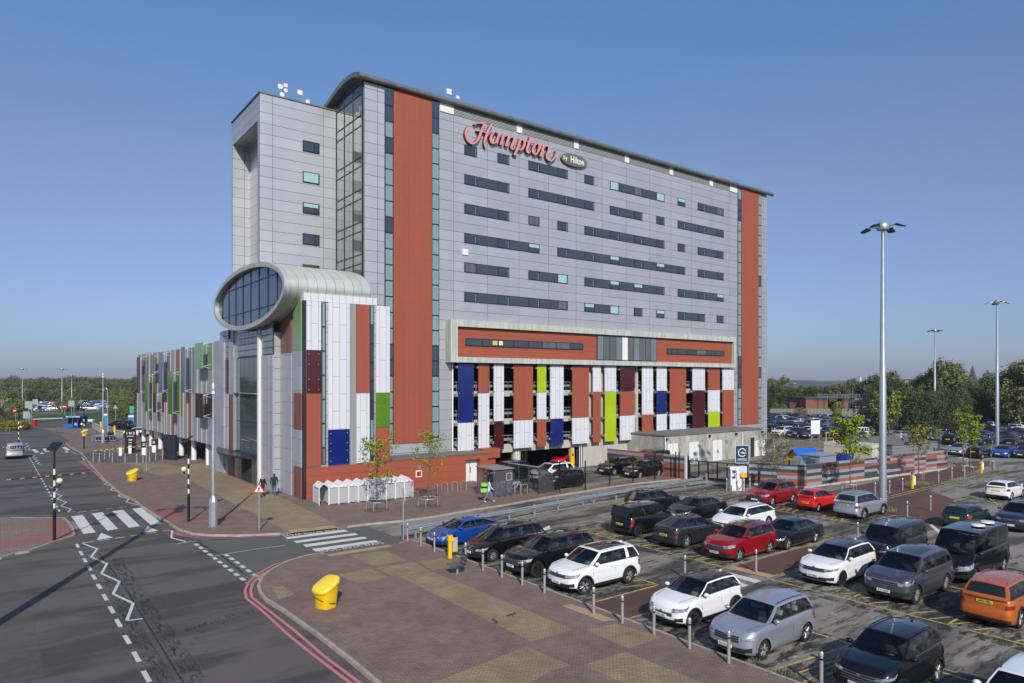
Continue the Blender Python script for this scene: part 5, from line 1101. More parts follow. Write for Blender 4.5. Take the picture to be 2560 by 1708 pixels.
q=gp(292,1074); car_full('parked_car','large black SUV parked behind the row of steel posts by the pay station','car',SP['bigsuv'],'black',0,0,-1,None,'cars by the drop-off',rz=pi-.05,loc=(q[0],q[1]+1,.02))
q=gp(336,1093); car_full('parked_car','white SUV parked at the far end of the raised car park wing','car',SP['yaris'],'white',0,0,-1,None,'cars by the drop-off',rz=pi+.05,loc=(q[0],q[1]+.5,.02))
# --- simple one-mesh cars for the distant rows
def car_far(sp):
    s=dict(SP[sp]); s['det']=0; c=Car(**s); p=c.p; out=c.shells(); M_=MB(); mi={'b':0,'g':1,'w':1,'k':1,'t':1,'r':0,'p':1}
    for k,b in out.items(): M_.v_off=len(M_.v); o=len(M_.v); M_.v+=b.v; M_.f+=[tuple(i+o for i in f) for f in b.f]; M_.m+=[mi[k] if q_!=2 else 1 for q_ in b.m]
    M_.box((-c.Lf+.3,-p['W']/2+.3,p['gz']),(c.Lf-.35,p['W']/2-.3,.62),2)
    for xa in(c.xfa,c.xra):
        for sg in(-1,1):
            X=Matrix.Translation((xa,sg*(p['W']/2-.13),p['wr']))@Matrix.Rotation(R(90),4,'X'); r=p['wr']; M_.lathe([(r*.62,.115*-sg*-1 if 0 else -.11),(r,-.1),(r,.1),(r*.62,.11)],14,2,X); M_.lathe([(0,sg*.1*-1 if 0 else -.09),(r*.62,-.1)],10,3,X); M_.lathe([(0,.09),(r*.62,.1)],10,3,X)
    for sg in(-1,1):
        c.patch(M_,sg*(c.iC-.3),sg*(c.iS+.4),p['hl'][0]+.03,p['hl'][1],4,n=5,off=.01); c.patch(M_,sg*(c.iR+.1),sg*(c.iR+1+p['tlw']),p['tl'][0],p['tl'][1],5,n=4,off=.01)
        M_.sph((c.xc-.28,sg*(p['W']/2+.06),interp(c.belt,c.xc-.3)+.1),.1,0,6,4)
    g0,g1,ga=p['gr']; c.patch(M_,-ga,ga,g0,g1,2,n=6,off=.01); c.patch(M_,-4,4,.1,.3,2,n=6,off=.01)
    zf_=c.pt(0,.38,0); M_.box((zf_[0],-.26,.45),(zf_[0]+.03,.26,.56),6); M_.box((-c.Lf+.0,-.26,.8),(-c.Lf+.1,.26,.91),7)
    for_m=M_.build('parked_car',[PT['black'],m_cg,m_tyre,m_alloy,m_hl,m_tl,m_pw,m_py],smooth=38); return for_m
FAR={k:car_far(k) for k in('hatch','csuv','saloon','estate','mpv','ludo')}
KN={'hatch':'hatchback','csuv':'SUV','saloon':'saloon','estate':'estate car','mpv':'people carrier','ludo':'small van'}
CN={'black':'black','white':'white','silver':'silver','blue':'blue','grey':'grey','dark_grey':'dark grey','bright_red':'red','red':'dark red','navy':'navy blue','light_blue':'light blue','pale_grey':'pale grey','navy_black':'blue black'}
_T=['first','second','third','fourth','fifth','sixth','seventh','eighth','ninth']
ORD=['first','second','third','fourth','fifth','sixth','seventh','eighth','ninth','tenth','eleventh','twelfth','thirteenth','fourteenth','fifteenth','sixteenth','seventeenth','eighteenth','nineteenth','twentieth']+[d+' '+o for d in('twenty','thirty','forty','fifty') for o in _T]
usedf=set()
def far(kind,col,loc,rz,label,group,cat='car'):
    src=FAR[kind]
    if kind not in usedf: o=src; usedf.add(kind)
    else: o=src.copy(); COL.objects.link(o)
    o.location=loc; o.rotation_euler=(0,0,rz); s=o.material_slots[0]; s.link='OBJECT'; s.material=PT[col]
    o['label']=label; o['category']=cat if kind!='ludo' else 'van'; o['group']=group; return o
mid=[(1300,1150,-1,'hatch','silver'),(1620,1205,1,'hatch','black'),(2040,1190,-1,'saloon','blue'),(2390,1200,-1,'saloon','dark_grey'),(1200,985,1,'csuv','black'),(1650,990,1,'saloon','green'),(1800,985,-1,'mpv','white'),(2120,995,-1,'hatch','dark_grey'),(2190,1050,1,'hatch','black'),(1900,865,1,'ludo','navy'),(2230,765,-1,'csuv','white'),(2230,850,-1,'hatch','navy_black'),
 (350,905,1,'hatch','silver'),(640,895,-1,'csuv','dark_grey'),(900,880,1,'saloon','navy_black'),(950,925,-1,'hatch','light_blue'),(1790,650,-1,'saloon','bright_red'),(2110,640,1,'csuv','black'),(2230,650,-1,'saloon','white'),(1090,815,1,'saloon','black'),(2350,900,-1,'hatch','dark_grey'),(1990,800,-1,'saloon','dark_grey'),(2350,700,1,'csuv','navy_black'),(1700,770,1,'csuv','black'),(1720,700,-1,'hatch','white'),(700,735,-1,'csuv','navy_black'),(1500,850,-1,'estate','grey'),(2420,1010,-1,'hatch','light_blue')]
CN['green']='dark green'
seen={}; placed=[]
for x,y,f,k,c in mid:
    px_=zR(x,y); q=gp(*px_); 
    if any((q[0]-a)**2+(q[1]-b)**2<4.6 for a,b in placed): continue
    placed.append(q); n=seen.get((k,c),0); seen[(k,c)]=n+1
    n2='' if not n else ', the %s such'%ORD[n]
    where=['beside the slatted corner of the striped wall','right of the striped wall','right of the young street trees','near the trees at the right edge'][0 if y>1100 and x<1400 else 1 if y>960 else 2 if y>760 else 3]
    lab='%s %s %s, %s'%(CN[c],KN[k],'facing the camera' if f<0 else 'seen from behind',where)+n2
    far(k,c,(*q,.004),HF.a+(pi if f<0 else 0)+random.uniform(-.03,.03),lab,'cars in the car park right of the striped wall')
random.seed(11)
cw=['black']*5+['dark_grey']*5+['white']*5+['navy']*4+['silver']*3+['grey']*4+['navy_black']*3+['pale_grey']*2+['blue']*2+['light_blue','bright_red','red']
kw=['hatch']*5+['csuv']*6+['saloon']*3+['estate']*2+['mpv']+['ludo']
rowsR=[86.5,92.0,100.5,106,114.5,120,128.5,134]
for ri,ur in enumerate(rowsR):
    n=0
    for i in range(60):
        v=48-2.55*i; X,Yy=HF.wor(ur,v); 
        if Yy<20: continue
        sx=CX+F*X/Yy; sy=HY+F*H/Yy
        if sx<1925 or sx>2640: continue
        if 2190<sx<2440 : continue
        if sx>2440 and ri<2: continue
        if random.random()<.06: continue
        if any((X-a)**2+(Yy-b)**2<12 for a,b in placed): continue
        n+=1; k=random.choice(kw);c=random.choice(cw); 
        if n==1 and ri==0: k,c='csuv','white'
        f=random.choice((1,-1)); wh='behind the outbuilding' if sx<2250 else 'beyond the conifers'
        far(k,c,(X+random.uniform(-.3,.3),Yy+random.uniform(-.4,.4),.004),HF.a+(pi if f<0 else 0)+random.uniform(-.04,.04),'%s %s in %s row %s, %s from the hotel corner'%(CN[c],KN[k],ORD[ri],wh,ORD[n-1]),'cars in the far car park behind the hotel')
# far left car parks
random.seed(5)
for pi_,(x0,x1,ys,where) in enumerate([(305,545,(597,604,612,620,629,639,650),'by the barrier road'),(715,1045,(590,597,605,614,623,633,645),'beside the wooded bank')]):
    for ri,y in enumerate(ys):
        x=x0+random.uniform(0,15)+(0 if pi_==0 else max(0,(ri-3))*6); n=0
        xe=x1 if pi_==0 else x1-60*max(0,ri-3)
        while x<xe:
            q=gp(*z1(x,y)); k=random.choice(kw);c=random.choice(cw+['white','silver','silver','white']); n+=1
            far(k,c,(*q,.02),R(25)+random.choice((0,pi)),'%s %s, %s row, %s from left, in lot %s'%(CN[c],KN[k],ORD[ri],ORD[n-1],where),'cars in the far left car parks')
            x+=random.uniform(20,26)*(1+.25*(ri/6))
for k in FAR:
    if k not in usedf: bpy.data.objects.remove(FAR[k])
# ================================================================= STREET FURNITURE
def at(zfun,x,y,z=PZ): q=gp(*zfun(x,y),z); return (q[0],q[1],z)
def scene_copy(proto,first,loc,rz=None,label=None,group=None):
    if first: 
        proto.location=loc
        if rz is not None: proto.rotation_euler=(0,0,rz)
        if label: proto['label']=label
        return proto
    return dup(proto,loc,rz,label=label,group=group)
# --- steel bollards
bo=thing('steel_bollard','steel bollard','bollard',group='steel bollards along the kerbs')
MB().lathe([(.055,0),(.055,.88),(0,.88)],12).build('post',m_steel,bo,smooth=40); MB().lathe([(.045,.88),(.045,.92),(.06,.925),(.062,1.02),(.045,1.05),(0,1.055)],12).build('cap',m_steel,bo,smooth=40); MB().lathe([(.0575,.80),(.0575,.86)],12).build('band',m_black,bo)
def rowlab(i): return ORD[i]
first=True
B1=[z5(*p) for p in [(65,355),(178,398),(295,445),(562,545),(710,605),(872,662),(1047,728),(1237,798),(1658,975),(1903,1055)]]+[z6(*p) for p in [(275,1125),(600,1250),(960,1385),(1808,1600)]]
lb=['nearest the side road','in front of the bright blue coupe nose','left of the yellow help post','between the help post and the metal bench','between the black people carrier and black SUV','in front of the black SUV number plate','between the black SUV and the white SUV','in front of the white SUV number plate','at the left side of the brown walkway','at the right side of the brown walkway','in front of the small white crossover','between the small white crossover and silver SUV','in front of the silver blue SUV grille','nearest the camera beside the small black SUV']
for p,l in zip(B1,lb):
    q=gp(*p,PZ); scene_copy(bo,first,(q[0],q[1],PZ),None,'steel bollard '+l,'steel bollards along the kerbs'); first=False
for zf_,x,y,l in [(z6,558,600,'behind the small white crossover at the crossing'),(z6,1210,542,'in front of the dark red SUV on the tan strip'),(z7,425,345,'beside the square off roader on the walkway'),(z4b,1064,1345,'left of the tallest lamp mast'),(z4b,1188,1325,'just right of the tallest lamp mast, behind'),(z4b,1301,1300,'between the tallest mast and the yellow help post'),(z4b,1612,1228,'on the path right of the yellow help post'),(z4b,1727,1200,'midway along the path by the striped wall'),(z4b,1837,1180,'beside the two leafy street trees'),(z4b,2075,1130,'at the far end of the brown path'),(z4b,2088,1132,'at the far end of the brown path, the right of two'),(z4b,1160,1420,'at the foot of the tallest lamp mast'),(z4b,1342,1525,'on the brown area right of the silver SUV'),(z4b,1543,1470,'alone on the brown area beside the lane'),
   (zE,1228,1312,'left of the white electric charger'),(zE,1430,1337,'in front of the white electric charger'),(zE,1560,1337,'right in front of the white electric charger'),(zE,1682,1312,'right of the white electric charger'),
   (z1,850,1115,'leftmost by the car park entrance'),(z1,907,1120,'second by the car park entrance'),(z1,955,1090,'set back left of the ticket machines'),(z1,1000,1080,'set back beside the barrier arm'),(z1,1025,1122,'third in the front row at the entrance'),(z1,1140,1125,'fourth in the front row at the entrance'),(z1,1247,1127,'fifth in the front row at the entrance'),(z1,1305,1125,'sixth in the front row at the entrance'),(z1,1362,1115,'seventh in the front row at the entrance'),(z1,1420,1103,'eighth in the front row at the entrance'),(z1,1480,1095,'beside the large black board')]:
    q=gp(*zf_(x,y),.06); scene_copy(bo,False,(q[0],q[1],.05),None,'steel bollard '+l,'steel bollards along the kerbs')
k=0
for a,b,n in(((365,720),(640,860),12),((690,800),(990,900),9),((1060,985),(1240,1010),7)):
    for i in range(n):
        k+=1; x=lerp(a[0],b[0],i/(n-1)); y=lerp(a[1],b[1],i/(n-1)); q=gp(*zN(x,y),.02); c=dup(bo,(q[0],q[1],.02),None,label='steel post in the far line by the pay station, %s from the left'%ORD[k-1],group='steel posts by the pay station')
        c.scale=(1,1,1.15)
# --- tall lamp masts
def mast(x,y,h,label,rz=0,loc=None,plinth=False,group='tall floodlight masts'):
    q=loc or gp(x,y); t=thing('lamp_mast',label,'lamp mast',(q[0],q[1],0),rz,group)
    r0=.25 if h>15 else .16
    MB().lathe([(r0*1.5,0),(r0*1.5,.06),(r0,.1),(r0*.98,1.2),(r0*.9,h*.45),(r0*.84,h*.452),(r0*.45,h),(0,h)],14).build('pole',m_galv,t,smooth=40)
    MB().lathe([(0,h+.62),(.24,h+.57),(.40,h+.38),(.44,h+.14),(.38,h-.03),(.0,h-.08)],16).build('hub',m_galv,t,smooth=40)
    for i in range(4):
        a=pi/2*i+.35; d=Vector((math.cos(a),math.sin(a),0)); b=MB(); b.tube(d*.4+Vector((0,0,h+.2)),d*1.0+Vector((0,0,h+.28)),.045); ao=b.build('arm',m_galv,t)
        M_=Matrix.Translation((d*1.2+Vector((0,0,h+.14))))@Matrix.Rotation(a,4,'Z')@Matrix.Rotation(R(18),4,'Y')@Matrix.Scale(.72 if h>15 else .6,4); MB().add([(-.3,-.32,.1),(.35,-.32,.03),(.35,.32,.03),(-.3,.32,.1),(-.35,-.36,-.12),(.45,-.36,-.1),(.45,.36,-.1),(-.35,.36,-.12)],[(0,1,2,3),(4,7,6,5),(0,4,5,1),(1,5,6,2),(2,6,7,3),(3,7,4,0)],0,M_).build('floodlight',m_black,t)
    return t
mast(2207,1274,20.2,'tallest lamp mast, standing behind the silver SUV with four floodlights',.3)
mast(2493,1116,20.2,'tall lamp mast at the right edge among the parked cars',.9)
m3=gp(2337,1063); mast(0,0,19.6,'tall lamp mast rising out of the dark trees on the right',.2,loc=m3)
mast(0,0,20.2,'tall lamp mast standing left of the picture, its shadow crossing the road',.1,loc=(-18.5,19.6))
for x,y,h,l in((155,1029.5,12.6,'tall lamp mast in front of the wood, between the two far left car parks'),(56,1022,13,'leftmost lamp mast before the wood'),(179,1016,11,'slim lamp mast just right of the tallest far left one')): mast(x,y,h,l,.4)
def pole_plinth(x,y,h,label,top='cam'):
    q=gp(x,y,PZ); t=thing('camera_pole',label,'pole',(q[0],q[1],PZ),.1,'grey poles with box plinths')
    b=MB(); b.prism([(.26*math.cos(pi/4+i*pi/4),.26*math.sin(pi/4+i*pi/4)) for i in range(8)],0,1.55); b.lathe([(.26,1.55),(.12,1.95),(0,1.96)],8,0,Matrix.Rotation(pi/4,4,'Z')); b.build('plinth',m_galv,t)
    MB().lathe([(.105,1.9),(.1,h*.6),(.075,h*.61),(.06,h)],12).build('pole',m_galv,t,smooth=40); MB().lathe([(.05,h-.6),(.1,h-.55),(.1,h-.4),(.04,h-.3),(.09,h-.1),(.05,h+.1),(0,h+.2)],10).build('camera',m_whitep,t,smooth=40)
    return t
pole_plinth(533,1316,8.9,'grey camera pole on an octagonal plinth at the street corner')
pole_plinth(257.5,1107,10.2,'tall grey pole with box plinth standing by the trolley bay')
q=gp(269,1082); t=thing('swan_neck_lamp','grey pole with a curved swan neck lamp right of the taller plinth pole','lamp',(q[0],q[1],0)); MB().lathe([(.12,0),(.1,3),(.06,7.2)],10).build('pole',m_galv,t,smooth=40); b=MB(); b.path([(0,0,7.2),(-.05,0,7.7),(-.3,0,8.0),(-.6,0,7.95),(-.75,0,7.7)],.05); b.build('neck',m_galv,t); MB().sph((-.78,0,7.6),.18,0,10,6).build('lamp',m_whitep,t)
q=gp(1957.5,1029); t=thing('street_lamp','slender white lamp column at the back of the far car park','street lamp',(q[0],q[1],0)); MB().tube((0,0,0),(0,0,7.8),.22,.14).build('pole',m_whitep,t); MB().box((-.6,-.25,7.7),(.6,.25,7.95)).build('lamp',m_galv,t)
# --- belisha beacons
m_globe=mat('beacon_globe',(.75,.66,.38),.3,0,spec=.6); m_pv=mat('solar_panel',(.012,.013,.02),.25); 
def beacon(x,y,label,side,nrm,z=PZ):
    q=gp(x,y,z); t=thing('belisha_beacon',label,'beacon',(q[0],q[1],z),0,'striped crossing beacons')
    b=MB(); b.tube((0,0,0),(0,0,1.75),.085,n=12); b.lathe([(.085,1.75),(.06,1.85)],12); zz=1.8; i=0
    while zz<4.15: b.tube((0,0,zz),(0,0,min(zz+.33,4.2)),.055,n=12,m=(i+1)%2); zz+=.33; i+=1
    b.tube((0,0,4.15),(0,0,5.35),.05,n=10); b.build('pole',[m_black,m_whitep],t,smooth=50)
    b=MB(); s=side; b.tube((0,0,3.1),(.3*s,0,3.12),.022,n=6); b.tube((.3*s,0,3.1),(.3*s,0,3.24),.045,.07,10); b.build('bracket',m_black,t); MB().sph((.3*s,0,3.42),.17,0,16,10).build('globe',m_globe,t,smooth=80)
    n=Vector(nrm).normalized(); a=n.cross(Vector((0,0,1))).normalized(); c=n.cross(a); o=Vector((0,0,5.4)); MB().box((-.42,-.3,-.02),(.42,.3,.03),0,axes(o,a,c,n)).build('solar_panel',m_pv,t)
    return t
beacon(136,1351,'striped beacon pole with broad dark panel on the left traffic island',1,(-.25,-.62,.6))
beacon(471.5,1304.6,'striped beacon pole with globe on its left beside the grey camera pole',-1,(-.62,-.1,.75))
beacon(46.6,1135,'striped beacon pole behind the silver van at the left edge',1,(-.1,-.5,.8),.02)
beacon(210,1124,'striped beacon pole beside the far yellow grit bin',-1,(-.6,-.1,.75),.02)
# --- signs
def disc(b,r,m,o,x,y,z,n=24): b.lathe([(0,0),(r,0),(r,-.02),(0,-.02)],n,m,axes(o,x,y,z))
q=gp(647.8,1327.7,PZ); t=thing('warning_sign','red bordered triangular sign with a walking figure on a grey post','road sign',(q[0],q[1],PZ),R(8),'triangular warning signs')
MB().tube((0,0,0),(0,0,2.9),.04,n=10).build('post',m_galv,t)
tri=lambda s,y0:[(-s*.5,y0-s*.29),(s*.5,y0-s*.29),(0,y0+s*.58)]
M_=axes((0,-.06,2.55),(1,0,0),(0,0,1),(0,-1,0)); b=MB(); b.prism(tri(.72,0),-.02,.0,0,M_); so_=b.build('sign_plate',mat('sign_red',(.65,.05,.02),.4),t); MB().prism(tri(.50,.0),.001,.004,0,M_).build('sign_face',m_whitep,so_)
b=MB(); b.lathe([(0,0),(.028,0),(.028,.006),(0,.006)],10,0,M_@Matrix.Translation((.0,.14,.004)))
for p in([(-.02,.11),(.03,.11),(.02,-.01),(-.03,-.01)],[(.0,.0),(.03,-.01),(.09,-.13),(.06,-.14)],[(-.03,.0),(.01,.0),(-.05,-.14),(-.09,-.13)],[(-.02,.1),(-.07,.02),(-.05,.01),(.0,.07)],[(.02,.1),(.08,.05),(.07,.03),(.02,.07)]): b.prism(p,.004,.01,0,M_)
b.build('walking_figure',m_black,so_)
q=gp(1008.5,1350,PZ); t=thing('warning_sign','triangular sign seen from behind on a grey post near the side crossing','road sign',(q[0],q[1],PZ),R(105),'triangular warning signs')
MB().tube((0,0,0),(0,0,3.0),.045,n=10).build('post',m_galv,t); MB().prism(tri(.75,0),-.02,.0,0,axes((0,-.06,2.55),(1,0,0),(0,0,1),(0,-1,0))).build('sign_plate',m_galv,t)
q=gp(366,1180.4,PZ); t=thing('sign_post','thin plain grey post beside the nearer left grit bin','post',(q[0],q[1],PZ)); MB().tube((0,0,0),(0,0,2.9),.045,n=10).build('post',m_galv,t); MB().tube((0,0,2.9),(0,0,2.96),.052,n=10).build('cap',m_galv,t)
# --- grit bins
def grit(x,y,label,rz):
    q=gp(x,y,PZ); t=thing('grit_bin',label,'grit bin',(q[0],q[1],PZ),rz,'yellow grit bins')
    def ring(w,d,z,n=20,tl=0,p=3.2): 
        o=[]
        for i in range(n):
            a=2*pi*i/n; ca,sa=math.cos(a),math.sin(a); x_=w*math.copysign(abs(ca)**(2/p),ca); y_=d*math.copysign(abs(sa)**(2/p),sa); o.append((x_,y_,z+tl*y_))
        return o
    def loft(rings,m=0,cap=True):
        b=MB(); n=len(rings[0]); b.add([p for r in rings for p in r],[(k*n+i,k*n+(i+1)%n,(k+1)*n+(i+1)%n,(k+1)*n+i) for k in range(len(rings)-1) for i in range(n)]+([tuple(range(n))[::-1],tuple(range((len(rings)-1)*n,len(rings)*n))] if cap else [])); return b
    loft([ring(.36,.33,0),ring(.37,.34,.1),ring(.41,.38,.5,tl=.15),ring(.43,.42,.78,tl=.42)]).build('bin',m_yel,t,smooth=50)
    loft([ring(.46,.46,.78,tl=.42),ring(.47,.47,.84,tl=.43),ring(.45,.45,.9,tl=.43),ring(.38,.37,.93,tl=.43)]).build('lid',mat('lid_yellow',(.83,.60,.05),.35) if 'lid_yellow' not in bpy.data.materials else bpy.data.materials['lid_yellow'],t,smooth=50)
    b=MB(); b.path([(-.46,-.2,.52),(-.2,-.40,.42),(.2,-.38,.34),(.42,-.1,.22),(.43,.1,.2)],.012); b.build('strap',m_black,t); b=MB(); b.box((-.12,-.315,0),(-.02,-.27,.09)); b.box((.1,-.315,0),(.2,-.27,.08)); b.build('fork_slot',m_black,t)
    return t
g1=grit(815,1517,'bright yellow grit bin with sloping lid on the brick paving in the foreground',R(-35)); g1.scale=(1.05,1.05,1.08)
grit(330.5,1202,'yellow grit bin on the hotel pavement beyond the first crossing',R(-35)); grit(211,1090,'small distant yellow grit bin behind a striped beacon pole',R(-30))
# --- help posts
def helppost(zf_,x,y,label,h=1.15,z=.06,board=True):
    q=gp(*zf_(x,y),z); t=thing('help_post',label,'help post',(q[0],q[1],z),HF.a-.2,'yellow help posts')
    b=MB(); b.box((-.09,-.07,0),(.09,.07,h*.78)); b.box((-.13,-.11,h*.78),(.13,.11,h+.05)); b.build('post',m_yel,t); b=MB(); b.lathe([(0,0),(.07,0),(.07,.22),(0,.22)],10,0,Matrix.Translation((0,0,h+.05))); b.build('top_sign',m_blue,t)
    if board: MB().box((.14,-.02,.3),(.42,.02,h-.1)).build('notice',m_whitep if z<.1 else mat('tan_board',(.45,.38,.25),.7),t); 
    return t
helppost(z7b,1675,1375,'yellow help post behind the bollards beside the bright blue coupe',z=.11); helppost(z4b,1385,1285,'yellow help post with blue notice on the path by the striped wall'); helppost(z4b,1980,1150,'yellow help post near the far end of the striped wall path'); helppost(z4b,358,1262,'yellow help post behind the red SUV at the wall corner',.9); 
q=gp(1430,1174); t=thing('ticket_post','tall yellow pay post at the car park opening pillar','pay post',(q[0],q[1],0),HF.a); MB().box((-.22,-.12,0),(.22,.12,2.1)).build('post',m_yel,t); MB().box((-.12,-.13,1.4),(.12,-.121,1.7)).build('keypad',m_blue,t)
for x,y,l in((1022,965,'right'),(622,815,'left')): q=gp(*zN(x,y)); t=thing('yellow_post','yellow post in the %s part of the far steel post line'%l,'post',(q[0],q[1],.02)); MB().box((-.14,-.12,0),(.14,.12,1.7)).build('post',m_yel,t); MB().box((-.15,-.13,1.7),(.15,.13,1.8)).build('cap',m_yel,t)
# --- perforated bench
q=gp(*z7b(1757,1548),PZ); t=thing('metal_bench','grey perforated metal seat on one pedestal facing away from the bollards','bench',(q[0],q[1],PZ),HF.a-R(10))
b=MB(); b.tube((0,0,0),(0,0,.42),.06); b.box((-.2,-.15,.40),(.2,.15,.43)); b.build('pedestal',m_galv,t)
mp_=joints(mat('perforated_steel',(.33,.33,.33),.4,.6),[(0,.05,0,.02),(1,.05,0,.02)],(.08,.08,.08)); b=MB(); b.box((-.42,-.35,.44),(.25,.35,.465)); b.build('seat',mp_,t); b=MB(); b.box((-.02,-.35,0),(.02,.35,.48),0,Matrix.Translation((.27,0,.46))@Matrix.Rotation(R(14),4,'Y')); b.build('backrest',mp_,t)
# --- bicycle lockers
LA=HF.g(*z7b(250,805),PZ); LB=HF.g(*z7b(1280,712),PZ); NL=10; lw=(LB[0]-LA[0])/NL; la=math.atan2(LB[1]-LA[1],LB[0]-LA[0])
m_lk=mat('locker_white',(.74,.75,.76),.5,0,3,.2,dark=(.55,.56,.57)); m_lkd=mat('locker_mesh_door',(.52,.53,.54),.6,.1,1.2,.3,dark=(.42,.42,.42)); joints(m_lkd,[(2,.05,0,.012),(0,.05,0,.012)],(.25,.25,.26))
dl=1.85
nums=['5','6','7','8','9','10','11','12','13','14']
for i in range(NL):
    u=LA[0]+lw*i; v=LA[1]+(LB[1]-LA[1])*i/NL
    t=thing('bike_locker',('white gabled bike locker with its front open, leftmost of the row' if i==0 else 'white gabled bike locker by the terracotta wall, %s from the left of the row'%ORD[i]),'bike locker',(*HF.wor(u,v),PZ),HF.a+la,'white bike lockers along the terracotta wall')
    w=lw; e=1.27; rg=1.60
    b=MB(); b.add([(0,0,e),(w/2,0,rg),(w,0,e),(0,dl,e),(w/2,dl,rg),(w,dl,e),(0,0,e-.03),(w/2,0,rg-.03),(w,0,e-.03),(0,dl,e-.03),(w/2,dl,rg-.03),(w,dl,e-.03)],[(0,1,4,3),(1,2,5,4),(6,9,10,7),(7,10,11,8),(0,6,7,1),(1,7,8,2)]); b.build('roof',m_lk,t)
    b=MB()
    for x in(.0,w-.05):
        for y in(0,dl-.05): b.box((x,y,0),(x+.045,y+.05,e))
    b.build('frame',m_lk,t)
    b=MB(); 
    for k in range(7): b.box((.005,.05,.08+k*.155),(.02,dl-.05,.08+k*.155+.135))
    b.add([(0,dl-.01,0),(w,dl-.01,0),(w,dl-.01,e),(w/2,dl-.01,rg-.04),(0,dl-.01,e)],[(0,1,2,3,4)]); b.build('side_wall',m_lk,t)
    if i==NL-1: MB().box((w-.02,.05,.08),(w-.005,dl-.05,e)).build('side_wall',m_lk,t)
    if i: 
        d=MB().box((.06,.01,.06),(w-.06,.03,e-.06)).build('door',m_lkd,t); MB().add([(.02,.012,e-.02),(w-.02,.012,e-.02),(w/2,.012,rg-.05)],[(0,1,2)]).build('gable_panel',m_lk,t)
        vs,fs=text(nums[i],.14,0,'CENTER',.004); MB().add(vs,fs,0,axes((w/2,.006,e+.06),(1,0,0),(0,0,1),(0,-1,0))).build('number',m_black,t)
# --- cycle hoops
for i,(x0,x1,y) in enumerate([(1482,1530,668),(1590,1640,657),(1700,1745,646),(1795,1840,636)]):
    a=at(z7b,x0,y-4);c=at(z7b,x1,y+4); t=MB(); t.path([(0,0,0),(0,0,.7),(.08,0,.78)]+[],.024); dx=.62; 
    t=MB(); t.path([(0,0,0),(0,0,.66),(.04,0,.75),(.12,0,.8),(dx-.12,0,.8),(dx-.04,0,.75),(dx,0,.66),(dx,0,0)],.026,8); o=t.build('cycle_hoop',m_steel,loc=a,rz=HF.a-R(75)); tag(o,'steel cycle hoop before the terracotta annex, %s from the lockers'%ORD[i],'cycle hoop','cycle hoops before the annex')
# --- smoking shelter
sa=HF.loc(-1.45,53.4); t=thing('smoking_shelter','small glazed shelter with purple posts and a flat grey roof','shelter',(*HF.wor(*sa),PZ),HF.a-R(3)); m_pur=mat('purple_post',(.09,.05,.26),.4); m_clr=mat('clear_screen',(.18,.19,.18),.1,0,alpha=.22)
W_,D_=1.75,2.4
for x in(0,.6,1.17,W_): MB().box((x-.03,-.03,0),(x+.03,.03,2.2)).build('post',m_pur,t); MB().box((x-.03,D_-.03,0),(x+.03,D_+.03,2.2)).build('post',m_pur,t)
MB().box((-.12,-.15,2.2),(W_+.12,D_+.15,2.27)).build('roof',mat('shelter_roof',(.26,.24,.22),.7,0,1,.3,dark=(.17,.16,.15)),t)
for a in((.04,-.01,.25,.57,.01,2.15),(.63,-.01,.25,1.14,.01,2.15),(1.2,-.01,.25,W_-.04,.01,2.15),(.04,D_-.01,.25,W_-.04,D_+.01,2.15),(W_-.01,.05,.25,W_+.01,D_-.05,2.15),(-.01,.9,.25,.01,D_-.05,2.15)): MB().box(a[:3],a[3:]).build('screen',m_clr,t)
b=MB(); 
for xx in(1.2,): b.path([(xx,-.05,1.3),(xx+.5,-.05,1.3),(xx+.5,-.05,1.85),(xx,-.05,1.85),(xx,-.05,1.3)],.018,4)
b.build('notice_frame',m_whitep,t)
# --- curved bicycle shelter
ba=HF.g(*zS(1310,820),PZ); t=thing('bicycle_shelter','dark translucent quarter round bicycle shelter open at the front','bicycle shelter',(*HF.wor(*ba),PZ),HF.a+R(4)); m_bs=mat('smoked_sheet',(.06,.065,.08),.15,0,alpha=.72,spec=.8); m_bsf=mat('shelter_frame',(.05,.055,.07),.4)
Rr=2.15; A=[(1.7*math.sin(R(a)),Rr*math.cos(R(a))) for a in range(0,91,10)]
for y in(0,3.7):
    b=MB(); b.add([(0,y,0)]+[(x,y,z) for x,z in A],[tuple(range(len(A)+1))]); b.build('end_panel',m_bs,t)
for y in(-.03,1.22,2.45,3.73): b=MB(); b.path([(x,y,z) for x,z in A],.05); b.tube((0,y,0),(0,y,Rr),.05); b.build('rib',m_bsf,t)
b=MB(); b.add([(x,y,z) for x,z in A for y in(.02,3.68)],[(2*i,2*i+1,2*i+3,2*i+2) for i in range(len(A)-1)]); b.build('curved_roof',m_bs,t,smooth=60); b=MB(); b.tube((0,-.05,Rr),(0,3.75,Rr),.06); b.build('beam',m_galv,t)
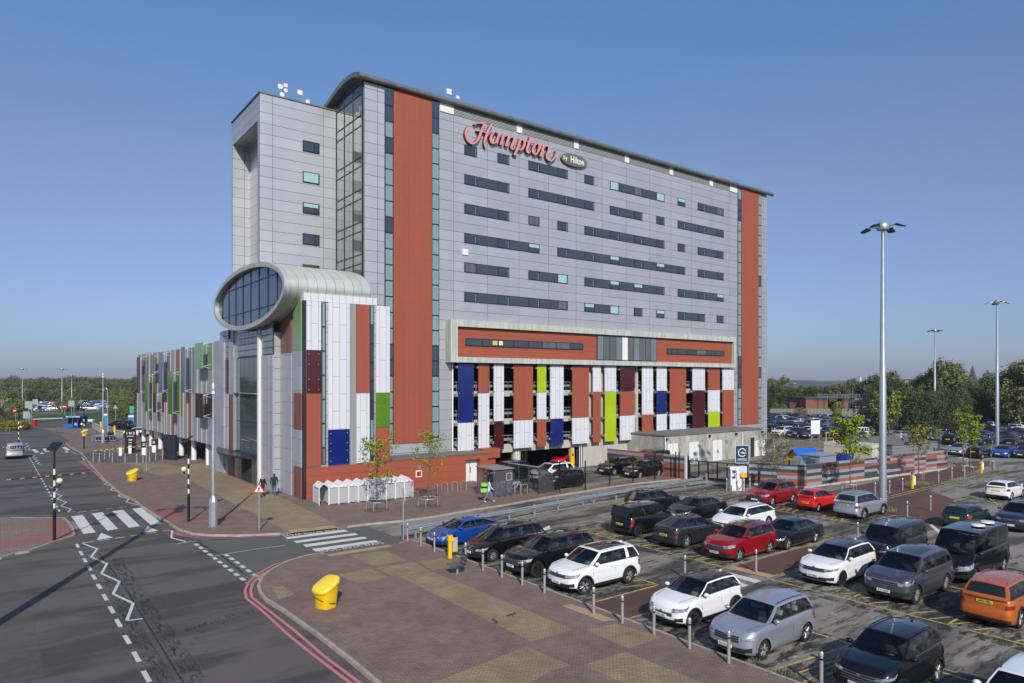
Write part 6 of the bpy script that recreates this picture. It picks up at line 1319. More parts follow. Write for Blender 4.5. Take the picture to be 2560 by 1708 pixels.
def bicycle(loc,rz,label,col):
    t=thing('bicycle',label,'bicycle',loc,rz,'bicycles in the curved shelter')
    for x in(-.52,.52): 
        b=MB(); n=20; b.path([(x+.33*math.cos(2*pi*i/n),0,.34+.33*math.sin(2*pi*i/n)) for i in range(n+1)],.018,5); w=b.build('wheel',m_tyre,t); b=MB()
        for i in range(8): b.tube((x,0,.34),(x+.32*math.cos(pi*i/4),0,.34+.32*math.sin(pi*i/4)),.004,n=3)
        b.build('spokes',m_galv,w)
    b=MB(); b.path([(-.52,0,.34),(-.08,0,.3),(.38,0,.78),(-.2,0,.8),(-.08,0,.3)],.02); b.path([(-.2,0,.8),(-.52,0,.34)],.014); b.path([(.52,0,.34),(.36,0,.85)],.018); b.build('frame',col,t)
    MB().sph((-.24,0,.93),.1,0,8,5,(1.3,.6,.35)).build('saddle',m_black,t); b=MB(); b.path([(.36,0,.85),(.34,0,.98)],.014); b.path([(.4,-.26,1.0),(.34,0,.98),(.4,.26,1.0)],.014); b.build('handlebar',m_black,t)
for i,(dx,dy,l,c) in enumerate([(-1.2,.9,'dark bicycle leaning at the front hoops of the curved shelter',m_black),(-.9,1.9,'white framed bicycle in the middle of the curved shelter',m_whitep),(-1.0,2.9,'black bicycle furthest back in the curved shelter',m_ctr)]):
    q=HF.wor(ba[0]+dx,ba[1]+dy); bicycle((*q,PZ),HF.a+R(8*i-6),l,c)
for i in range(3):
    q=HF.wor(ba[0]-1.5,ba[1]+.5+i*.8); o=MB().path([(0,0,0),(0,0,.75),(.1,0,.82),(.6,0,.82),(.7,0,.75),(.7,0,0)],.026,8).build('cycle_hoop',m_steel,loc=(*q,PZ),rz=HF.a); tag(o,'steel hoop at the mouth of the curved shelter, %s from the kerb'%ORD[i],'cycle hoop','hoops at the curved shelter')
# --- mesh fence on black posts
t=thing('mesh_fence','thin wire fence on tall black posts along the kerb of the side road','fence',(*HF.P,0),HF.a)
pp=[HF.g(*z2b(x,y),.1) for x,y in[(800,722),(1058,700),(1305,662),(1537,632),(1757,598),(1967,578),(2000,582)]]
for x,y in pp: MB().box((x-.04,y-.04,0),(x+.04,y+.04,2.55)).build('post',m_black,t)
# --- crash barrier
t=thing('crash_barrier','galvanised crash barrier beam on posts between side road and car park','crash barrier',(*HF.P,0),HF.a)
for u,v in[(.9,-16.0),(3.4,-15.9),(5.9,-15.7),(8.3,-15.4),(10.7,-15.1),(13.1,-14.8),(15.8,-14.5),(17.1,-14.3),(19.7,-14.1),(22.4,-13.9),(24.2,-13.8),(28.7,-13.55),(30.9,-13.45)]:
    b=MB(); b.box((u-.06,v-.05,0),(u+.06,v+.05,.78)); b.box((u-.09,v-.13,.5),(u+.09,v-.051,.72)); b.build('post',m_galv,t)
cl=[(.3,-16.15),(8.3,-15.52),(15.8,-14.62),(24.2,-13.95),(31.2,-13.55)]
b=MB(); pr=[(0,.50),(-.04,.54),(-.04,.58),(.0,.62),(-.04,.66),(-.04,.70),(0,.74)]
for a,c in zip(cl[:-1],cl[1:]):
    d=(Vector(c)-Vector(a)).normalized(); n=Vector((-d.y,d.x)); vs=[]
    for p in(a,c):
        for o,z in pr: vs.append((p[0]+n.x*(o-.02),p[1]+n.y*(o-.02),z))
    k=len(pr); b.add(vs,[(i,i+1,k+i+1,k+i) for i in range(k-1)])
b.build('beam',m_galv,t)
q=gp(*zE(830,1190)); t=thing('barrier_post','short galvanised post with a low rail stub beside the black gate','barrier post',(*q,0),HF.a); MB().box((-.07,-.07,0),(.07,.07,1.0)).build('post',m_galv,t); MB().box((-2.6,-.15,.2),(.2,-.08,.42)).build('rail',m_galv,t)
# --- striped walls
m_sg=mat('stripe_grey',(.27,.29,.34),.55,0,1,.2,dark=(.2,.21,.25)); m_so=mat('stripe_orange',(.31,.10,.055),.6,0,1,.3,dark=(.23,.07,.04)); m_sc=mat('stripe_charcoal',(.055,.055,.06),.6,0,1,.3,dark=(.035,.035,.04))
def stripes(name,a,c,h,label,seed,cw=2.17,ends=None,plinth=True):
    rnd=random.Random(seed); t=thing(name,label,'wall',(*HF.P,0),HF.a,'striped panel walls'); a=Vector(a);c=Vector(c); d=c-a; Ln=d.length; d/=Ln; n=Vector((d.y,-d.x)); k=max(1,round(Ln/cw)); rot=math.atan2(d.y,d.x)
    M_=Matrix.Translation((a.x,a.y,0))@Matrix.Rotation(rot,4,'Z'); MB().box((0,.0,0),(Ln,.22,h-.03),0,M_).build('core',m_conc if plinth else m_sg,t)
    prev=None
    for i in range(k):
        b=MB(); z=.22 if plinth else .06; x0=Ln*i/k;x1=Ln*(i+1)/k; last=None
        while z<h-.02:
            hh=.27*rnd.choice((1,1,2)) ; hh=min(hh,h-z); 
            if h-z-hh<.12: hh=h-z
            ch=[q for q in(0,1,2,0,1,2,0) if q!=last]; m_=rnd.choice(ch); last=m_
            if m_==0: hh=min(hh,.3)
            b.box((x0+.006,-.05,z+.004),(x1-.006,-.004,z+hh-.004),m_,M_); z+=hh
        b.build('panel_column',[m_sg,m_so,m_sc],t)
    return t
stripes('striped_wall',(32.6,-.3),(33.3,-9.9),2.15,'striped grey and terracotta panel wall behind the two black SUVs',1,2.4,plinth=False)
MB().box((-.12,-.12,0),(.12,.12,2.15)).build('wall_end_post',m_whitep,[o for o in S.objects if o.name=='striped_wall'][0],loc=(33.35,-10.05,0))
stripes('striped_wall',(34.7,-15.9),(36.8,-20.1),2.0,'short striped panel wall running from the gate to the corner behind the birch',4,2.2)
stripes('striped_wall',(36.8,-20.1),(60.6,-22.2),2.05,'long striped grey and terracotta panel wall along the brown path',2)
stripes('striped_wall',(60.6,-22.2),(63.6,-19.8),2.05,'far end return of the striped panel wall beside the parked cars',3,1.5)
# --- sliding gate
t=thing('sliding_gate','long black barred sliding gate between the striped walls','gate',(*HF.P,0),HF.a); ga=Vector((33.5,-10.3)); gb=Vector((34.6,-15.8)); d=gb-ga; Ln=d.length; M_=Matrix.Translation((ga.x,ga.y,0))@Matrix.Rotation(math.atan2(d.y,d.x),4,'Z')
b=MB(); b.box((0,-.04,.12),(Ln,.04,.3),0,M_); b.box((0,-.03,1.72),(Ln,.03,1.8),0,M_); 
for i in range(7): x=Ln*i/6; b.box((x-.05,-.045,.1),(x+.05,.045,1.8),0,M_)
b.build('gate_frame',m_black,t); b=MB(); x=.1
while x<Ln: b.box((x-.012,-.012,.3),(x+.012,.012,1.72),0,M_); x+=.13
b.build('bars',m_black,t); MB().box((-.35,-.15,0),(-.1,.1,2.15),0,M_).build('gate_post',m_black,t)
# --- electric charger and its sign
q=gp(*zE(1370,1292),.05); t=thing('electric_charger','white electric vehicle charger with screen and hanging cable','charger',(*q,.0),R(6)); 
b=MB(); b.box((-.42,-.3,.1),(.42,.3,2.0)); b.box((-.5,-.34,1.86),(.46,.34,2.02)); b.box((-.4,-.28,0),(.4,.28,.1)); b.build('cabinet',m_whitep,t); MB().box((-.28,-.32,1.5),(.02,-.301,1.75)).build('screen',m_sc,t); MB().box((-.3,-.32,1.05),(.0,-.301,1.25)).build('panel',m_blue,t); MB().box((-.15,-.32,1.3),(.05,-.301,1.4)).build('card_reader',m_black,t)
MB().box((.08,-.42,.9),(.28,-.301,1.75)).build('connector',m_whitep,t); b=MB(); b.path([(.2,-.38,1.5),(.45,-.5,1.2),(.5,-.5,.6),(.35,-.45,.2),(.1,-.4,.3),(.05,-.4,.9)],.022); b.build('cable',m_black,t)
q2_=gp(*zE(1505,1285),.05); t2=thing('charger_cabinet','white plain power cabinet beside the charger screen unit','cabinet',(*q2_,.0),R(6)); MB().box((-.3,-.25,0),(.22,.3,1.95)).build('cabinet',m_whitep,t2); MB().box((-.32,-.27,1.95),(.24,.32,2.0)).build('top',m_galv,t2)
q=gp(*zE(1600,1245),.05); t=thing('charging_sign','dark blue sign with a white circled arrow letter above the charger','sign',(*q,.0),R(5)); MB().box((-.05,-.05,0),(.05,.05,3.0)).build('post',m_black,t)
zs_=2.95; 
def rrect(w,h,r,n=4):
    o=[]
    for cx_,cy_,a0 in((w-r,h-r,0),(-w+r,h-r,90),(-w+r,-h+r,180),(w-r,-h+r,270)):
        for i in range(n+1): a=R(a0+90*i/n); o.append((cx_+r*math.cos(a),cy_+r*math.sin(a)))
    return o
M_=axes((-.35,-.08,zs_),(1,0,0),(0,0,1),(0,-1,0)); MB().prism(rrect(.62,.78,.1),-.03,0,0,M_).build('sign_plate',m_whitep,t); sf=MB().prism(rrect(.58,.74,.08),.001,.006,0,M_).build('sign_face',mat('sign_dark_blue',(.01,.045,.10),.4),t)
b=MB(); n=28
for i in range(n):
    a=R(20+300*i/n);c=R(20+300*(i+1)/n); 
    b.add([(r_*math.cos(x),.14+r_*math.sin(x),.009) for r_,x in((.30,a),(.37,a),(.37,c),(.30,c))],[(0,1,2,3)],0,M_)
b.box((.05,.06,.008),(.37,.13,.010),0,M_); b.box((-.14,.11,.0081),(.12,.15,.0101),0,M_); b.add([(-.02,.24,.0105),(-.02,.02,.0105),(.12,.13,.0105)],[(0,1,2)],0,M_)
vs,fs=text('GRIDSERVE',.16,0,'CENTER',.004); b.add(vs,fs,0,M_@Matrix.Translation((0,-.44,.009))); vs,fs=text('ELECTRIC VEHICLE CHARGING',.07,0,'CENTER',.001); b.add(vs,fs,0,M_@Matrix.Translation((0,-.58,.009))); b.build('logo',m_whitep,sf)
q=gp(*zE(1555,1300),.05); t=thing('parking_sign','white and orange parking notice on a post right of the charger','sign',(*q,.0),R(5)); MB().box((-.05,-.05,0),(.05,.05,1.6)).build('post',m_steel,t); MB().box((-.32,-.08,1.55),(.28,-.051,2.1)).build('notice',mat('notice_violet_white',(.55,.58,.8),.5),t); MB().box((-.32,-.08,1.15),(.28,-.051,1.54)).build('lower_notice',mat('notice_orange',(.75,.4,.02),.5),t)
# --- road-side boards at the left entrance
q=gp(*z1(1190,1030),PZ); t=thing('totem_sign','tall black totem sign with white lettering by the car park entrance','totem sign',(*q,PZ),R(20)); MB().box((-.62,-.12,0),(.62,.12,3.0)).build('panel',mat('totem_black',(.012,.013,.017),.3),t)
vs,fs=text('1 N 2',.42,0,'CENTER',.01); b=MB(); b.add(vs,fs,0,axes((0,-.125,2.5),(1,0,0),(0,0,1),(0,-1,0))); b.box((-.35,-.126,2.1),(.35,-.121,2.16)); b.box((-.2,-.126,1.6),(.2,-.121,1.72)); b.box((-.22,-.126,1.3),(.18,-.121,1.36)); b.build('lettering',m_whitep,t)
q=gp(*z1(1552,1093),PZ); t=thing('dark_board','large plain charcoal board standing before the white wing columns','board',(*q,PZ),HF.a+R(-60)); MB().box((-.95,-.12,0),(.95,.12,2.9)).build('board',mat('board_charcoal',(.02,.024,.032),.5),t); MB().box((-.97,-.14,.9),(.97,-.121,.93)).build('seam',m_black,t)
for i,(x,y,l) in enumerate([(1100,1060,'left of the totem sign, under the yellow arm'),(1187,1040,'directly in front of the totem sign')]):
    q=gp(*z1(x,y),.05); t=thing('barrier_unit','white barrier post unit '+l,'barrier',(*q,.05),R(20),'car park barrier units'); MB().box((-.17,-.17,0),(.17,.17,1.05)).build('cabinet',m_whitep,t); MB().lathe([(.2,0),(.2,.1),(0,.2)],10,0,Matrix.Translation((0,0,1.05))).build('cap',m_galv,t)
    if i==0:
        b=MB()
        for k in range(9): b.tube((-.3*k-.1,-.1,.95-.02*k),(-.3*k-.4,-.1,.93-.02*k),.04,n=6,m=k%2)
        for k in range(9): b.tube((.3*k+.1,-.1,.95+.03*k),(.3*k+.4,-.1,.98+.03*k),.04,n=6,m=k%2)
        b.build('barrier_arm',[m_yel,m_black],t)
for x,y,l in[(1313,1055,'nearer'),(1405,1030,'farther')]:
    q=gp(*z1(x,y),.05); t=thing('ticket_machine','%s black and white ticket machine at the car park entrance'%l,'ticket machine',(*q,.05),R(20),'ticket machines'); MB().box((-.22,-.18,0),(.22,.18,1.0)).build('base',m_whitep,t); MB().box((-.3,-.2,1.0),(.3,.2,1.75)).build('head',m_black,t); MB().box((-.14,-.21,1.2),(.14,-.201,1.55)).build('screen',m_galv,t)
# --- pay station
q=gp(*z1(667,803)); t=thing('pay_station','blue framed pay station kiosk lettered PAY STATION','pay station',(*q,.0),R(4)); m_kb=mat('kiosk_blue',(.015,.12,.38),.4); m_kb2=mat('kiosk_dark_blue',(.005,.02,.18),.4)
for x in(-1.75,-.1,.0+.85,1.75): MB().box((x-.05,-.05,0),(x+.05,.05,2.0)).build('post',m_kb,t); MB().box((x-.05,1.5,0),(x+.05,1.6,2.0)).build('post',m_kb,t)
MB().box((-1.85,-.15,1.95),(1.85,1.7,2.45)).build('fascia',m_kb2,t); vs,fs=text('PAY STATION',.42,0,'CENTER',.012); MB().add(vs,fs,0,axes((0,-.157,2.2),(1,0,0),(0,0,1),(0,-1,0))).build('lettering',m_whitep,t)
MB().box((-1.7,1.4,.0),(1.7,1.5,1.95)).build('back_panel',mat('kiosk_screen',(.03,.05,.07),.1),t); MB().box((-.05,.2,0),(.8,.9,1.2)).build('machine',m_kb2,t); MB().box((-1.7,.0,0),(-.2,.05,.75)).build('lower_panel',m_kb,t)
vs,fs=text('PAY\nHERE',.25,0,'CENTER',.008); MB().add(vs,fs,0,axes((.38,.19,.75),(1,0,0),(0,0,1),(0,-1,0))).build('lettering',m_whitep,t)
# --- far left signs
def fsign(zf_,x,y,h,kind,label,name='road_sign'):
    q=gp(*zf_(x,y)); t=thing(name,label,'road sign',(*q,.0),R(5)); MB().tube((0,0,0),(0,0,h),.06,n=8).build('post',m_galv,t)
    if kind=='noentry':
        b=MB(); disc(b,.55,0,(0,-.08,h),(1,0,0),(0,0,1),(0,-1,0)); so=b.build('sign_plate',m_red,t); MB().box((-.4,-.09,h-.09),(.4,-.081,h+.09)).build('bar',m_whitep,so)
    elif kind=='back': 
        MB().box((-.75,-.05,h-.75),(.75,-.01,h+.75)).build('sign_plate',mat('sign_back',(.3,.34,.36),.5) if 'sign_back' not in bpy.data.materials else bpy.data.materials['sign_back'],t); MB().tube((.6,0,0),(.6,0,h),.06,n=8).build('post',m_galv,t)
    elif kind=='flag': MB().box((-.42,-.06,h-1.5),(.42,-.02,h)).build('sign_plate',mat('flag_green',(.03,.35,.2),.5),t)
    elif kind=='tri': MB().prism(tri(1.0,0),-.02,0,0,axes((0,-.05,h),(1,0,0),(0,0,1),(0,-1,0))).build('sign_plate',bpy.data.materials['sign_back'],t)
    elif kind=='blue': MB().box((-.55,-.1,.1),(.55,.1,h)).build('board',m_bb,t); MB().box((-.5,-.11,h-.5),(.5,-.101,h-.15)).build('heading',m_whitep,t)
    elif kind=='small': MB().box((-.6,-.05,h-.35),(.6,-.02,h)).build('sign_plate',m_whitep,t)
    return t
m_bb=mat('board_blue',(.03,.22,.5),.5)
fsign(z1,590,720,3.0,'noentry','round red no entry sign left of the pay station roof'); fsign(z1,142,790,3.2,'noentry','round red no entry sign behind the dark panel of the left beacon')
fsign(z1,262,770,4.2,'back','blank back of a tall road sign on the left verge'); fsign(z1,652,700,3.4,'back','blank back of a road sign behind the pay station'); fsign(z1,245,765,1.9,'back','blank low wide sign back on the left verge'); fsign(z1,322,655,3.0,'back','pale sign board at the mouth of the far left lot')
fsign(z1,1053,745,3.3,'tri','back of a triangular sign above the black SUV'); fsign(z1,962,782,2.6,'blue','light blue notice board left of the swan neck lamp pole'); fsign(z1,1197,800,2.6,'blue','light blue notice board right of the large black SUV'); 
fsign(z1,1203,790,4.2,'flag','green parking flag sign above the right blue notice board'); 
a=Vector(gp(*zL(-60,655)));c_=Vector(gp(*zL(270,650))); t=thing('verge_railing','grey metal railing along the left verge','railing',(a.x,a.y,0),math.atan2((c_-a).y,(c_-a).x)); n_=int((c_-a).length/1.0)
for i in range(0,n_+1,2): MB().tube((i,0,0),(i,0,1.1),.03,n=6).build('post',m_galv,t)
b=MB(); b.tube((0,0,1.1),(n_,0,1.1),.025,n=5); b.tube((0,0,.15),(n_,0,.15),.02,n=5)
for i in range(n_*5): b.tube((i*.2,0,.15),(i*.2,0,1.1),.008,n=3)
b.build('bars',m_galv,t)
q=gp(*z1(313,782)); t=thing('barrier_cabinet','bright red barrier cabinet with a long raised white arm','barrier',(*q,0)); MB().box((-.35,-.3,0),(.35,.3,1.4)).build('cabinet',m_red,t); b=MB(); b.tube((0,-.35,1.35),(10.5,-.35,1.75),.07,n=6); b.build('barrier_arm',m_whitep,t)
q=gp(*z1(833,803)); t=thing('litter_bin','dark litter bin with white top at the end of the steel posts','litter bin',(*q,0)); MB().box((-.35,-.35,0),(.35,.35,1.3)).build('bin',m_sc,t); MB().box((-.45,-.4,1.3),(.45,.4,1.7)).build('hood',m_whitep,t)
q=gp(*z1(1485,1062),.05); t=MB().lathe([(.28,0),(.28,.05),(.16,.06),(.05,.75),(0,.76)],14,0); t.lathe([(.125,.25),(.095,.42)],14,1); o=t.build('traffic_cone',[mat('cone_orange',(.7,.12,.02),.5),m_whitep],loc=(*q,.05)); tag(o,'white and orange traffic cone beside the charcoal board','traffic cone')
# trolley bay
q=gp(*zN(560,1130),.02); t=thing('trolley_bay','steel framed bay of luggage trolleys at the foot of the plinth pole','trolley bay',(*q,.02),R(5))
b=MB(); b.path([(-1,0,0),(-1,0,1),(2.4,0,1),(2.4,0,0)],.03); b.path([(-1,1.3,0),(-1,1.3,1),(2.4,1.3,1),(2.4,1.3,0)],.03); b.build('rail',m_galv,t)
for i in range(7): x=-.6+i*.42; b=MB(); b.box((x,.15,.2),(x+.3,1.1,.3)); b.path([(x,.15,.3),(x,.15,1.0),(x,1.1,1.0),(x,1.1,.3)],.025); b.box((x+.02,.2,.3),(x+.06,1.05,.75),1); b.build('trolley',[m_galv,m_blue],t)
# --- outbuilding yard contents
def hbox(name,label,cat,m,u0_,v0_,z0_,u1_,v1_,z1_,rz=0,parts=None):
    t=thing(name,label,cat,(*HF.wor((u0_+u1_)/2,(v0_+v1_)/2),0),HF.a+rz); MB().box((-(u1_-u0_)/2,-(v1_-v0_)/2,z0_),((u1_-u0_)/2,(v1_-v0_)/2,z1_)).build('body',m,t); return t
zQ=zf(1910,980,.1234)
# playhouse
q=HF.loc(*gp(2010,1134,2.2)); t=thing('playhouse','yellow wooden playhouse with a bright blue pitched roof behind the striped wall','playhouse',(*HF.wor(*q),0),HF.a-R(14)); m_py2=mat('playhouse_yellow',(.75,.42,.01),.5); m_pb=mat('playhouse_blue',(.01,.13,.62),.4)
b=MB(); b.add([(-1.3,-1.1,0),(1.3,-1.1,0),(1.3,1.1,0),(-1.3,1.1,0),(-1.3,-1.1,1.75),(1.3,-1.1,1.75),(1.3,1.1,1.75),(-1.3,1.1,1.75),(-1.3,0,2.6),(1.3,0,2.6)],[(0,1,5,4),(2,3,7,6),(1,2,6,9,5),(3,0,4,8,7)]); joints(m_py2,[(2,.2,0,.02)],(.35,.18,.01)); b.build('wall',m_py2,t)
b=MB(); b.add([(-1.5,-1.3,1.6),(1.5,-1.3,1.6),(1.5,0,2.68),(-1.5,0,2.68),(-1.5,1.3,1.6),(1.5,1.3,1.6)],[(0,1,2,3),(3,2,5,4)]); b.build('roof',m_pb,t)
# tanks and containers
m_cream=mat('cream_panel',(.55,.53,.44),.5,0,1,.15,dark=(.45,.43,.36)); joints(m_cream,[(0,1.8,0,.06),(2,1.25,0,.06)],(.18,.17,.15))
def place(zf_,x,y,z=0): return HF.loc(*gp(*zf_(x,y),z))
c=place(zQ,1700,1400); hbox('storage_tank','large cream sectional tank unit behind the striped wall','tank',m_cream,50.3,-19.3,0,53.0,-14.4,2.9,0); 
t=[o for o in S.objects if o.name=='storage_tank'][0]; b=MB()
for y in(2.3,1.5): b.path([(-1.2,y,2.9),(-1.2,y,3.8),(-.4,y,3.8)],.035)
b.path([(-1.2,2.3,3.8),(-1.2,1.0,3.8)],.035); b.build('handrail',m_yel,t)
gA=HF.fr(2215,1100,-17)[0]
t=thing('corrugated_store','long grey flat roofed store with horizontal ribs at the right of the yard','store building',(*HF.P,0),HF.a); m_cor=joints(mat('grey_rib_sheet',(.25,.26,.29),.5,.2,.6,.2,dark=(.19,.2,.22)),[(2,.3,0,.05)],(.12,.12,.14)); Mz=Matrix.Translation((53.4,-19.9,0))@Matrix.Rotation(R(-9),4,'Z'); MB().box((0,0,0),(8.2,6,2.75),0,Mz).build('wall',m_cor,t); MB().box((-.1,-.1,2.75),(8.3,6.1,2.85),0,Mz).build('roof',bpy.data.materials['grey_flat_roof'],t)
hbox('skip','grey lidded skip behind the striped wall','skip',m_sg,42.5,-18.2,0,45.5,-16.5,2.2); hbox('crate_stack','blue and yellow plastic crates stacked against the striped wall','crates',m_blue,46.0,-19,0,47.3,-17.8,2.35); hbox('wheeled_bin','black wheeled bin with a lime green lid beside the playhouse','bin',m_black,40.2,-17.2,0,41.2,-16.4,1.9)
MB().box((-.55,-.45,1.9),(.55,.45,2.0)).build('lid',m_lime,[o for o in S.objects if o.name=='wheeled_bin'][0]); MB().box((-.6,-.6,2.35),(.75,.7,2.45)).build('lid',m_yel,[o for o in S.objects if o.name=='crate_stack'][0]); MB().box((-1.6,-.95,2.2),(1.6,.95,2.32)).build('lid',m_galv,[o for o in S.objects if o.name=='skip'][0])
hbox('pallet_boxes','grey plastic pallet boxes piled behind the corner of the striped wall','pallet boxes',m_galv,38.5,-18.6,0,41,-17.6,2.1)
t=[o for o in S.objects if o.name=='pallet_boxes'][0]; MB().box((-.9,-.4,2.1),(.6,.4,2.4)).build('upper_box',m_sg,t)
# retaining wall behind the yard
t=thing('retaining_wall','long weathered concrete wall in front of the far car park','wall',(*HF.P,0),HF.a); m_rw=mat('retaining_concrete',(.27,.24,.19),.9,0,.7,.5,(1,1,.3),dark=(.14,.125,.1)); MB().box((72,-14,0),(72.4,14,.8)).build('wall',m_rw,t); MB().box((71.92,2.5,0),(71.999,5,.78)).build('pale_section',m_conc,t)
# white notice board in front of first row
q=gp(*zQ(1040,1000)); t=thing('notice_board','white notice board on two posts before the far car rows','notice board',(*q,0),R(10)); MB().box((-.75,-.05,1.1),(.75,.05,3.2)).build('board',m_whitep,t); MB().tube((-.68,0,0),(-.68,0,3.2),.05).build('post',m_galv,t); MB().tube((.68,.06,0),(.68,.06,3.2),.05).build('post',m_galv,t)
# ================================================================= FAR BUILDINGS
m_rb=bricks(mat('red_brick',(.27,.085,.05),.85,0,.5,.4,dark=(.2,.06,.035)),'uz',.5,.2,.02,(.2,.12,.09)); m_rbd=mat('dark_brick',(.10,.035,.025),.85)
def zq(y,D): return H+(HY-y)/F*D
D1=172; t=thing('brick_outbuilding','flat roofed red brick building with scaffolding beyond the far car park','brick building',(0,0,0)); X=lambda x,D=D1:(x-CX)/F*D
a=X(2014.5);b1=X(2069);c1=X(2108);d1=X(2122); zt=zq(997,D1)
MB().box((a,D1,0),(b1,D1+12,zt)).build('wall',m_rb,t); MB().box((b1+.02,D1+3,0),(c1,D1+12,zt-.05)).build('wall',m_rbd,t); MB().box((c1+.02,D1,0),(d1,D1+10,zt-.1)).build('wall',m_rb,t); MB().box((d1+.02,D1+2,0),(X(2166),D1+10,zq(1003,D1))).build('wall',m_rbd,t); MB().box((X(2166)+.02,D1-1,0),(X(2196),D1+8,zq(1013,D1))).build('wall',m_rb,t); MB().box((a-.3,D1-.3,zt+.003),(d1+.2,D1+12.2,zt+.3)).build('roof',m_sc,t)
MB().box((X(1990),D1+4,0),(a-.05,D1+12,zq(1008,D1))).build('wall',m_rbd,t); MB().box((X(2168),D1-1.1,zq(1036,D1)),(X(2181),D1-1.01,zq(1021,D1))).build('window',m_whitep,t)
t=thing('scaffolding','tubular scaffolding with a boarded platform round the brick building','scaffolding',(0,0,0)); b=MB(); 
for x in(2046,2062,2085,2105,2113,2124,2131,2140,2149,2160,2165,2180,2193): 
    for dy in(-1.5,-.2): b.tube((X(x),D1+dy,0),(X(x),D1+dy,zq(984+random.uniform(-2,3),D1)),.05,n=4)
for yy in(986,990,993): b.tube((X(2036),D1-1.5,zq(yy,D1)),(X(2172),D1-1.5,zq(yy,D1)),.05,n=4)
for yy in(1000,1009,1003): b.tube((X(2124),D1-1.6,zq(yy,D1)),(X(2195),D1-1.6,zq(yy,D1)),.05,n=4)
b.build('tubes',m_galv,t); MB().box((X(2130),D1-1.6,zq(1018,D1)),(X(2160),D1-.1,zq(1016,D1))).build('platform',mat('scaffold_board',(.45,.36,.25),.8),t); MB().box((X(2130),D1-1.6,zq(998.5,D1)),(X(2164),D1-.1,zq(996.5,D1))).build('platform',bpy.data.materials['scaffold_board'],t)
t=thing('palisade_fence','grey steel palisade fence along the back of the far car park','fence',(0,0,0)); m_pal=joints(mat('palisade_steel',(.28,.27,.25),.7,.2,.2,.3,dark=(.2,.19,.17)),[(0,.35,0,.14)],(.07,.07,.06)); MB().box((X(1925,168),168,0),(X(2200,168),168.08,2.4)).build('pales',m_pal,t); MB().box((X(1925,168),168.1,1.9),(X(2200,168),168.2,2.0)).build('rail',m_pal,t)
D2=520; t=thing('church_spire','slender dark church spire rising above the trees','church',((2431-CX)/F*D2,D2,0),R(45)); hh=zq(913,D2); b=MB(); b.add([(-3,-3,9),(3,-3,9),(3,3,9),(-3,3,9),(0,0,hh)],[(0,1,4),(1,2,4),(2,3,4),(3,0,4)]); b.build('spire',mat('spire_slate',(.06,.055,.06),.8),t); MB().box((-3.2,-3.2,0),(3.2,3.2,9)).build('tower',m_rbd,t)
def house(x0,x1,yt,D,label,m_,seed=0):
    a=(x0-CX)/F*D;c=(x1-CX)/F*D; h=zq(yt,D); w=c-a; t=thing('house',label,'house',((a+c)/2,D,0),0); e=h-w*.3; e=max(e,2.5); b=MB(); b.add([(-w/2,0,0),(w/2,0,0),(w/2,0,e),(0,0,h),(-w/2,0,e),(-w/2,9,0),(w/2,9,0),(w/2,9,e),(0,9,h),(-w/2,9,e)],[(0,1,2,3,4),(1,6,7,2),(5,9,8,7,6),(0,4,9,5)]); b.build('wall',m_,t)
    b=MB(); b.add([(-w/2-.4,-.4,e-.15),(0,-.4,h+.15),(0,9.4,h+.15),(-w/2-.4,9.4,e-.15),(w/2+.4,-.4,e-.15),(w/2+.4,9.4,e-.15)],[(0,1,2,3),(1,4,5,2)]); b.build('roof',m_roofg,t); MB().box((-w*.12,-.05,e-1.6),(w*.12,-.01,e-.2)).build('window',m_glass,t)
m_roofg=mat('roof_slate',(.16,.14,.13),.8); m_buff=mat('buff_brick',(.36,.25,.14),.85)
house(2250,2288,949,230,'buff brick house gable showing between the trees',m_buff); house(2440,2462,958,330,'distant house with pale gable right of the church spire',m_whitep); house(2368,2386,963,260,'low pale house roof among the right hand trees',m_buff)
t=thing('slim_tower','slim pale tower on the far skyline','tower',((2150.5-CX)/F*1500,1500,0)); MB().box((-1.8,-1.8,0),(1.8,1.8,zq(941,1500)-3)).build('shaft',m_whitep,t); MB().box((-1.4,-1.4,zq(941,1500)-3),(1.4,1.4,zq(941,1500))).build('top',m_galv,t)
t=thing('white_blocks','pair of distant white blocks on the skyline right of the hotel','buildings',((1990-CX)/F*1400,1400,0)); MB().box((-9,0,0),(2,12,zq(958.5,1400))).build('block',m_whitep,t); MB().box((4,0,0),(15,12,zq(959,1400))).build('block',m_whitep,t)
# distant hills (rounded ridges)
m_hill=mat('hill_woodland',(.055,.065,.045),1,0,.02,.5,dark=(.03,.04,.03))
def ridge(y,x0,x1,h,seed,name='hills'):
    rnd=random.Random(seed); b=MB(); n=60; ph=[rnd.uniform(0,6) for _ in range(5)]; vs=[]
    for i in range(n+1):
        x=lerp(x0,x1,i/n); hh=h*(.75+.12*math.sin(i*.21+ph[0])+.08*math.sin(i*.55+ph[1])+.05*math.sin(i*1.3+ph[2]))
        for dy,f in((-160,0),(-80,.6),(-20,.95),(40,1),(160,.6),(320,0)): vs.append((x,y+dy,hh*f-.5))
    b.add(vs,[(i*6+j,(i+1)*6+j,(i+1)*6+j+1,i*6+j+1) for i in range(n) for j in range(5)]); b.build(name,m_hill,smooth=60,kind='structure')
ridge(2300,300,2600,17,1); ridge(1500,250,1800,11,2)
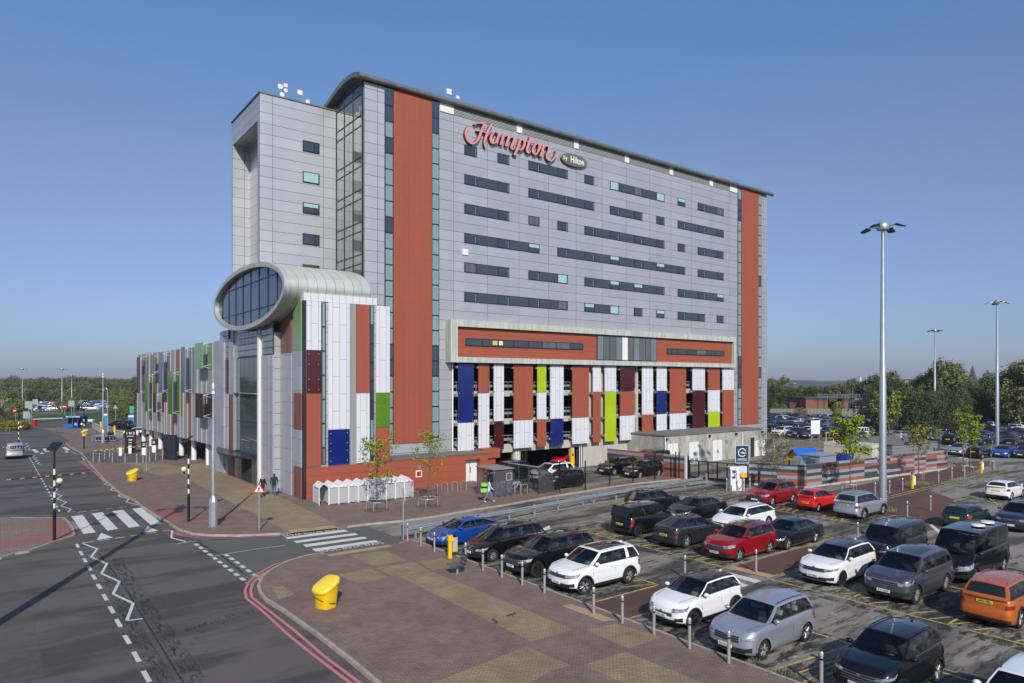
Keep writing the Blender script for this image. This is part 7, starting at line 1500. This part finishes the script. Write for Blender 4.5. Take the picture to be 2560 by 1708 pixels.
# ================================================================= PEOPLE
m_skin=mat('skin',(.45,.26,.18),.6); m_skd=mat('skin_dark',(.12,.06,.04),.6)
def person(label,loc,rz,h,mats,stride=.25,arm=.2,extra=None,lean=0,hold=None):
    """mats: (top, trousers, shoes, skin, hair)"""
    s=h/1.75; me=bpy.data.meshes.new('person'); bm=bmesh.new(); sk=bm.verts.layers.skin.verify()
    def V(x,y,z,r):
        v=bm.verts.new((x*s,y*s,z*s)); v[sk].radius=(r*s,r*s); return v
    ln=lean; pel=V(0,0,.95,.14); pel[sk].use_root=True; sp=V(.02+ln*.3,0,1.15,.135); ch=V(.02+ln*.7,0,1.36,.15); nk=V(.02+ln,0,1.5,.055); hd0=V(.04+ln*1.15,0,1.58,.075); hd=V(.05+ln*1.2,0,1.66,.095); hd2=V(.035+ln*1.2,0,1.73,.07)
    E=[(pel,sp),(sp,ch),(ch,nk),(nk,hd0),(hd0,hd),(hd,hd2)]
    hands=[]
    for sg,st in((1,stride),(-1,-stride)):
        hip=V(0,sg*.1,.88,.105); kn=V(st*.55+.03,sg*.1,.5,.062); an=V(st-.02-(.06 if st<0 else 0),sg*.1,.09+(.03 if st<0 else 0),.042); to=V(st+.13,sg*.11,.035,.036); E+=[(pel,hip),(hip,kn),(kn,an),(an,to)]
        sh=V(ln*.8,sg*.19,1.42,.07); ar=-st/max(abs(stride),.01)*arm if not (hold and sg==hold) else .25; el=V(ln*.8+ar*.35,sg*.25,1.14,.05); wr=V(ln*.8+ar*.9+.06,sg*.25,.92 if not(hold and sg==hold) else 1.08,.033); E+=[(ch,sh),(sh,el),(el,wr)]
        pm=V(wr.co.x/s+.03,sg*.25,wr.co.z/s-.07,.03); E+=[(wr,pm)]; hands.append((Vector(pm.co),sg))
    for a,b in E: bm.edges.new((a,b))
    bm.to_mesh(me); bm.free(); o=bpy.data.objects.new('tmp',me); COL.objects.link(o); o.modifiers.new('s','SKIN'); m2=o.modifiers.new('u','SUBSURF'); m2.levels=2
    bpy.context.view_layer.update(); me2=bpy.data.meshes.new_from_object(o.evaluated_get(bpy.context.evaluated_depsgraph_get())); bpy.data.objects.remove(o)
    mb=MB(); mb.v=[tuple(v.co) for v in me2.vertices]; mb.f=[tuple(p.vertices) for p in me2.polygons]
    def mi(c): 
        x,y,z=c.x/s,c.y/s,c.z/s
        if z>1.5: return 4 if (z>1.69 or x<.03+ln*1.15) else 3
        if z<.1: return 2
        if abs(y)>.2 and z<(.95 if not hold else .98): return 3
        return 0 if z>.84 else 1
    mb.m=[mi(p.center) for p in me2.polygons]
    for p,sg in hands:
        for k,(dy,l) in enumerate(((-.024,.07),(-.008,.08),(.008,.075),(.024,.06))): mb.tube((p.x+dy*s,p.y,p.z),(p.x+dy*s+.02*s,p.y-sg*.01*s,p.z-l*s-.02*s),.009*s,.007*s,5,3)
        mb.tube((p.x+.02*s,p.y,p.z+.01*s),(p.x+.06*s,p.y-sg*.02*s,p.z-.03*s),.01*s,.008*s,5,3)
    # nose and ears
    hx,hz=(.05+ln*1.2)*s,1.65*s; mb.sph((hx+.095*s,0,hz),.014*s,3,6,4); mb.sph((hx,.092*s,hz),.016*s,3,6,4,(1,.5,1.4)); mb.sph((hx,-.092*s,hz),.016*s,3,6,4,(1,.5,1.4)); mb.sph((hx+.085*s,.032*s,hz+.03*s),.008*s,2,5,3); mb.sph((hx+.085*s,-.032*s,hz+.03*s),.008*s,2,5,3); mb.box((hx+.085*s,-.02*s,hz-.042*s),(hx+.092*s,.02*s,hz-.036*s),2)
    o=mb.build('person',list(mats),loc=loc,rz=rz,smooth=70); o['label']=label; o['category']='person'
    if extra: extra(o,s)
    return o
m_navyj=mat('navy_jacket',(.008,.012,.03),.8); m_jean=mat('blue_jeans',(.05,.11,.2),.8); m_ljean=mat('light_jeans',(.14,.22,.30),.8); m_tee=mat('pale_tshirt',(.5,.58,.6),.8); m_hairb=mat('blond_hair',(.42,.3,.15),.7); m_hairk=mat('black_hair',(.01,.008,.006),.6); m_beige=mat('beige_trousers',(.45,.36,.28),.8); m_brj=mat('brown_black_coat',(.02,.015,.012),.8)
q=gp(*zC(2095,665),PZ); person('person in a dark hooded jacket and blue jeans standing by the hotel entrance wall',(q[0],q[1],PZ),R(100),1.82,(m_navyj,m_jean,m_whitep,m_skin,m_hairk),.2,.05)
def scarf(o,s): MB().lathe([(.07*s,0),(.13*s,.03),(.13*s,.08),(.07*s,.12)],12,0,Matrix.Translation((.02,0,1.42*s))).build('scarf',m_beige,o,smooth=60); MB().sph((.0,0,1.62*s),.115*s,0,10,8,(1,1,1.35)).build('hair',m_hairb,o,smooth=80)
q=gp(*zC(1885,680),PZ); person('person with fair hair and pale fur collar walking behind the red triangle sign',(q[0],q[1],PZ),R(70),1.72,(m_brj,m_black,m_black,m_skin,m_hairb),.28,.15,scarf)
q=gp(*zS(330,985),PZ); cour=person('person in pale top and light jeans carrying a large green delivery bag',(q[0],q[1],PZ),R(10),1.80,(m_tee,m_ljean,m_whitep,m_skd,m_hairk),.34,.3)
t=thing('delivery_bag','black and lime green insulated delivery bag carried on the walker','delivery bag',(q[0]-.36,q[1]+.03,PZ+.78),R(10)); MB().box((-.24,-.24,0),(.2,.24,.66)).build('bag',mat('bag_lime',(.22,.62,.05),.5),t); MB().box((-.25,-.25,.3),(.21,.25,.44)).build('black_band',m_black,t); MB().box((-.26,-.2,.02),(-.241,.2,.28)).build('white_panel',m_whitep,t)
q=gp(*zN(865,1120),.02); person('person in black top and beige trousers by the trolley bay',(q[0],q[1],.02),R(80),1.75,(m_brj,m_beige,m_whitep,m_skin,m_hairk),.15,.05); q=gp(*zN(950,1110),.02); person('person in dark jacket and green grey trousers right of the trolley bay',(q[0],q[1],.02),R(95),1.72,(m_navyj,mat('olive_trousers',(.12,.13,.1),.8),m_black,m_skin,m_hairk),.15,.05)
q=gp(*zN(1020,1105),.02); t=thing('suitcase','small pink wheeled suitcase beside the trolley bay','suitcase',(q[0],q[1],.02)); MB().box((-.22,-.13,.06),(.22,.13,.62)).build('case',mat('pink_case',(.5,.25,.23),.5),t); MB().path([(-.1,0,.62),(-.1,0,.95),(.1,0,.95),(.1,0,.62)],.012).build('handle',m_black,t)
q=gp(*zN(1740,1085),.02); person('person in dark clothes walking past the white SUV with a suitcase',(q[0],q[1],.02),R(200),1.7,(m_navyj,m_sc,m_black,m_skin,m_hairk),.25,.15); q=gp(*zN(1665,1060),.02); t=thing('suitcase','dark suitcase pulled in front of the white SUV','suitcase',(q[0],q[1],.02)); MB().box((-.2,-.14,.05),(.2,.14,.65)).build('case',m_sc,t); MB().path([(-.1,0,.65),(-.1,0,1.0),(.1,0,1.0),(.1,0,.65)],.012).build('handle',m_black,t)
q=gp(*zE(1865,1225),.05); person('person in black standing against the charcoal stripes left of the birch trunk',(q[0],q[1],.05),R(150),1.75,(m_black,m_black,m_black,m_skd,m_hairk),.05,.02)
# ================================================================= TREES
def leafmat(n,c,c2,sc=.6):
    m=mat(n,c,.7,0,sc,.9,dark=c2,spec=.25); b=m.node_tree.nodes['Principled BSDF']; b.inputs['Subsurface Weight'].default_value=0
    return m
m_l1=leafmat('leaf_bright',(.25,.31,.03),(.15,.22,.02),1.5); m_l2=leafmat('leaf_amber',(.27,.20,.02),(.2,.24,.02),1.5); m_l3=leafmat('leaf_olive',(.15,.15,.045),(.09,.105,.03)); m_ld=leafmat('leaf_dark',(.075,.10,.036),(.042,.06,.022)); m_lg=leafmat('leaf_green',(.155,.19,.05),(.09,.12,.032)); m_lw=leafmat('leaf_wood',(.15,.135,.08),(.09,.085,.05)); m_ly2=leafmat('leaf_gorse',(.4,.30,.02),(.1,.12,.02),2); m_lb=leafmat('blossom',(.5,.48,.42),(.2,.2,.15),2)
m_bark=mat('bark',(.13,.10,.075),.9,0,4,.5,(1,1,.2),dark=(.06,.045,.035)); m_birch=mat('birch_bark',(.6,.58,.53),.8,0,5,.6,(1,1,3),dark=(.12,.1,.09)); m_twig=mat('twig',(.16,.11,.08),.9)
def tree(name,h,cw,seed,leaf,bark,trunk_h=.3,nl=1400,ls=.35,shape='round',nb=9,tr=None,clump=1.0,cl=70,fill=.45,lean=0,twigs=False,gen=None):
    rnd=random.Random(seed); t=bpy.data.objects.new(name,None); COL.objects.link(t); t.empty_display_size=.3
    tr=tr or h*.022; b=MB(); th=h*trunk_h; pts=[Vector((0,0,0))]; n=6
    for i in range(1,n+1): f=i/n; pts.append(Vector((rnd.uniform(-.03,.03)*h*f+lean*h*f,rnd.uniform(-.03,.03)*h*f,h*.93*f)))
    for i in range(n): b.tube(pts[i],pts[i+1],tr*(1-i/n*.85),tr*(1-(i+1)/n*.85)+.004,7)
    tips=[]
    for k in range(nb):
        f=trunk_h+(.9-trunk_h)*(k+rnd.random()*.6)/nb; i=min(int(f/.93*n*.999),n-1); p=pts[i].lerp(pts[min(i+1,n)],(f/.93*n)%1); a=k*2.4+rnd.uniform(-.4,.4)
        wf={'round':math.sin(pi*min(1,(f-trunk_h*.6)/(1.02-trunk_h*.6)))**.7,'cone':(1.05-f)*1.3,'up':.55+.45*math.sin(pi*f),'flat':1-.5*abs(f-.6)}[shape]; L_=cw*.5*max(.15,wf)*rnd.uniform(.7,1.0); up={'round':.55,'cone':.1,'up':1.3,'flat':.35}[shape]
        e=p+Vector((math.cos(a),math.sin(a),up*rnd.uniform(.6,1.2)))*L_*.85; mid=p.lerp(e,.5)+Vector((0,0,-.05*L_)); r=tr*.42*(1-f*.5); b.tube(p,mid,r,r*.6,5); b.tube(mid,e,r*.6,r*.25,5); tips.append((mid,L_*.5)); tips.append((e,L_*.6))
        for j in range(2 if not twigs else 5):
            q=mid.lerp(e,rnd.random())+Vector((rnd.uniform(-1,1),rnd.uniform(-1,1),rnd.uniform(-.2,.9)))*L_*.35; b.tube(mid.lerp(e,.3*j/2),q,r*.35,r*.12,4); tips.append((q,L_*.4))
    tips.append((pts[-1]+Vector((0,0,h*.03)),cw*.18))
    b.build('trunk',bark,t,smooth=60)
    c=MB(); ctr=[]
    if gen=='sparse':
        ctr=[(p,.16*cw*rnd.uniform(.5,1)) for p,r in tips]
        for i in range(cl): p,r=rnd.choice(tips); ctr.append((p+Vector((rnd.gauss(0,.3),rnd.gauss(0,.3),rnd.gauss(0,.3)))*r,.1*cw*rnd.uniform(.5,1.2)))
    else:
        zb=h*trunk_h*.75
        for i in range(cl):
            f=rnd.random(); z=zb+(h-zb)*f; 
            pr={'round':math.sin(pi*(f*.86+.12))**.6,'cone':(1-f)**.8,'up':math.sin(pi*(f*.8+.15))**.8,'flat':math.sin(pi*(f*.9+.05))**.5}[shape]
            a=rnd.uniform(0,2*pi); rr=cw*.5*pr*math.sqrt(rnd.uniform(fill,1))*rnd.uniform(.8,1.08); ctr.append((Vector((lean*z+rr*math.cos(a),rr*math.sin(a),z)),cw*.13*clump*rnd.uniform(.6,1.35)))
    per=max(1,nl//len(ctr))
    for p,r in ctr:
        m_=0 if rnd.random()<.62 else 1
        for j in range(per):
            d=Vector((rnd.gauss(0,1),rnd.gauss(0,1),rnd.gauss(0,1))); d.normalize(); q=p+d*r*rnd.random()**.4; s=ls*rnd.uniform(.6,1.3)
            nrm=(d+Vector((rnd.uniform(-.6,.6),rnd.uniform(-.6,.6),rnd.uniform(-.2,.9)))).normalized(); u=nrm.orthogonal().normalized(); w=nrm.cross(u); an=rnd.uniform(0,pi); u,w=u*math.cos(an)+w*math.sin(an),w*math.cos(an)-u*math.sin(an)
            c.add([q-u*s*.5-w*s*.25,q+u*s*.1-w*s*.5,q+u*s*.55+w*s*.1,q-u*s*.1+w*s*.5],[(0,1,2,3)],m_)
    c.build('crown',list(leaf),t); return t
used_t=set()
def plant(proto,x,y,z,h=1,rz=None,label='',cat='tree',group=None,sw=None):
    if proto.name in used_t: o=dup(proto)
    else: o=proto; used_t.add(proto.name)
    o.location=(x,y,z); o.rotation_euler=(0,0,random.uniform(0,6.28) if rz is None else rz); o.scale=((sw or h),(sw or h),h); o['label']=label; o['category']=cat
    if group: o['group']=group
    return o
random.seed(21)
# young street trees in the foreground, each in its hoop guard
def guard(x,y,label,z=PZ):
    t=thing('tree_guard',label,'tree guard',(x,y,z),.4,'hooped tree guards'); b=MB(); n=18; pts=[(.72*math.cos(2*pi*i/n),.72*math.sin(2*pi*i/n),.62) for i in range(int(n*.92))]; b.path(pts,.025,6); b.build('hoop',m_steel,t)
    for k in(0,4,8,12): p=pts[k]; MB().tube((p[0],p[1],0),p,.025,n=6).build('leg',m_steel,t)
    b=MB(); b.lathe([(.95,.0),(.8,.025),(.3,.04),(0,.04)],14,0); b.build('soil',mat('tree_soil',(.12,.09,.06),1,0,3,.6,dark=(.06,.07,.03)) if 'tree_soil' not in bpy.data.materials else bpy.data.materials['tree_soil'],t)
yt=[(942,1275,5.2,3.0,1,'young maple with yellow green and amber leaves before the white lockers',(m_l1,m_l2),.0),(1070.6,1266,5.5,3.0,2,'young maple with sparse yellow green leaves before the terracotta annex',(m_l1,m_l1),.02),
 (2126,1227,6.0,3.2,3,'leafy bright green street tree left of the tallest lamp mast',(m_l1,m_l1),0),(2296.7,1197,5.2,2.6,4,'thin amber leaved street tree by the yellow help post and wall',(m_l2,m_l3),0),(2408,1160,6.0,2.9,5,'olive leaved street tree, left of a pair behind the striped wall end',(m_l3,m_l1),0),(2424,1181,5.9,2.3,6,'narrow leaning bright green street tree, right of the pair',(m_l1,m_l1),.035)]
for x,y,h,cw,sd,lab,lv,ln in yt:
    z=PZ if x<1500 else .06; q=gp(x,y,z); big=x>2100 and x<2200
    t=tree('street_tree',h,cw,sd,lv,m_bark,.32 if x<1500 else .36,{1:1500,2:1000,3:3200,4:1000,5:1700,6:1900}[sd],.115 if x<1500 else .15,'up',11,.055,cl={1:60,2:40,3:110,4:55,5:70,6:80}[sd],gen='sparse',lean=ln); plant(t,q[0],q[1],z,1,0,lab,group='street trees')
    guard(q[0],q[1],'steel hoop guard round the '+lab.split(' ')[0]+' '+' '.join(lab.split(' ')[1:3])+{1:' tree before the lockers',2:' tree before the annex',3:' tree left of the lamp mast',4:' tree by the help post',5:' tree, left of the pair',6:' tree, right of the pair'}[sd],z)
q=gp(1935,1214,.05); t=tree('birch_tree',4.7,3.6,9,(m_l3,m_lg),m_birch,.25,3400,.085,'flat',16,.075,cl=220,gen='sparse',twigs=True); plant(t,q[0],q[1],.02,1,0,'white trunked birch with fine twigs and small olive leaves by the striped wall',group=None)
# prototypes for the backdrop
PR={'broad':tree('broadleaf_tree',10,9,31,(m_lg,m_lw),m_bark,.2,4600,.34,'round',10,cl=110),'broad2':tree('broadleaf_tree',10,8,32,(m_lw,m_lg),m_bark,.22,4200,.34,'round',10,cl=95,clump=1.15),'dark':tree('dark_evergreen_tree',10,8.5,33,(m_ld,m_ld),m_bark,.1,4600,.3,'round',10,cl=120),'pine':tree('pine_tree',10,7,34,(m_ld,m_lg),m_bark,.15,4200,.3,'cone',12,cl=120),
 'tall':tree('tall_poplar_tree',10,6,35,(m_lg,m_lw),m_bark,.2,3200,.28,'up',12,cl=90,clump=.9),'bush':tree('bush',4,5.5,36,(m_lg,m_lg),m_bark,.03,3000,.22,'flat',6,cl=80),'airy':tree('bright_leaved_tree',6,5.0,37,(m_l1,m_l3),m_bark,.2,2200,.26,'up',12,cl=110,gen='sparse')}
K={'broad':('bushy green woodland tree','round crowned tree in the wood'),'broad2':('brownish green woodland tree',''),'dark':('dark evergreen tree',''),'pine':('dark conical evergreen tree',''),'tall':('tall loose crowned tree',''),'bush':('low green bush',''),'airy':('bright leaved tree','')}
ct={}
def pt_(k,px_,D,h,where,group,z0=0,wide=1):
    hp=4 if k=='bush' else 6 if k=='airy' else 10; key=(k,where); n=ct.get(key,0); ct[key]=n+1
    plant(PR[k],(px_-CX)/F*D,D,z0,h/hp,None,'%s %s, %s from left'%(K[k][0],where,ORD[min(n,55)]),'bush' if k=='bush' else 'tree',group,sw=h/hp*wide)
random.seed(8)
x=-60
while x<372: pt_(random.choice(('broad','broad2','broad')),x,random.uniform(370,400),random.uniform(9.6,11.6),'on the skyline behind the left car parks','trees of the left wood',wide=1.25); x+=random.uniform(20,28)
x=-50
while x<365: pt_(random.choice(('broad','broad2')),x,random.uniform(320,345),random.uniform(7.2,8.8),'in the middle of the left wood','trees of the left wood',wide=1.5); x+=random.uniform(20,27)
x=-40
while x<360: pt_(random.choice(('broad','broad','bush')),x,random.uniform(285,312),random.uniform(4.6,6.4),'at the front of the left wood','trees of the left wood',wide=1.6); x+=random.uniform(17,24)
for x,D,h in((146,208,3.4),(160,206,4.0),(175,207,3.8),(187,212,3.0)): pt_('bush',x,D,h,'between the two far left car parks','bushes of the left wood',wide=.7)
for x,D,h in((292,196,6),(303,190,7.2),(316,186,7.0),(329,180,7.4),(342,176,7.0),(352,172,7.5),(312,165,3.2),(330,160,3.0),(296,172,3)): pt_('broad' if h>4 else 'bush',x,D,h,'on the bank just left of the wing','trees of the left wood',wide=1.1)
for x,D,h,k in((46,150,4.4,'airy'),(34,156,3.0,'bush'),(-12,128,4.5,'dark'),(2,134,2.6,'bush')): pt_(k,x,D,h,'on the left verge','bushes on the left verge')
gb=tree('gorse_bush',1.6,3.4,41,(m_ly2,m_lg),m_bark,.03,1500,.16,'flat',5,cl=60)
for i,(x,D) in enumerate(((14,126),(28,127),(42,128),(55,130))): plant(gb,(x-CX)/F*D,D,0,1,None,'yellow flowering gorse bush on the left verge, %s from the left'%ORD[i],'bush','gorse bushes')
bb=tree('blossom_tree',6,3.5,42,(m_lb,m_lb),m_bark,.15,1100,.2,'up',9,cl=60,gen='sparse'); plant(bb,(8-CX)/F*150,150,0,.85,None,'white blossoming tree at the left edge','tree')
hedge_x=[(-128,148),(-112,130),(-99,114),(-118,118),(-88,98),(-106,100)]
for i,(x,y) in enumerate(hedge_x): plant(PR['broad'],x,y,0,.95,None,'green tree left of the picture mirrored in the entrance glass, %s'%ORD[i],'tree','trees left of the picture')
# right-hand side
random.seed(12)
for x,D,h,k in((1928,190,10.5,'tall'),(1938,188,8.4,'dark'),(1950,192,7.9,'broad'),(1962,196,10.9,'tall'),(1975,190,7.6,'dark'),(1990,194,7.2,'broad2'),(2003,192,8.1,'pine'),(2016,196,7.4,'dark'),(2030,190,7.9,'dark'),(2044,195,7.9,'broad2'),(2058,192,7.4,'dark'),(2072,196,8.1,'broad'),(2086,193,7.7,'dark'),(2100,190,8.4,'broad2'),(2114,196,8.3,'dark'),(2130,190,10.4,'tall'),(2144,194,7.7,'dark'),(2158,190,8.3,'broad'),(2172,186,9.9,'dark'),(2186,184,11.5,'tall'),(2198,180,8.4,'dark')): pt_(k,x,D,h*.93,'behind the brick outbuilding','trees behind the right car park')
for x,D,h,k in((2212,165,10,'dark'),(2226,170,12.0,'tall'),(2240,158,9.5,'dark'),(2258,162,8.6,'broad2'),(2276,166,8.2,'dark'),(2292,172,9.8,'broad'),(2306,168,11,'tall'),(2322,165,10.3,'broad'),(2340,166,13,'tall'),(2356,160,14.5,'tall'),(2372,164,13.4,'broad'),(2388,168,12.5,'tall'),(2402,160,9.2,'dark'),(2416,164,8.6,'dark'),(2432,172,8.4,'dark'),(2450,158,9.0,'broad2'),(2474,162,11.6,'tall'),(2480,150,10,'dark'),(2498,155,9.6,'dark'),(2514,160,10.2,'pine'),(2532,140,11.5,'broad'),(2550,130,13.2,'tall'),(2566,128,13,'broad'),(2590,135,12,'dark')): pt_(k,x,D,h*.95,'in the tall belt by the brick building','trees behind the right car park')
for x,D,h,k in((2170,121,4.2,'dark'),(2186,119,4.6,'dark'),(2204,124,5.5,'dark'),(2248,132,6.6,'pine'),(2262,128,7.2,'dark'),(2282,126,6.8,'dark'),(2300,130,7.6,'pine'),(2318,126,6.9,'dark'),(2338,128,7.3,'dark'),(2356,133,7.8,'pine'),(2376,128,7.0,'dark'),(2394,131,7.4,'dark'),(2412,136,7.2,'pine'),(2430,140,8,'dark'),(2450,142,7.4,'dark'),(2470,146,8,'dark'),(2492,146,7.6,'pine'),(2516,144,7.4,'dark'),(2540,142,7.6,'dark')): pt_(k,x,D,h,'in the dark belt among the parked cars','evergreens among the parked cars',wide=.95)
pt_('airy',2222,113,6.2,'directly behind the tallest lamp mast','bright trees in the right car park'); pt_('airy',2092,132,4.6,'above the notice board beside the fence','bright trees in the right car park',wide=.7); pt_('airy',2342,90,2.6,'low behind the grey store','bright trees in the right car park',wide=.6)
pt_('bush',1950,176,3.2,'beside the white lamp column','bushes'); pt_('bush',2000,168,2.6,'in front of the brick outbuilding','bushes')
for k,o in PR.items():
    if o.name not in used_t:
        for c in list(o.children): bpy.data.objects.remove(c)
        bpy.data.objects.remove(o)
# weeds and dry plants at the kerbs
def tuft(name,pts,m_,hh,label,n=40,seed=1):
    rnd=random.Random(seed); b=MB()
    for (x,y,r) in pts:
        for i in range(n):
            a=rnd.uniform(0,6.28); d=r*math.sqrt(rnd.random()); px_,py_=x+d*math.cos(a),y+d*math.sin(a); h=hh*rnd.uniform(.4,1); w=.02; t=rnd.uniform(0,6.28); l=h*.5
            b.add([(px_-w*math.cos(t),py_-w*math.sin(t),0),(px_+w*math.cos(t),py_+w*math.sin(t),0),(px_+l*rnd.uniform(-1,1),py_+l*rnd.uniform(-1,1),h)],[(0,1,2)])
    return b.build(name,m_,loc=(0,0,.05),kind='stuff')
W=[(*gp(*z2b(x,y)),.5) for x,y in((860,715),(930,700),(990,690),(1040,690),(1150,690),(1320,660),(1500,640),(1700,600),(1850,590))]+[(*gp(*z5(930,640)),.2),(*gp(*z6(1190,1350)),.25),(*gp(*z6(1480,1520)),.5)]
tuft('weeds',W,m_lg,.2,'',60,3); tuft('dry_plants',[(*gp(*z4b(x,y)),.7) for x,y in((1380,1260),(1440,1250),(1500,1255),(1160,1480),(1900,1160))],mat('dry_grass',(.25,.19,.1),.9),.4,'',140,4)
b=MB()

# ================================================================= AIR
hz=bpy.data.materials.new('haze_air'); hz.use_nodes=True; ht=hz.node_tree; ht.nodes.clear(); ho=ht.nodes.new('ShaderNodeOutputMaterial'); hp=ht.nodes.new('ShaderNodeVolumePrincipled'); hp.inputs['Color'].default_value=(.86,.91,1,1); hp.inputs['Density'].default_value=.0002; hp.inputs['Anisotropy'].default_value=.2; ht.links.new(hp.outputs[0],ho.inputs['Volume'])
b=MB(); b.box((-3200,-300,-1.1),(3200,3300,60)); o=b.build('haze',hz); o['kind']='stuff'
S.cycles.volume_bounces=0; S.cycles.volume_max_steps=64
